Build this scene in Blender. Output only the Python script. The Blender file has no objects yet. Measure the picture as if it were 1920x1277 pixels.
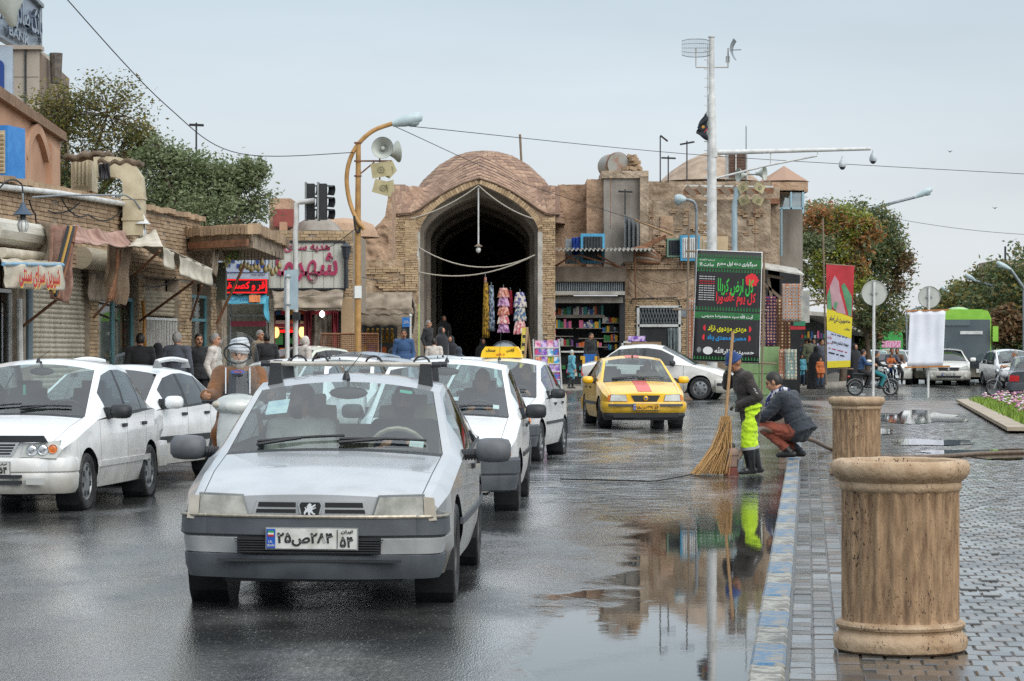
import bpy,bmesh,math,random
import numpy as np
from mathutils import Vector,Matrix,Quaternion
# ------------------------------------------------------------------ camera, sky, sun, exposure
SC=bpy.context.scene
COL=SC.collection
random.seed(11)
RNG=np.random.default_rng(5)
FPX,CAMH,HX,HY=4750.0,1.5,960.0,663.0
R=math.radians
cam=bpy.data.cameras.new('camera')
camo=bpy.data.objects.new('camera',cam);COL.objects.link(camo)
camo.location=(0,0,CAMH);camo.rotation_euler=(R(90),0,0)
cam.lens=36*FPX/1920;cam.sensor_width=36
cam.shift_y=(HY-638.5)/1920
cam.clip_start=0.3;cam.clip_end=3000
SC.camera=camo
SUN_EL,SUN_AZ=R(40),R(38)
w=bpy.data.worlds.new('World');SC.world=w;w.use_nodes=True
wn,wl=w.node_tree.nodes,w.node_tree.links
wn.clear()
sky=wn.new('ShaderNodeTexSky');sky.sky_type='NISHITA';sky.sun_disc=False
sky.sun_elevation=SUN_EL;sky.sun_rotation=math.pi-SUN_AZ;sky.air_density=1.0;sky.dust_density=3.0
bg1=wn.new('ShaderNodeBackground');bg1.inputs[1].default_value=0.09
wl.new(sky.outputs[0],bg1.inputs[0])
tc=wn.new('ShaderNodeTexCoord');sep=wn.new('ShaderNodeSeparateXYZ');wl.new(tc.outputs['Generated'],sep.inputs[0])
rmp=wn.new('ShaderNodeValToRGB')
rmp.color_ramp.elements[0].position=0.0;rmp.color_ramp.elements[0].color=(0.60,0.615,0.625,1)
rmp.color_ramp.elements[1].position=1.0;rmp.color_ramp.elements[1].color=(1.0,1.06,1.12,1)
e=rmp.color_ramp.elements.new(0.15);e.color=(0.435,0.515,0.575,1)
e=rmp.color_ramp.elements.new(0.45);e.color=(0.74,0.82,0.90,1)
wl.new(sep.outputs[2],rmp.inputs[0])
nz=wn.new('ShaderNodeTexNoise');nz.inputs['Scale'].default_value=3.0;nz.inputs['Detail'].default_value=5
mp=wn.new('ShaderNodeMapping');mp.inputs['Scale'].default_value=(1,1,5)
wl.new(tc.outputs['Generated'],mp.inputs[0]);wl.new(mp.outputs[0],nz.inputs[0])
mr=wn.new('ShaderNodeMapRange');mr.inputs[1].default_value=.3;mr.inputs[2].default_value=.7
mr.inputs[3].default_value=.9;mr.inputs[4].default_value=1.09
wl.new(nz.outputs[0],mr.inputs[0])
mxw=wn.new('ShaderNodeVectorMath');mxw.operation='SCALE'
wl.new(rmp.outputs[0],mxw.inputs[0]);wl.new(mr.outputs[0],mxw.inputs['Scale'])
bg2=wn.new('ShaderNodeBackground');bg2.inputs[1].default_value=0.95
wl.new(mxw.outputs[0],bg2.inputs[0])
mixw=wn.new('ShaderNodeMixShader');mixw.inputs[0].default_value=0.88
wl.new(bg1.outputs[0],mixw.inputs[1]);wl.new(bg2.outputs[0],mixw.inputs[2])
wo=wn.new('ShaderNodeOutputWorld');wl.new(mixw.outputs[0],wo.inputs[0])
sl=bpy.data.lights.new('sun','SUN');sl.energy=1.5;sl.angle=R(60);sl.color=(1,.965,.92)
so=bpy.data.objects.new('sun',sl);COL.objects.link(so)
sd=Vector((math.cos(SUN_EL)*math.sin(SUN_AZ),-math.cos(SUN_EL)*math.cos(SUN_AZ),math.sin(SUN_EL)))
so.rotation_euler=sd.to_track_quat('Z','Y').to_euler()
so.location=(0,0,40)
VS=SC.view_settings
VS.view_transform='Standard';VS.look='None';VS.exposure=0.6;VS.gamma=1.0;VS.use_curve_mapping=False
SC.cycles.use_denoising=False;SC.cycles.max_bounces=8;SC.cycles.transparent_max_bounces=16;SC.cycles.caustics_reflective=False
SC.cycles.caustics_refractive=False;SC.cycles.sample_clamp_indirect=4.0
# ------------------------------------------------------------------ helpers
def sm(x,a,b):
 t=min(1,max(0,(x-a)/(b-a)));return t*t*(3-2*t)
def gz(x,y):
 r=1-sm(x,6,9)
 return 0.30*sm(y,50,67)*r+0.25*sm(y,92,101)*(1-r)
PZ=0.06
def P(px,py,y):
 return Vector(((px-HX)/FPX*y,y,CAMH-(py-HY)/FPX*y))
def PX(px,y):return(px-HX)/FPX*y
def PZz(py,y):return CAMH-(py-HY)/FPX*y
def hx(s):
 s=s.lstrip('#');v=[int(s[i:i+2],16)/255 for i in(0,2,4)]
 return tuple(c/12.92 if c<=.04045 else((c+.055)/1.055)**2.4 for c in v)
MATS={}
def _new(name):
 m=bpy.data.materials.new(name);m.use_nodes=True
 n,l=m.node_tree.nodes,m.node_tree.links
 return m,n,l,n['Principled BSDF']
def mk(name,c,c2=None,sc=5,r=.6,r2=None,m=0,b=0,bs=40,spec=.5,coat=0,st=None,isl=0,lo=.35,hi=.65,emit=None,es=1,sheen=0,det=5,tr=0,bd=.02):
 if name in MATS:return MATS[name]
 mt,n,l,p=_new(name)
 c=hx(c)if isinstance(c,str)else c
 p.inputs['Base Color'].default_value=(*c,1);mt.diffuse_color=(*c,1)
 p.inputs['Roughness'].default_value=r;p.inputs['Metallic'].default_value=m
 p.inputs['Specular IOR Level'].default_value=spec
 if coat:p.inputs['Coat Weight'].default_value=coat;p.inputs['Coat Roughness'].default_value=.06
 if sheen:p.inputs['Sheen Weight'].default_value=sheen
 if tr:p.inputs['Transmission Weight'].default_value=tr
 if emit:
  p.inputs['Emission Color'].default_value=(*(hx(emit)if isinstance(emit,str)else emit),1);p.inputs['Emission Strength'].default_value=es
 src=None
 if c2 is not None or r2 is not None or b:
  t=n.new('ShaderNodeTexCoord');vec=t.outputs['Object']
  if st:
   q=n.new('ShaderNodeMapping');q.inputs['Scale'].default_value=st;l.new(vec,q.inputs[0]);vec=q.outputs[0]
 if c2 is not None or r2 is not None:
  no=n.new('ShaderNodeTexNoise');no.inputs['Scale'].default_value=sc;no.inputs['Detail'].default_value=det
  l.new(vec,no.inputs[0])
  q=n.new('ShaderNodeMapRange');q.inputs[1].default_value=lo;q.inputs[2].default_value=hi;l.new(no.outputs[0],q.inputs[0])
  src=q.outputs[0]
 if c2 is not None:
  c2=hx(c2)if isinstance(c2,str)else c2
  fac=src
  if isl:
   g=n.new('ShaderNodeNewGeometry');a=n.new('ShaderNodeMix');a.inputs[0].default_value=isl
   l.new(src,a.inputs[2]);l.new(g.outputs['Random Per Island'],a.inputs[3]);fac=a.outputs[0]
  x=n.new('ShaderNodeMix');x.data_type='RGBA';x.inputs[6].default_value=(*c,1);x.inputs[7].default_value=(*c2,1)
  l.new(fac,x.inputs[0]);l.new(x.outputs[2],p.inputs['Base Color'])
 if r2 is not None:
  q=n.new('ShaderNodeMapRange');q.inputs[3].default_value=r;q.inputs[4].default_value=r2
  l.new(src,q.inputs[0]);l.new(q.outputs[0],p.inputs['Roughness'])
 if b:
  no2=n.new('ShaderNodeTexNoise');no2.inputs['Scale'].default_value=bs;no2.inputs['Detail'].default_value=6;l.new(vec,no2.inputs[0])
  bp=n.new('ShaderNodeBump');bp.inputs['Strength'].default_value=b;bp.inputs['Distance'].default_value=bd
  l.new(no2.outputs[0],bp.inputs['Height']);l.new(bp.outputs[0],p.inputs['Normal'])
 MATS[name]=mt
 return mt
def glass(name,tint=(.75,.82,.82),rough=.02,ior=1.5,base=0.0):
 if name in MATS:return MATS[name]
 m,n,l,p=_new(name);n.remove(p)
 t=n.new('ShaderNodeBsdfTransparent');t.inputs[0].default_value=(*tint,1)
 g=n.new('ShaderNodeBsdfGlossy');g.inputs['Roughness'].default_value=rough
 f0=((ior-1)/(ior+1))**2+base
 ge=n.new('ShaderNodeNewGeometry');d=n.new('ShaderNodeVectorMath');d.operation='DOT_PRODUCT'
 l.new(ge.outputs['Incoming'],d.inputs[0]);l.new(ge.outputs['Normal'],d.inputs[1])
 ab=n.new('ShaderNodeMath');ab.operation='ABSOLUTE';l.new(d.outputs['Value'],ab.inputs[0])
 iv=n.new('ShaderNodeMath');iv.operation='SUBTRACT';iv.inputs[0].default_value=1;l.new(ab.outputs[0],iv.inputs[1])
 pw=n.new('ShaderNodeMath');pw.operation='POWER';pw.inputs[1].default_value=5;l.new(iv.outputs[0],pw.inputs[0])
 a=n.new('ShaderNodeMath');a.operation='MULTIPLY_ADD';a.inputs[1].default_value=1-f0;a.inputs[2].default_value=f0;a.use_clamp=True
 l.new(pw.outputs[0],a.inputs[0])
 x=n.new('ShaderNodeMixShader');l.new(a.outputs[0],x.inputs[0]);l.new(t.outputs[0],x.inputs[1]);l.new(g.outputs[0],x.inputs[2])
 l.new(x.outputs[0],n['Material Output'].inputs[0]);MATS[name]=m
 return m
class MB:
 """collects faces, then links them as one mesh object"""
 def __init__(s):s.v=[];s.f=[];s.m=[];s.cur=0
 def add(s,vs,fs):
  o=len(s.v);s.v.extend([tuple(q)for q in vs]);s.f.extend([tuple(i+o for i in f)for f in fs]);s.m.extend([s.cur]*len(fs));return s
 def box(s,c,d,rot=None,taper=1.0):
  x,y,z=d[0]/2,d[1]/2,d[2]/2
  vs=[(-x,-y,-z),(x,-y,-z),(x,y,-z),(-x,y,-z),(-x*taper,-y*taper,z),(x*taper,-y*taper,z),(x*taper,y*taper,z),(-x*taper,y*taper,z)]
  c=Vector(c)
  if rot is not None:
   q=rot if isinstance(rot,(Matrix,Quaternion))else Matrix.Rotation(rot,3,'Z')
   vs=[c+(q@Vector(p))for p in vs]
  else:vs=[(c[0]+p[0],c[1]+p[1],c[2]+p[2])for p in vs]
  return s.add(vs,[(0,3,2,1),(4,5,6,7),(0,1,5,4),(1,2,6,5),(2,3,7,6),(3,0,4,7)])
 def b2(s,a,b):
  return s.box([(a[i]+b[i])/2 for i in range(3)],[abs(b[i]-a[i])for i in range(3)])
 def bar(s,a,b,wdt,h=None,up=(0,0,1)):
  a,b=Vector(a),Vector(b);h=h or wdt;d=(b-a);L=d.length
  if L<1e-6:return s
  y=d/L;u=Vector(up)
  if abs(y.dot(u))>.98:u=Vector((1,0,0))
  x=y.cross(u).normalized();z=x.cross(y)
  return s.box((a+b)/2,(wdt,L,h),Matrix((x,y,z)).transposed())
 def tube(s,pts,r,n=8,cap=True,close=False):
  pts=[Vector(p)for p in pts];k=len(pts)
  rs=r if isinstance(r,(list,tuple))else[r]*k
  vs=[];up=None
  for i,p in enumerate(pts):
   a=pts[max(i-1,0)];b=pts[min(i+1,k-1)]
   if close:a=pts[i-1];b=pts[(i+1)%k]
   t=(b-a).normalized()
   if up is None:
    up=Vector((0,0,1))if abs(t.z)<.9 else Vector((1,0,0))
   x=t.cross(up)
   if x.length<1e-5:x=t.orthogonal()
   x.normalize();y=x.cross(t).normalized();up=y
   for j in range(n):
    an=2*math.pi*j/n
    vs.append(p+(x*math.cos(an)+y*math.sin(an))*rs[i])
  fs=[]
  for i in range(k if close else k-1):
   i2=(i+1)%k
   for j in range(n):fs.append((i*n+j,i2*n+j,i2*n+(j+1)%n,i*n+(j+1)%n))
  if cap and not close:
   fs.append(tuple(range(n)));fs.append(tuple(range((k-1)*n,k*n))[::-1])
  return s.add(vs,fs)
 def lathe(s,prof,n=24,c=(0,0,0),axis=(0,0,1),a0=0,a1=2*math.pi,cap=False):
  ax=Vector(axis).normalized();q=Vector((0,0,1)).rotation_difference(ax);c=Vector(c)
  full=abs(a1-a0-2*math.pi)<1e-6;nn=n if full else n+1
  vs=[]
  for r,z in prof:
   for j in range(nn):
    an=a0+(a1-a0)*j/n
    vs.append(c+q@Vector((r*math.cos(an),r*math.sin(an),z)))
  fs=[]
  for i in range(len(prof)-1):
   for j in range(n):
    k=(j+1)%nn
    fs.append((i*nn+j,i*nn+k,(i+1)*nn+k,(i+1)*nn+j))
  if cap:
   fs.append(tuple(range(nn))[::-1]);fs.append(tuple(range((len(prof)-1)*nn,len(prof)*nn)))
  return s.add(vs,fs)
 def sph(s,c,r,n=12,m=8,q=None):
  c=Vector(c);r=(r,r,r)if isinstance(r,(int,float))else r
  vs=[];fs=[]
  for i in range(m+1):
   th=math.pi*i/m
   for j in range(n):
    a=2*math.pi*j/n
    p=Vector((r[0]*math.sin(th)*math.cos(a),r[1]*math.sin(th)*math.sin(a),-r[2]*math.cos(th)))
    vs.append(c+(q@p if q is not None else p))
  for i in range(m):
   for j in range(n):fs.append((i*n+j,i*n+(j+1)%n,(i+1)*n+(j+1)%n,(i+1)*n+j))
  return s.add(vs,fs)
 def grid(s,fn,nu,nv):
  vs=[fn(i/nu,j/nv)for j in range(nv+1)for i in range(nu+1)]
  fs=[(j*(nu+1)+i,j*(nu+1)+i+1,(j+1)*(nu+1)+i+1,(j+1)*(nu+1)+i)for j in range(nv)for i in range(nu)]
  return s.add(vs,fs)
 def slab(s,fn,nu,nv,th):
  a=len(s.v);s.grid(lambda u,v:fn(u,v,0),nu,nv);b=len(s.v);s.grid(lambda u,v:fn(u,v,th),nu,nv)
  k=nu*nv;s.f[-k:]=[f[::-1]for f in s.f[-k:]]
  W=nu+1
  ring=[i for i in range(W)]+[j*W+nu for j in range(1,nv+1)]+[nv*W+i for i in range(nu-1,-1,-1)]+[j*W for j in range(nv-1,0,-1)]
  fs=[(a+ring[i],b+ring[i],b+ring[(i+1)%len(ring)],a+ring[(i+1)%len(ring)])for i in range(len(ring))]
  s.f.extend(fs);s.m.extend([s.cur]*len(fs));return s
 def poly(s,pts,d):
  pts=[Vector(p)for p in pts];d=Vector(d);n=len(pts)
  vs=pts+[p+d for p in pts]
  return s.add(vs,[tuple(range(n))[::-1],tuple(range(n,2*n))]+[(i,(i+1)%n,n+(i+1)%n,n+i)for i in range(n)])
 def mesh(s,name,mats):
  me=bpy.data.meshes.new(name)
  me.from_pydata(s.v,[],s.f)
  mats=mats if isinstance(mats,(list,tuple))else[mats]
  for q in mats:me.materials.append(q)
  if len(mats)>1:me.polygons.foreach_set('material_index',s.m)
  me.update();return me
 def build(s,name,mats,parent=None,smooth=None,fix=False,world=False):
  if world and parent is not None:
   o=parent.location;s.v=[(p[0]-o[0],p[1]-o[1],p[2]-o[2])for p in s.v]
  me=s.mesh(name,mats)
  if fix:
   bm=bmesh.new();bm.from_mesh(me);bmesh.ops.recalc_face_normals(bm,faces=bm.faces);bm.to_mesh(me);bm.free()
  if smooth is not None:
   me.polygons.foreach_set('use_smooth',[True]*len(me.polygons))
   if smooth<180:me.set_sharp_from_angle(angle=R(smooth))
  return link(name,me,parent)
def link(name,me,parent=None,loc=None,rot=None):
 o=bpy.data.objects.new(name,me);COL.objects.link(o)
 if parent is not None:o.parent=parent
 if loc is not None:o.location=loc
 if rot is not None:o.rotation_euler=rot
 return o
def tag(o,label=None,cat=None,group=None,kind=None):
 if label:o['label']=label
 if cat:o['category']=cat
 if group:o['group']=group
 if kind:o['kind']=kind
 return o
def thing(name,label,cat,loc=(0,0,0),rz=0,group=None):
 o=bpy.data.objects.new(name,None);COL.objects.link(o);o.empty_display_size=.2
 o.location=loc;o.rotation_euler=(0,0,rz)
 return tag(o,label,cat,group)
def copy_tree(root,loc,rz,label=None,group=None,sc=None):
 r=root.copy();COL.objects.link(r);r.location=loc;r.rotation_euler=(0,0,rz)
 if label:r['label']=label
 if group:r['group']=group
 if sc:r.scale=(sc,sc,sc)
 for ch in list(root.children):
  c=ch.copy();COL.objects.link(c);c.parent=r
  for g in list(ch.children):
   d=g.copy();COL.objects.link(d);d.parent=c
 return r
def lerp(a,b,t):return a+(b-a)*t
def cable(pts,sag,n=10):
 out=[]
 for a,b in zip(pts[:-1],pts[1:]):
  a,b=Vector(a),Vector(b)
  for i in range(n):
   t=i/n;p=a.lerp(b,t);p.z-=sag*4*t*(1-t);out.append(p)
 out.append(Vector(pts[-1]));return out
 # ------------------------------------------------------------------ lettering (joined Persian letter forms)
_T="ا FE8D FE8E;آ FE81 FE82;ب FE8F FE90 FE91 FE92;پ FB56 FB57 FB58 FB59;ت FE95 FE96 FE97 FE98;ث FE99 FE9A FE9B FE9C;ج FE9D FE9E FE9F FEA0;ح FEA1 FEA2 FEA3 FEA4;خ FEA5 FEA6 FEA7 FEA8;د FEA9 FEAA;ذ FEAB FEAC;ر FEAD FEAE;ز FEAF FEB0;ژ FB8A FB8B;س FEB1 FEB2 FEB3 FEB4;ش FEB5 FEB6 FEB7 FEB8;ص FEB9 FEBA FEBB FEBC;ض FEBD FEBE FEBF FEC0;ط FEC1 FEC2 FEC3 FEC4;ع FEC9 FECA FECB FECC;غ FECD FECE FECF FED0;ف FED1 FED2 FED3 FED4;ق FED5 FED6 FED7 FED8;ک FB8E FB8F FB90 FB91;گ FB92 FB93 FB94 FB95;ل FEDD FEDE FEDF FEE0;م FEE1 FEE2 FEE3 FEE4;ن FEE5 FEE6 FEE7 FEE8;ه FEE9 FEEA FEEB FEEC;و FEED FEEE;ی FBFC FBFD FBFE FBFF;ﷲ FDF2 FDF2"
AR={}
for _e in _T.split(';'):
 _p=_e.split();AR[_p[0]]=[chr(int(q,16))for q in _p[1:]]
def shape(s):
 out=[]
 for i,c in enumerate(s):
  if c not in AR:out.append(c);continue
  f=AR[c];pv=i>0 and len(AR.get(s[i-1],''))==4;nx=i<len(s)-1 and s[i+1]in AR and len(f)==4 and s[i+1]!='ﷲ'
  out.append(f[(1 if pv else 0)+(2 if nx else 0)]if len(f)==4 else f[1 if pv else 0])
 res='';run=''
 for c in reversed(out):
  if c.isdigit()or('A'<=c<='z')or c in '.':run=c+run
  else:res+=run+c;run=''
 return res+run
def text(s,name,mat,parent,loc,h,wmax=None,rot=(math.pi/2,0,0),ext=.003,bold=.012,width=None):
 """flat raised lettering centred at loc, letter height about h"""
 cu=bpy.data.curves.new(name,'FONT');cu.body=shape(s);cu.size=1.0;cu.offset=bold;cu.extrude=0.001
 cu.resolution_u=3
 o=bpy.data.objects.new(name,cu)
 me=bpy.data.meshes.new_from_object(o)
 bpy.data.objects.remove(o);bpy.data.curves.remove(cu)
 n=len(me.vertices);co=np.empty(n*3,'f');me.vertices.foreach_get('co',co);co=co.reshape(-1,3)
 if n:
  lo,hi=co.min(0),co.max(0);wd=max(hi[0]-lo[0],1e-3);ht=max(hi[1]-lo[1],1e-3)
  ky=h/ht;kx=ky
  if width:kx=width/wd
  elif wmax and wd*kx>wmax:kx=wmax/wd
  co-=(lo+hi)/2;co[:,0]*=kx;co[:,1]*=ky;co[:,2]*=ext/0.002
  me.vertices.foreach_set('co',co.ravel())
 me.name=name;me.materials.clear();me.materials.append(mat);me.update()
 return link(name,me,parent,loc,rot)
 # ------------------------------------------------------------------ ground, road, plaza
def kx(y):return 1.03+.1164*(y-11.14)
KW=.17
def road_material():
 m,n,l,p=_new('wet_asphalt')
 g=n.new('ShaderNodeNewGeometry');sp=n.new('ShaderNodeSeparateXYZ');l.new(g.outputs['Position'],sp.inputs[0])
 def noise(scale,detail=6,st=(1,1,1),rough=.5):
  q=n.new('ShaderNodeMapping');q.inputs['Scale'].default_value=st;l.new(g.outputs['Position'],q.inputs[0])
  t=n.new('ShaderNodeTexNoise');t.inputs['Scale'].default_value=scale;t.inputs['Detail'].default_value=detail;t.inputs['Roughness'].default_value=rough;l.new(q.outputs[0],t.inputs[0]);return t.outputs[0]
 def mr(src,a,b,c=0,d=1,smooth=True):
  q=n.new('ShaderNodeMapRange');q.interpolation_type='SMOOTHSTEP' if smooth else 'LINEAR'
  for i,v in enumerate((a,b,c,d)):q.inputs[i+1].default_value=v
  l.new(src,q.inputs[0]);return q.outputs[0]
 def mth(op,a,b=None,c=None):
  q=n.new('ShaderNodeMath');q.operation=op
  for i,v in enumerate((a,b,c)):
   if v is None:continue
   if isinstance(v,(int,float)):q.inputs[i].default_value=v
   else:l.new(v,q.inputs[i])
  return q.outputs[0]
 X,Y=sp.outputs[0],sp.outputs[1]
 kd=mth('SUBTRACT',mth('MULTIPLY_ADD',Y,.1164,1.03-.1164*11.14),X)
 big=noise(.55,5,(1,.45,1));med=noise(2.3,6,(1,.5,1))
 near=mr(kd,2.6,.2)
 yz=mth('MULTIPLY',mr(Y,60,48),1.0)
 lvl=mth('ADD',mth('ADD',mth('MULTIPLY',near,.50),mth('MULTIPLY',big,.75)),mth('MULTIPLY',med,.28))
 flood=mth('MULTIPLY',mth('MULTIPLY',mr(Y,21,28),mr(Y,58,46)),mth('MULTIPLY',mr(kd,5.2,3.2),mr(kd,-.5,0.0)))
 lvl=mth('ADD',lvl,mth('MULTIPLY',flood,.30))
 pud=mth('MULTIPLY',mr(lvl,.80,.88),yz)
 grain=noise(110,3,(1,.13,1));grain2=noise(34,5,(1,.2,1),.65)
 rip=noise(8,4,(.5,.45,1),.6);rip2=noise(42,3,(1,.2,1))
 film=mr(noise(.8,5,(1,.35,1)),.41,.57)
 hgt=mth('MULTIPLY',mth('SUBTRACT',1.0,mth('MULTIPLY',film,.3)),mth('ADD',mth('MULTIPLY',grain,.7),mth('MULTIPLY',grain2,.5)));hgt=mth('MULTIPLY',hgt,mth('SUBTRACT',1.0,pud))
 b1=n.new('ShaderNodeBump');b1.inputs['Strength'].default_value=.34;b1.inputs['Distance'].default_value=.012;l.new(hgt,b1.inputs['Height'])
 b2=n.new('ShaderNodeBump');b2.inputs['Distance'].default_value=.06;l.new(mth('ADD',rip,mth('MULTIPLY',rip2,.07)),b2.inputs['Height'])
 l.new(mth('MULTIPLY',mth('ADD',mth('MULTIPLY',mth('MULTIPLY',flood,mr(kd,.3,1.5,.12,1)),.8),.005),pud),b2.inputs['Strength']);l.new(b1.outputs[0],b2.inputs['Normal'])
 l.new(b2.outputs[0],p.inputs['Normal'])
 wet=mr(med,.35,.62)
 dry=mth('MULTIPLY_ADD',mr(grain2,.38,.62),-.12,mth('MULTIPLY_ADD',wet,-.14,.36))
 ro=n.new('ShaderNodeMix');l.new(pud,ro.inputs[0]);l.new(mth('MULTIPLY',dry,mth('SUBTRACT',1.0,mth('MULTIPLY',film,.5))),ro.inputs[2]);ro.inputs[3].default_value=.025;l.new(ro.outputs[0],p.inputs['Roughness'])
 c=n.new('ShaderNodeMix');c.data_type='RGBA';c.inputs[6].default_value=(*hx('#3a3c3e'),1);c.inputs[7].default_value=(*hx('#565755'),1);l.new(mr(noise(1.1,7),.35,.65),c.inputs[0])
 c2=n.new('ShaderNodeMix');c2.data_type='RGBA';l.new(mr(noise(70,3,(1,.16,1)),.60,.68),c2.inputs[0]);l.new(c.outputs[2],c2.inputs[6]);c2.inputs[7].default_value=(*hx('#8b8880'),1)
 c3=n.new('ShaderNodeMix');c3.data_type='RGBA';l.new(pud,c3.inputs[0]);l.new(c2.outputs[2],c3.inputs[6]);c3.inputs[7].default_value=(*hx('#2c2b28'),1)
 painted_glitter=mth('MULTIPLY',flood,mr(mth('ADD',mth('MULTIPLY',noise(48,4,(1,.22,1),.7),.7),mth('MULTIPLY',noise(1.6,4,(1,.4,1)),.45)),.56,.66));painted_glitter=mth('MULTIPLY',painted_glitter,.8)  # pale specks paint the sky's glitter on the flood water into the colour
 c4=n.new('ShaderNodeMix');c4.data_type='RGBA';l.new(painted_glitter,c4.inputs[0]);l.new(c3.outputs[2],c4.inputs[6]);c4.inputs[7].default_value=(*hx('#b7bcbe'),1)
 l.new(mth('MULTIPLY',mth('MULTIPLY',film,mth('SUBTRACT',1.0,pud)),.9),p.inputs['Coat Weight']);p.inputs['Coat Roughness'].default_value=.13;l.new(b2.outputs[0],p.inputs['Coat Normal'])
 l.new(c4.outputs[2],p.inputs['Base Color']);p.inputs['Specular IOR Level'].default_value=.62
 return m
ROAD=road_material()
def spaced(a,b,n,k):return[a+(b-a)*((i/n)**k)for i in range(n+1)]
xs=[-300,-120,-60,-40]+list(np.arange(-30,31,1.5))+[40,60,120,300];ys=[-10,0,5]+list(np.arange(8,110,1.5))+[120,140,180,260,400,700,1200,2500]
m=MB();nx_=len(xs)
m.add([(x,y,gz(x,y))for y in ys for x in xs],[(j*nx_+i,j*nx_+i+1,(j+1)*nx_+i+1,(j+1)*nx_+i)for j in range(len(ys)-1)for i in range(nx_-1)])
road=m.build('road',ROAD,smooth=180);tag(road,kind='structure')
# plaza: base sheet + pavers (the nearest as objects, the rest joined)
def paver_material(name,obj_random):
 m,n,l,p=_new(name)
 g=n.new('ShaderNodeNewGeometry');t=n.new('ShaderNodeTexNoise');t.inputs['Scale'].default_value=1.3;t.inputs['Detail'].default_value=5;l.new(g.outputs['Position'],t.inputs[0])
 oi=n.new('ShaderNodeObjectInfo');rnd=oi.outputs['Random']if obj_random else g.outputs['Random Per Island']
 r=n.new('ShaderNodeValToRGB');cr=r.color_ramp;cr.elements[0].color=(*hx('#454443'),1);cr.elements[1].color=(*hx('#6a6662'),1);e=cr.elements.new(.55);e.color=(*hx('#565553'),1);e=cr.elements.new(.9);e.color=(*hx('#6d6157'),1)
 l.new(rnd,r.inputs[0])
 d=n.new('ShaderNodeTexNoise');d.inputs['Scale'].default_value=35;d.inputs['Detail'].default_value=5;l.new(g.outputs['Position'],d.inputs[0])
 mx=n.new('ShaderNodeMix');mx.data_type='RGBA';mx.blend_type='MULTIPLY';mx.inputs[0].default_value=.5;l.new(r.outputs[0],mx.inputs[6]);l.new(d.outputs[0],mx.inputs[7]);l.new(mx.outputs[2],p.inputs['Base Color'])
 q=n.new('ShaderNodeMapRange');q.inputs[1].default_value=.36;q.inputs[2].default_value=.62;q.inputs[3].default_value=.05;q.inputs[4].default_value=.28;l.new(t.outputs[0],q.inputs[0]);l.new(q.outputs[0],p.inputs['Roughness'])
 b=n.new('ShaderNodeBump');b.inputs['Strength'].default_value=.22;b.inputs['Distance'].default_value=.008;l.new(d.outputs[0],b.inputs['Height']);l.new(b.outputs[0],p.inputs['Normal'])
 p.inputs['Specular IOR Level'].default_value=.6;p.inputs['Coat Roughness'].default_value=.09
 q=n.new('ShaderNodeMapRange');q.inputs[1].default_value=.62;q.inputs[2].default_value=.38;q.inputs[3].default_value=.12;q.inputs[4].default_value=.6;l.new(t.outputs[0],q.inputs[0]);l.new(q.outputs[0],p.inputs['Coat Weight'])
 return m
PAV1,PAV2=paver_material('wet_paver',True),paver_material('wet_paver_field',False)
JOINT=mk('wet_joint_sand','#3d3b37','#4d4a44',sc=20,r=.25,b=.3,bs=120)
ang=math.atan(.1164);ca,sa=math.cos(ang),math.sin(ang)
K0=V_=Vector((kx(0),0,0))
def plz(a,b,z=0.):
 return Vector((kx(0)+a*ca+b*sa,b*ca-a*sa,z))
PEND=80.0
m=MB();m.add([plz(KW*.5,4,PZ-.008),plz(45,4,PZ-.008),plz(45,PEND+6,PZ-.008),plz(KW*.5,PEND-2,PZ-.008)],[(0,1,2,3)])
m.add([plz(KW*.5,4,-.3),plz(45,4,-.3),plz(45,PEND+6,-.3),plz(KW*.5,PEND-2,-.3)],[(0,3,2,1)])
m.f+=[(0,4,5,1),(1,5,6,2),(2,6,7,3),(3,7,4,0)];m.m+=[0]*4
plaza=m.build('plaza_pavement',JOINT);tag(plaza,kind='structure')
PWD,PLN=.112,.2
def paver_verts(w,l,h=.03,bv=.006):
 a,b=w/2,l/2
 return[(-a,-b,-h),(a,-b,-h),(a,b,-h),(-a,b,-h),(-a,-b,-bv),(a,-b,-bv),(a,b,-bv),(-a,b,-bv),(-a+bv,-b+bv,0),(a-bv,-b+bv,0),(a-bv,b-bv,0),(-a+bv,b-bv,0)],[(0,1,5,4),(1,2,6,5),(2,3,7,6),(3,0,4,7),(4,5,9,8),(5,6,10,9),(6,7,11,10),(7,4,8,11),(8,9,10,11)]
pv,pf=paver_verts(PWD-.007,PLN-.008)
pm_=MB();pm_.add(pv,pf);paver_me=pm_.mesh('paver',PAV1)
spots=[]
rows=int((62-9)/PLN)
for j in range(rows):
 b=9+j*PLN
 off=0 if False else(PWD/2 if j%2 else 0)
 i=0
 while True:
  a=KW+.012+PWD/2+i*PWD+(off if i>2 else 0)
  p=plz(a,b,PZ)
  if p.x>.2105*p.y+3.5 or i>170:break
  i+=1
  px=HX+p.x/p.y*FPX;py=HY+(CAMH-PZ)/p.y*FPX
  if py>1290:continue
  spots.append((p,b,i))
spots.sort(key=lambda s:s[0].y+(100 if s[0].x>.2105*s[0].y else 0))
FV=[];FF=[]
rot0=Matrix.Rotation(-ang,3,'Z')
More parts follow.
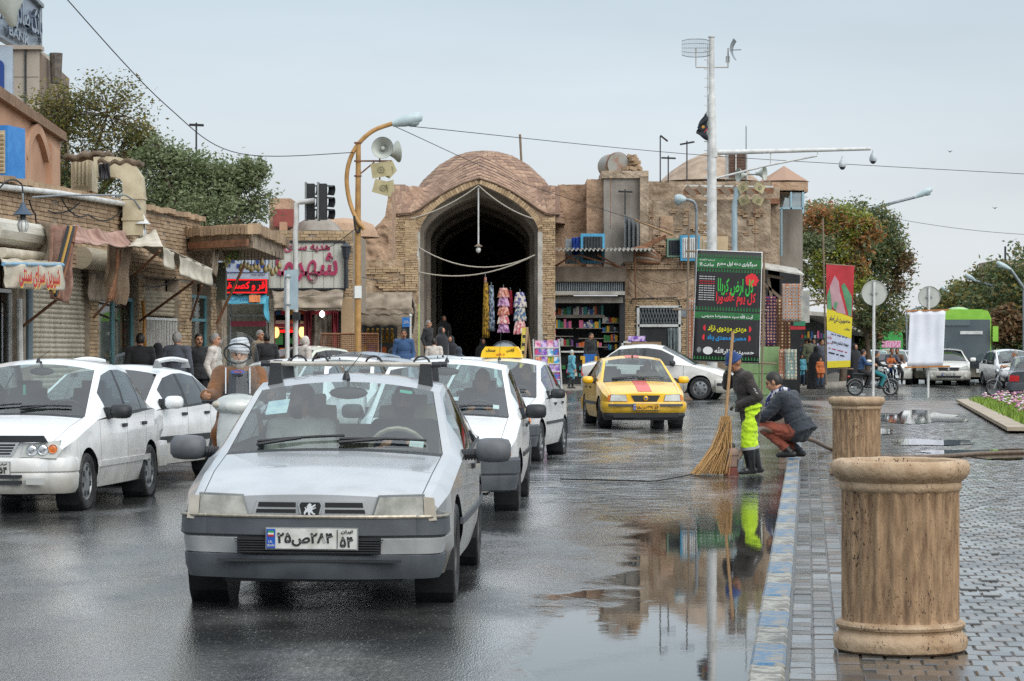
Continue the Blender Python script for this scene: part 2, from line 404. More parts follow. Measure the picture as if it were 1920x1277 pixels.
for k,(p,b,i)in enumerate(spots):
 tx_,ty_=random.gauss(0,.009),random.gauss(0,.011);dz=random.gauss(0,.0022)
 q=Matrix.Rotation(tx_,3,'X')@Matrix.Rotation(ty_,3,'Y')
 if k<300:
  o=link('paver',paver_me,plaza,(p.x,p.y,p.z+dz));o.rotation_euler=(tx_,ty_,-ang+random.gauss(0,.008))
 else:
  o=len(FV);r_=rot0@q
  for v in pv:w3=r_@Vector(v);FV.append((p.x+w3.x,p.y+w3.y,p.z+dz+w3.z))
  FF.extend([tuple(t+o for t in f)for f in pf])
m=MB();m.v=FV;m.f=FF;m.m=[0]*len(FF)
tag(m.build('paver_field',PAV2,plaza),kind='stuff')
# beyond the field: the same paving as a material on a sheet
def far_pave():
 m,n,l,p=_new('far_paving')
 g=n.new('ShaderNodeNewGeometry');b=n.new('ShaderNodeTexBrick');b.inputs['Scale'].default_value=1;b.inputs['Brick Width'].default_value=.2;b.inputs['Row Height'].default_value=.112;b.inputs['Mortar Size'].default_value=.012
 b.inputs['Color1'].default_value=(*hx('#6b625b'),1);b.inputs['Color2'].default_value=(*hx('#8c7f76'),1);b.inputs['Mortar'].default_value=(*hx('#3a3733'),1)
 l.new(g.outputs['Position'],b.inputs[0]);l.new(b.outputs[0],p.inputs['Base Color'])
 t=n.new('ShaderNodeTexNoise');t.inputs['Scale'].default_value=.5;l.new(g.outputs['Position'],t.inputs[0]);q=n.new('ShaderNodeMapRange');q.inputs[3].default_value=.15;q.inputs[4].default_value=.6;q.inputs[1].default_value=.35;q.inputs[2].default_value=.6;l.new(t.outputs[0],q.inputs[0]);l.new(q.outputs[0],p.inputs['Roughness']);return m
m=MB();m.add([plz(KW*.6,61.9,PZ-.004),plz(45,61.9,PZ-.004),plz(45,PEND+6,PZ-.004),plz(KW*.6,PEND-2,PZ-.004)],[(0,1,2,3)]);m.build('far_paving',far_pave(),plaza)
# kerb: stones painted in turn blue and white, worn
KB=mk('kerb_blue_paint','#3a6688','#827f77',sc=14,r=.3,r2=.5,b=.4,bs=40,lo=.47,hi=.57);KWH=mk('kerb_white_paint','#9a978a','#66635c',sc=13,r=.35,r2=.5,b=.4,bs=40,lo=.46,hi=.58)
kerb=bpy.data.objects.new('kerb',None);COL.objects.link(kerb);tag(kerb,kind='structure')
b=6.0;k=0
pat=[1,0,1,0,0,1,0]
while b<40:
 ln=.82 if b<20 else .9
 m=MB();bv=.015;W_,L_=KW/2-.003,ln/2-.006;H_=PZ+.012
 m.add([(-W_,-L_,-.2),(W_,-L_,-.2),(W_,L_,-.2),(-W_,L_,-.2),(-W_,-L_,H_-bv),(W_,-L_,H_-bv),(W_,L_,H_-bv),(-W_,L_,H_-bv),(-W_+bv,-L_+bv,H_),(W_-bv,-L_+bv,H_),(W_-bv,L_-bv,H_),(-W_+bv,L_-bv,H_)],pf)
 c=plz(KW/2,b+ln/2);o=m.build('kerb_stone',(KB if k%2 else KWH),kerb);o.location=(c.x,c.y,random.gauss(0,.003));o.rotation_euler=(0,0,-ang+random.gauss(0,.004))
 b+=ln;k+=1
while b<PEND-2:
 c=plz(KW/2,b+.5);m=MB();m.box((0,0,-.07),(KW-.006,.99,.14+PZ*2));o=m.build('kerb_stone',mk('kerb_plain','#8b877d','#75716a',sc=6,r=.5,b=.2),kerb);o.location=(c.x,c.y,-.01);o.rotation_euler=(0,0,-ang);b+=1.0
 # standing water on the plaza
WATER=mk('puddle_water','#26282a',r=.02,spec=.6,b=.02,bs=3)
def puddle(px0,px1,py0,py1,seed,z=PZ+.009,mat=WATER,n=60):
 ya,yb=FPX*(CAMH-z)/(py1-HY),FPX*(CAMH-z)/(py0-HY);cy,hy_=(ya+yb)/2,(yb-ya)/2
 pts=[]
 for i in range(n):
  a=2*math.pi*i/n;r_=.72+.5*MNn((math.cos(a)*1.4+seed,math.sin(a)*1.4,seed));y=cy+hy_*math.sin(a)*r_
  xa,xb=PX(px0,y),PX(px1,y);pts.append(((xa+xb)/2+(xb-xa)/2*math.cos(a)*(r_+.1),y,z))
 m=MB();m.add(pts,[tuple(range(n))]);o=m.build('puddle',mat);tag(o,kind='structure');return o
from mathutils import noise as _mn
def MNn(p):return _mn.noise(Vector(p))
puddle(1625,1830,768,797,1.3);puddle(1560,1700,803,815,4.1);puddle(1640,1860,822,838,7.7);puddle(1700,1990,838,862,3.4)
# far pavement in front of the shops, and its kerb
SLAB=mk('pavement_concrete','#8d8880','#77726a',sc=1.5,r=.5,r2=.75,b=.2,bs=30)
def pavement(pts,h=.13,name='pavement'):
 m=MB();m.poly([(x,y,gz(x,y)-.05)for x,y in pts],(0,0,.05+h));o=m.build(name,SLAB,fix=True);tag(o,kind='structure');return o
pavement([(-9.6,30),(-7.0,30),(-5.4,52),(-4.4,62),(-1.5,76),(1,84),(8.6,88),(9.0,96),(13.5,101),(24,190),(22,200),(-20,200),(-12,60)])
FK=mk('far_kerb','#a19c92','#8a857c',sc=3,r=.6)
m=MB()
for(a,c_)in(((1,83.9),(8.6,87.9)),((8.6,87.9),(9.05,95.9)),((9.05,95.9),(13.5,100.9)),((-1.5,75.9),(1,83.9))):
 za,zc=gz(*a)+.07,gz(*c_)+.07;m.bar((*a,za),(*c_,zc),.18,.16)
tag(m.build('far_kerb',FK),kind='structure')
# worn road paint by the crossing
PAINT=mk('worn_road_paint','#b9b7ae','#6f6e6a',sc=3,r=.5,lo=.3,hi=.6)
for(a,c_,w_)in(((2.5,71),(8,72.6),.35),((9.5,88),(24,91),.3),((6,78),(9,80),.3),((12,90.5),(30,93),.15)):
 d=Vector((c_[0]-a[0],c_[1]-a[1]));nrm=Vector((-d.y,d.x)).normalized()*w_;nn=10;m=MB()
 m.grid(lambda u,v:(a[0]+d.x*u+nrm.x*v,a[1]+d.y*u+nrm.y*v,gz(a[0]+d.x*u+nrm.x*v,a[1]+d.y*u+nrm.y*v)+.02),nn,1);tag(m.build('road_marking',PAINT),kind='structure')
 # ------------------------------------------------------------------ buildings
INK=mk('black_ink','#15171a',r=.6)
CHROME=mk('chrome','#c9ccce',r=.15,m=1)
BRICK=mk('old_brick','#b39a7d','#8b745c',sc=3,r=.85,b=.25,bs=40,isl=.8)
BRICK2=mk('buff_brick','#c0a784','#927a5e',sc=3,r=.85,b=.25,bs=40,isl=.85)
MORTAR=mk('mortar','#9d9080','#7d7263',sc=6,r=.9,b=.5,bs=25)
PLASTER=mk('grey_plaster','#b8a690','#857562',sc=2.2,r=.9,b=1,bs=4.5,bd=.12,det=9,lo=.3,hi=.62)
ADOBE=mk('adobe','#b79a80','#9c8068',sc=1.8,r=.92,b=1,bs=3.5,bd=.14,det=9,lo=.3,hi=.65)
ADOBE2=mk('pink_plaster','#bb957a','#a58067',sc=1.0,r=.9,b=.35,bs=14)
CEMENT=mk('cement','#9b958c','#766f66',det=9,sc=1.6,r=.85,b=.4,bs=12,st=(1,1,.4))
WPLASTER=mk('whitewash','#b9b6ad','#8f8b82',sc=1.5,r=.85,b=.3,bs=12)
TILE=mk('roof_tile','#a1846f','#816856',sc=4,r=.85,b=.3,bs=30,isl=.8)
TILEO=mk('roof_tile_single','#9c8070','#826858',sc=2.2,r=.85,b=.3,bs=30)
RUST=mk('rusty_iron','#6d4a36','#8a6145',sc=8,r=.8,b=.3,bs=50)
GALV=mk('galvanised','#8f979b','#7b8286',sc=6,r=.45,m=.5)
DARKM=mk('dark_metal','#2b2f33','#3a3f43',sc=8,r=.5,m=.4)
WPAINT=mk('white_paintwork','#cfd1cf','#b7b8b4',sc=5,r=.5)
TEAL=mk('teal_paintwork','#4f7f86','#68939a',sc=4,r=.5)
BLUEP=mk('blue_cooler_paint','#4aa0c4','#3f8db3',sc=5,r=.5)
BEIGE=mk('cooler_beige','#c2b79b','#a99d82',sc=4,r=.6,b=.1)
CANVAS=mk('cream_canvas','#c9c2b2','#a9a18f',sc=3,r=.9,b=.3,bs=20)
CANVASD=mk('dusty_canvas','#9c9080','#776b5d',sc=3.5,r=.92,b=.35,bs=18)
CANVASP=mk('pink_canvas','#a8897b','#7b5a4e',sc=4,r=.92,b=.4,bs=14)
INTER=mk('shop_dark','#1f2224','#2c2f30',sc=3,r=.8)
SHOPGL=glass('shop_glass',(.55,.66,.68),ior=1.55,base=.03)
WOODP=mk('weathered_pole','#8a7a68','#6c5e4f',sc=12,r=.85,st=(6,6,1))
FLAT0=mk('tin_white','#c6c4bb','#9d988c',sc=4,r=.5,m=.2)
def bricks(m,o,ux,nrm,wdt,hgt,bw=.21,bh=.058,gap=.013,dep=.02,skip=None,jit=.006):
 """courses of separate bricks standing proud of a wall: o corner, ux along, nrm outwards"""
 o,ux,nrm=Vector(o),Vector(ux).normalized(),Vector(nrm).normalized();up=Vector((0,0,1))
 for r_ in range(int(hgt/(bh+gap))):
  z=r_*(bh+gap);x=-random.random()*bw if r_%2 else-bw*.5*random.random()
  while x<wdt:
   a,b=max(x,0),min(x+bw,wdt)
   if b-a>.03 and not(skip and skip((a+b)/2,z))and random.random()>.015:
    d=dep+random.gauss(0,jit);zz=z+random.gauss(0,.002)
    p=[o+ux*a+up*zz,o+ux*b+up*zz,o+ux*b+up*(zz+bh),o+ux*a+up*(zz+bh)]
    q=[v+nrm*d for v in p]
    m.add(p+q,[(4,5,6,7),(0,1,5,4),(1,2,6,5),(2,3,7,6),(3,0,4,7)])
   x+=bw+gap
def fbox(m,px0,px1,py0,py1,Y,dep=.2,front=0.0):
 a,b=P(px0,py1,Y),P(px1,py0,Y);m.b2((a.x,Y-front,a.z),(b.x,Y+dep,b.z));return m
def part(name,mat,root,px0,px1,py0,py1,Y,dep=.2,front=0.0,sm_=None):
 return fbox(MB(),px0,px1,py0,py1,Y,dep,front).build(name,mat,root,world=True)
def bldg(name,label,px,Y,cat='building',group=None):
 x=PX(px,Y);return thing(name,label,cat,(x,Y,gz(x,Y)),0,group)
def rough(m,fn,nu,nv,amp,sc_,seed=0):
 def g(u,v):
  p=fn(u,v);p.y+=amp*(_mn.noise(Vector((p.x*sc_,p.z*sc_,seed)))+.5*_mn.noise(Vector((p.x*sc_*3,p.z*sc_*3,seed+5))));return p
 m.grid(g,nu,nv)
BOT=760
# ---- row of brick shops along the near side
def WY(px):return 14.245/(.145-(px-960)/4750)
def Wp(px,py,out=0.0):
 k=(px-960)/4750;return P(px,py,(out-8.3*.9897-41*.1435)/(k*.9897-.1435))
WD,WN=Vector((.1435,.9897,0)),Vector((.9897,-.1435,0))
def wx(Y):return-8.3+.145*(Y-41)
ZTOP=4.28
row=thing('shop_row','long low brown brick shop row on the left kerb, shutters and awnings along it','building',(wx(45),45,.1),0)
m=MB();ya,yb=36,53.2
def wallseg(m,y0,y1,z0,z1,th=.25):
 a,b=Vector((wx(y0),y0,z0)),Vector((wx(y1),y1,z0));m.poly([a,b,b+Vector((0,0,z1-z0)),a+Vector((0,0,z1-z0))],WN*-th)
wallseg(m,ya,yb,3.0,ZTOP)
for(pa,pb)in((-90,-40),(32,62),(168,184),(258,270),(336,358),(395,404)):
 wallseg(m,WY(pa),WY(pb),0,3.0)
m.build('wall',MORTAR,row,world=True)
m=MB();bricks(m,(wx(40),40,3.02),WD,WN,13.3,ZTOP-3.02,bw=.22,bh=.062)
tag(m.build('bricks',BRICK,row,world=True),kind='stuff')
m=MB()
for(pa,pb)in((168,184),(258,270),(336,358),(395,404)):
 y0=WY(pa);bricks(m,(wx(y0),y0,.1),WD,WN,(WY(pb)-y0)*1.01,2.9)
tag(m.build('pier_bricks',BRICK2,row,world=True),kind='stuff')
m=MB()
for i in range(48):
 y0=39.5+i*.285;p=Vector((wx(y0),y0,ZTOP+.05+random.gauss(0,.012)));m.box(p-WN*.05+WD*.13,(.34,.25,.1),Matrix((WN,WD,Vector((0,0,1)))).transposed())
tag(m.build('coping_bricks',BRICK,row,world=True),kind='stuff')
m=MB();a,b=Vector((wx(36),36,0)),Vector((wx(55),55,0));m.poly([a-WN*.3,b-WN*.3,b-WN*6,a-WN*6],(0,0,ZTOP-.1));m.build('roof_block',PLASTER,row,world=True,fix=True)
def wslab(name,mat,pa,pb,z0,z1,out,th,parent=row,n=8):
 y0,y1=WY(pa),WY(pb);m=MB();a=Vector((wx(y0),y0,z0))+WN*out;b=Vector((wx(y1),y1,z0))+WN*out
 m.poly([a,b,b+Vector((0,0,z1-z0)),a+Vector((0,0,z1-z0))],WN*-th);return m.build(name,mat,parent,world=True,fix=True)
def zW(px,py):return PZz(py,WY(px))
def shutter(pa,pb,z0,z1,mat,pitch=.085,parent=row):
 sh=wslab('roller_shutter',mat,pa,pb,z0,z1,-.1,.02)
 y0,y1=WY(pa),WY(pb)
 L=(y1-y0)/WD.y
 for i in range(int((z1-z0)/pitch)):
  z=z0+(i+.5)*pitch;a=Vector((wx(y0),y0,z))+WN*-.095
  m=MB();nn=6
  m.grid(lambda u,v:a+WD*(u*L)+WN*(.022*math.sin(v*math.pi))+Vector((0,0,(v-.5)*pitch*.94)),1,nn);o=m.build('slat',mat,sh,smooth=60)
  o.data.transform(Matrix.Translation(-Vector(row.location)))
 return sh
SHUT=mk('shutter_cream','#b9b2a1','#9d9684',sc=5,r=.55,b=.1,st=(1,1,.3))
shutter(64,167,.15,zW(110,500),SHUT)
shutter(271,335,zW(300,592),zW(300,545),mk('shutter_tan','#a39781','#8a7e69',sc=5,r=.6))
m=MB();y0,y1=WY(140),WY(198);c0,c1=Vector((wx(y0),y0,zW(165,486)))+WN*.12,Vector((wx(y1),y1,zW(165,486)))+WN*.12
m.tube([c0,c1],.2,16);m.build('shutter_box',mk('ribbed_box','#a49a86','#8d836f',sc=40,r=.6,st=(.1,.1,3)),row,world=True,smooth=40)
y0,y1=WY(-60),WY(74);c0,c1=Vector((wx(y0),y0,zW(30,443)))+WN*.35,Vector((wx(y1),y1,zW(40,446)))+WN*.35
m=MB();m.tube([c0,c1],.21,10);m.build('shutter_box',mk('white_box','#c9c6bb','#b1ad9f',sc=20,r=.55,st=(.1,.1,3)),row,world=True,smooth=20)
m=MB();m.tube([c0+Vector((0,0,-.36))+WN*.2,c1+Vector((0,0,-.34))+WN*.15-WD*.6],.085,10);m.build('rolled_awning',CANVAS,row,world=True,smooth=40)
# shop windows and doors: glass in front of lit-by-day goods
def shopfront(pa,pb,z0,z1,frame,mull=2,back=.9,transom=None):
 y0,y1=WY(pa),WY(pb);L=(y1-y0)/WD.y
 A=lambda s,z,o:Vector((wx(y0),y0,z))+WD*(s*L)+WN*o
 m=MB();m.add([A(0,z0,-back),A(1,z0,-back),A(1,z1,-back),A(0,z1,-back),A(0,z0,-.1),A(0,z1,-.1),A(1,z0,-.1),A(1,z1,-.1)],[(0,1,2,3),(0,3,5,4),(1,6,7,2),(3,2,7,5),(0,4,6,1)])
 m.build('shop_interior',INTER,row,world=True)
 m=MB();m.add([A(0,z0,-.12),A(1,z0,-.12),A(1,z1,-.12),A(0,z1,-.12)],[(0,1,2,3)]);w_=m.build('shop_window',SHOPGL,row,world=True)
 for s in np.linspace(0,1,mull+1):
  m=MB();m.bar(A(s,z0,-.11),A(s,z1,-.11),.06,.06);m.build('window_frame',frame,w_);w_.children[-1].location=-Vector(row.location)
 for z in[z0,z1]+([transom]if transom else[]):
  m=MB();m.bar(A(0,z,-.11),A(1,z,-.11),.06,.06);m.build('window_frame',frame,w_);w_.children[-1].location=-Vector(row.location)
 return A
A1=shopfront(-40,31,.3,zW(15,545),WPAINT,2)
A2=shopfront(184,258,.35,zW(220,560),TEAL,2)
A3=shopfront(359,395,.15,zW(377,556),TEAL,1,transom=zW(377,600))
GOODS=[mk('goods_%d'%i,c,r=.6)for i,c in enumerate(('#b02430','#2f7a3c','#d9a72c','#2b5f9e','#c8c8c4','#d46a8f','#6a3f7a','#3b8f8a','#c8642c','#e0dccb'))]
def goods(A,n,s0,s1,z0,z1,o=-.35,size=.16,root=row,grid_=4):
 for i in range(n):
  m=MB();s=random.uniform(s0,s1);z=z0+(z1-z0)*(i%grid_)/max(1,grid_-1);sz=size*random.uniform(.6,1.3)
  m.box(A(s,z+sz/2,o),(sz,sz,sz*random.uniform(.7,1.4)),.14);m.build('goods',random.choice(GOODS),root,world=True)
goods(A1,16,.25,.95,.4,1.9);goods(A2,8,.1,.9,.5,1.4,size=.2,grid_=2)
m=MB();[m.b2((0,0,0),(.01,.01,.01))for _ in()]
# barred white gate
y0,y1=WY(271),WY(335);zg0,zg1=.2,zW(300,598)
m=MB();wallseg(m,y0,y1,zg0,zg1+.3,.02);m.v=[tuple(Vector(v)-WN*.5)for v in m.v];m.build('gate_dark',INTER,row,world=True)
gt=MB()
for z in(zg0,lerp(zg0,zg1,.5),zg1):gt.bar(Vector((wx(y0),y0,z))-WN*.05,Vector((wx(y1),y1,z))-WN*.05,.05,.05)
gate=gt.build('gate',WPAINT,row,world=True)
for i in range(13):
 y=lerp(y0,y1,i/12);m=MB();m.bar(Vector((wx(y),y,zg0))-WN*.05,Vector((wx(y),y,zg1))-WN*.05,.04,.04);m.build('gate_bar',WPAINT,gate);gate.children[-1].location=-Vector(row.location)
 # pipes and wires on the wall
m=MB();m.tube([Wp(-20,348,.12),Wp(110,362,.12),Wp(230,382,.12)],.05,8);m.build('roof_pipe',WPAINT,row,world=True,smooth=60)
m=MB();m.tube([Wp(60,370,.3),Wp(120,366,.3),Wp(235,366,.3),Wp(252,376,.35),Wp(264,392,.45)],.016,8);m.build('lamp_conduit',GALV,row,world=True,smooth=60)
m=MB();m.tube([Wp(36,560,.1),Wp(38,680,.1)],.05,8);m.build('downpipe',WPAINT,row,world=True);m=MB();m.tube([Wp(55,535,.15),Wp(55,680,.15)],.06,8);m.build('downpipe',mk('blue_grey_pipe','#5f7079',r=.5),row,world=True)
m=MB();m.tube([Wp(268,565,.1),Wp(271,600,.1),Wp(270,630,.1),Wp(272,650,.1)],.035,8);m.build('gas_pipe',mk('ochre_pipe','#a8752a',r=.5),row,world=True)
for k,(pts,sg)in enumerate((([Wp(55,375,.1),Wp(66,400,.12),Wp(70,425,.1)],.05),([Wp(115,372,.2),Wp(165,402,.15),Wp(228,395,.1)],.15),([Wp(0,352,.2),Wp(40,345,.2),Wp(45,390,.4)],-.1),([Wp(330,520,.1),Wp(270,535,.1)],.1),([Wp(150,380,.1),Wp(90,395,.1)],.1))):
 m=MB();m.tube(cable(pts,sg,6),.014,5);m.build('wire',INK,row,world=True)
 # ---- street lamps under the eaves
def caged_lamp(label,p,capm,r=.17,top=None):
 t=thing('wall_lamp',label,'lamp',p,0,'caged lamps on the brick row')
 m=MB();m.lathe([(.02,.34),(.05,.3),(.07,.24),(.17,.12),(.2,.1),(.19,.09),(.06,.14)],20);m.build('lamp_shade',capm,t,smooth=40)
 m=MB();m.lathe([(.05,.12),(.06,.06),(.05,.0)],14);m.build('socket',DARKM,t)
 m=MB();m.lathe([(.04,0),(.085,-.06),(.1,-.14),(.07,-.22),(.0,-.25)],16);m.build('bulb',mk('frosted_bulb','#c7c9c6',r=.25),t,smooth=60)
 for k in range(8):
  a=k*math.pi/4;m=MB();m.tube([(.06*math.cos(a),.06*math.sin(a),.02),(.115*math.cos(a),.115*math.sin(a),-.1),(.07*math.cos(a),.07*math.sin(a),-.24)],.006,5);m.build('cage_wire',GALV,t)
 m=MB();m.tube([(0,0,.33),(0,0,.75)]if top is None else[(0,0,.33),(0,0,.5),Vector(top)-Vector(p)],.015,6);m.build('hanger',GALV,t);t.scale=(.8,.8,.8)
p=Wp(43,412,.9);caged_lamp('caged lamp with dark blue cap hanging by the rolled white awning',p,mk('lamp_cap_blue','#35485a',r=.5),top=Wp(40,352,.3))
p=Wp(267,428,.45);caged_lamp('caged lamp with white cap hanging above the cream awning',p,WPAINT,top=Wp(264,392,.45))
# ---- awnings (canvas on frames)
def sheet(name,label,cat,corners,mat,nu=16,nv=12,sag=.05,ripple=.02,seed=0,th=.012,hem=0,parent=None):
 a,b,c,d=[Vector(q)for q in corners];nr=(b-a).cross(d-a).normalized()
 def fn(u,v,t):
  p=a.lerp(b,u).lerp(d.lerp(c,u),v);w_=sag*math.sin(math.pi*u)*math.sin(math.pi*v)+ripple*(_mn.noise(Vector((u*5+seed,v*2,seed)))+math.sin(u*19+seed)*.35)
  p+=nr*(w_-t)
  if hem:p.z+=hem*v*abs(math.sin(u*20))*.5
  return p
 m=MB();m.slab(fn,nu,nv,th)
 if parent is not None:return m.build(name,mat,parent,world=True,smooth=180)
 o=m.build(name,mat,smooth=180);
 if label:tag(o,label,cat)
 return o
aw=thing('canvas_awning','cream canvas awning with a ripped flap over the barred gate','awning',Wp(300,470,0),0)
sheet('awning_top',None,None,[Wp(243,452,.15),Wp(338,505,.1),Wp(398,505,1.5),Wp(306,463,1.9)],CANVAS,parent=aw,sag=-.05)
sheet('awning_top',None,None,[Wp(245,455,.1),Wp(292,430,.3),Wp(306,463,1.9),Wp(238,462,1.2)],CANVAS,parent=aw,sag=-.03)
sheet('awning_flap',None,None,[Wp(306,463,1.9),Wp(326,475,1.8),Wp(326,507,1.8),Wp(308,500,1.9)],CANVAS,parent=aw,nu=8,nv=8,ripple=.03)
sheet('awning_flap',None,None,[Wp(336,478,1.75),Wp(398,505,1.5),Wp(397,537,1.5),Wp(338,515,1.75)],CANVAS,parent=aw,nu=14,nv=8,ripple=.03)
for a_,b_ in(((300,470,1.85),(246,522,.1)),((364,528,1.6),(262,602,.1)),((378,535,1.55),(357,600,.1))):
 m=MB();m.tube([Wp(*a_),Wp(*b_)],.025,6);m.build('awning_pole',RUST,aw,world=True)
aw=thing('folded_awning','stained pink brown awning folded back over the big cream shutter','awning',Wp(150,430,0),0)
sheet('awning_top',None,None,[Wp(100,422,.9),Wp(236,438,.9),Wp(245,465,1.1),Wp(140,455,1.3)],CANVASP,parent=aw,ripple=.06,nu=20)
sheet('awning_side',None,None,[Wp(98,422,1.0),Wp(140,425,1.2),Wp(128,570,1.1),Wp(95,560,.9)],CANVASP,parent=aw,ripple=.12,nu=20,nv=14)
sheet('awning_side',None,None,[Wp(205,462,.9),Wp(246,460,1.1),Wp(236,572,1.0),Wp(200,565,.6)],mk('tan_canvas','#a8947f','#8a7765',sc=4,r=.9,b=.3),parent=aw,ripple=.1,nu=20,nv=14)
sheet('awning_back',None,None,[Wp(68,415,.2),Wp(104,420,.9),Wp(100,500,.9),Wp(66,495,.3)],CANVASD,parent=aw,ripple=.08)
sheet('awning_back',None,None,[Wp(166,500,.05),Wp(203,505,.05),Wp(203,565,.1),Wp(168,565,.1)],CANVASD,parent=aw,ripple=.05)
for k,c_ in enumerate((INK,mk('ochre_pole','#a8843a',r=.7),DARKM,RUST)):
 m=MB();m.tube([Wp(128+5*k,425,1.25),Wp(96+4*k,545+5*k,1.2)],.03,6);m.build('awning_pole',c_,aw,world=True)
 m=MB();m.tube([Wp(232-4*k,465,1.0),Wp(204+4*k,560,.9)],.02,6);m.build('awning_pole',RUST,aw,world=True)
for a_,b_ in(((128,545,1.1),(43,612,.1)),((205,562,.9),(176,595,.1))):
 m=MB();m.tube([Wp(*a_),Wp(*b_)],.025,6);m.build('awning_pole',RUST,aw,world=True)
cs=thing('cloth_sign','white cloth sign with red Persian lettering hung on a blue bar','sign',Wp(60,500,1.5),0)
cc=[Wp(6,495,1.6),Wp(118,497,1.6),Wp(120,545,1.6),Wp(10,540,1.6)]
sheet('cloth',None,None,cc,CANVAS,parent=cs,sag=.0,ripple=.03,nu=24);sheet('cloth_top',None,None,[Wp(0,484,.5),Wp(100,488,.5),Wp(118,497,1.6),Wp(6,495,1.6)],CANVAS,parent=cs)
m=MB();m.tube([cc[0],cc[1]],.03,8);m.build('bar',mk('blue_bar','#5d93b4','#8fa3ac',sc=8,r=.5),cs,world=True)
dv=(cc[1]-cc[0]);yawc=math.atan2(dv.y,dv.x);ctr=(cc[0]+cc[1]+cc[2]+cc[3])/4+Vector((0.1,-.09,0))
REDI=mk('sign_red','#b3202f',r=.6);
text('شیرین سرای سنتی','sign_letters',mk('sign_gold','#c9a04a',r=.6),cs,ctr-Vector(cs.location)+Vector((0,.006,-.03)),.33,width=dv.length*.68,rot=(R(90),0,yawc),bold=.02)
text('شیرین سرای سنتی','sign_letters',REDI,cs,ctr-Vector(cs.location)+Vector((0,-.02,.0)),.33,width=dv.length*.68,rot=(R(90),0,yawc),bold=.02)
# ---- projecting slab at the corner with bulbs under it
sb=thing('slab_canopy','concrete slab canopy edged with upright bricks over the corner shops','canopy',P(450,455,54),0)
Ys=53.0
q0,q1,q2,q3=P(355,432,52),P(474,432,50.5),P(533,447,57),P(356,430,58)
m=MB();zb_=PZz(470,52.0);m.poly([(q0.x,q0.y,zb_),(q1.x,q1.y,zb_),(q2.x,q2.y,zb_),(q3.x,q3.y,zb_)],(0,0,.3));m.build('slab',PLASTER,sb,world=True,fix=True)
m=MB();m.bar((q0.x,q0.y-.03,zb_+.1),(q1.x-.1,q1.y-.03,zb_+.1),.06,.14);m.build('rust_beam',RUST,sb,world=True)
m=MB()
for(a,b,n)in((q0,q1,17),(q1,q2,26)):
 for i in range(n):
  p=a.lerp(b,(i+.5)/n);d=(b-a).normalized();p.z=zb_+.38+random.gauss(0,.012);m.box(p,(.24,(b-a).length/n*.42*2-.012,.19),Matrix((Vector((d.y,-d.x,0)).normalized(),Vector((d.x,d.y,0)).normalized(),Vector((0,0,1)))).transposed())
tag(m.build('edge_bricks',BRICK,sb,world=True),kind='stuff')
for i in range(12):
 px=452+i*6.5;p=P(px,473,52+i*.25);t=thing('hanging_bulb',('leftmost','second','third','fourth','fifth','sixth','seventh','eighth','ninth','tenth','eleventh','rightmost')[i]+' bulb, counted from the left, hanging under the slab canopy','bulb',(p.x,p.y,p.z),0,'bulbs under the slab canopy')
 dz=random.uniform(.12,.35);m=MB();m.tube([(0,0,.02),(0,0,-dz)],.008,5);m.build('wire',INK,t)
 m=MB();m.lathe([(.015,-dz),(.03,-dz-.03),(.055,-dz-.1),(.045,-dz-.15),(0,-dz-.17)],10);m.build('globe',mk('amber_bulb','#7d6c45','#a2925f',sc=30,r=.2),t,smooth=60)
for k,cc_ in enumerate(([P(398,455,51.5),P(412,470,51.5),P(406,520,51.3),P(398,512,51.3)],[P(412,462,52),P(455,470,52),P(448,490,52),P(420,480,52)],[P(372,470,52),P(402,500,52),P(398,515,52),P(376,500,52)])):
 sheet('torn_canvas',None,None,cc_,CANVASD,parent=sb,ripple=.09,nu=10,nv=8)
m=MB();m.tube([P(458,497,51.5),P(406,608,52)],.03,6);m.build('prop_pole',RUST,sb,world=True)
for k,(a_,b_,c_)in enumerate(((430,485,'#7d9a4a'),(425,492,'#c9c67d'),(445,478,'#6f8a4f'))):
 m=MB()
 for i in range(40):p=P(a_+random.gauss(0,5),b_+random.gauss(0,5),52+random.gauss(0,.1));m.box(p,(.03,.03,.02),random.random())
 m.build('dried_flowers',mk('flowers_%d'%k,c_,r=.8),sb,world=True)
 # corner wall below the slab
m=MB();fbox(m,398,416,505,BOT,55.5,1.0);m.build('corner_pier',PLASTER,row,world=True)
part('folding_shutter',mk('green_grey_shutter','#6b7060','#5b6052',sc=30,r=.6,st=(8,8,.3)),row,405,423,492,562,55.2,.1)
# ---- plastered house behind the row
oh=bldg('plaster_house','ochre plastered house with blind arch standing above the brick row',40,58)
m=MB();a=P(-120,150,50);b=P(108,252,62)
c0=Vector((PX(-150,44),44,0));c1=Vector((PX(113,60),60,0));zt_=PZz(205,48.5);zt2=PZz(253,60)
dd=(c1-c0).normalized();nn_=Vector((dd.y,-dd.x,0))
m.poly([c0,c1,c1+Vector((0,0,zt2)),c0+Vector((0,0,zt2+.25))],-nn_*6);m.build('wall',ADOBE2,oh,world=True,fix=True)
m=MB();m.poly([c0+nn_*.15+Vector((0,0,zt2+.1)),c1+nn_*.15+Vector((0,0,zt2-.15)),c1+nn_*.15+Vector((0,0,zt2+.05)),c0+nn_*.15+Vector((0,0,zt2+.35))],-nn_*.9);m.build('eaves',mk('straw_mud','#8a6f57','#6e5846',sc=6,r=.95,b=.7,bs=20),oh,world=True,fix=True)
def onface(s,z,o=0.0):return c0.lerp(c1,s)+Vector((0,0,z))+nn_*o
def sface(px):
 k_=(px-960)/4750;t=(k_*c0.y-c0.x)/((c1.x-c0.x)-k_*(c1.y-c0.y));return t
def oz(px,py):y=c0.lerp(c1,sface(px)).y;return PZz(py,y)
s0,s1=sface(42),sface(82);pts=[]
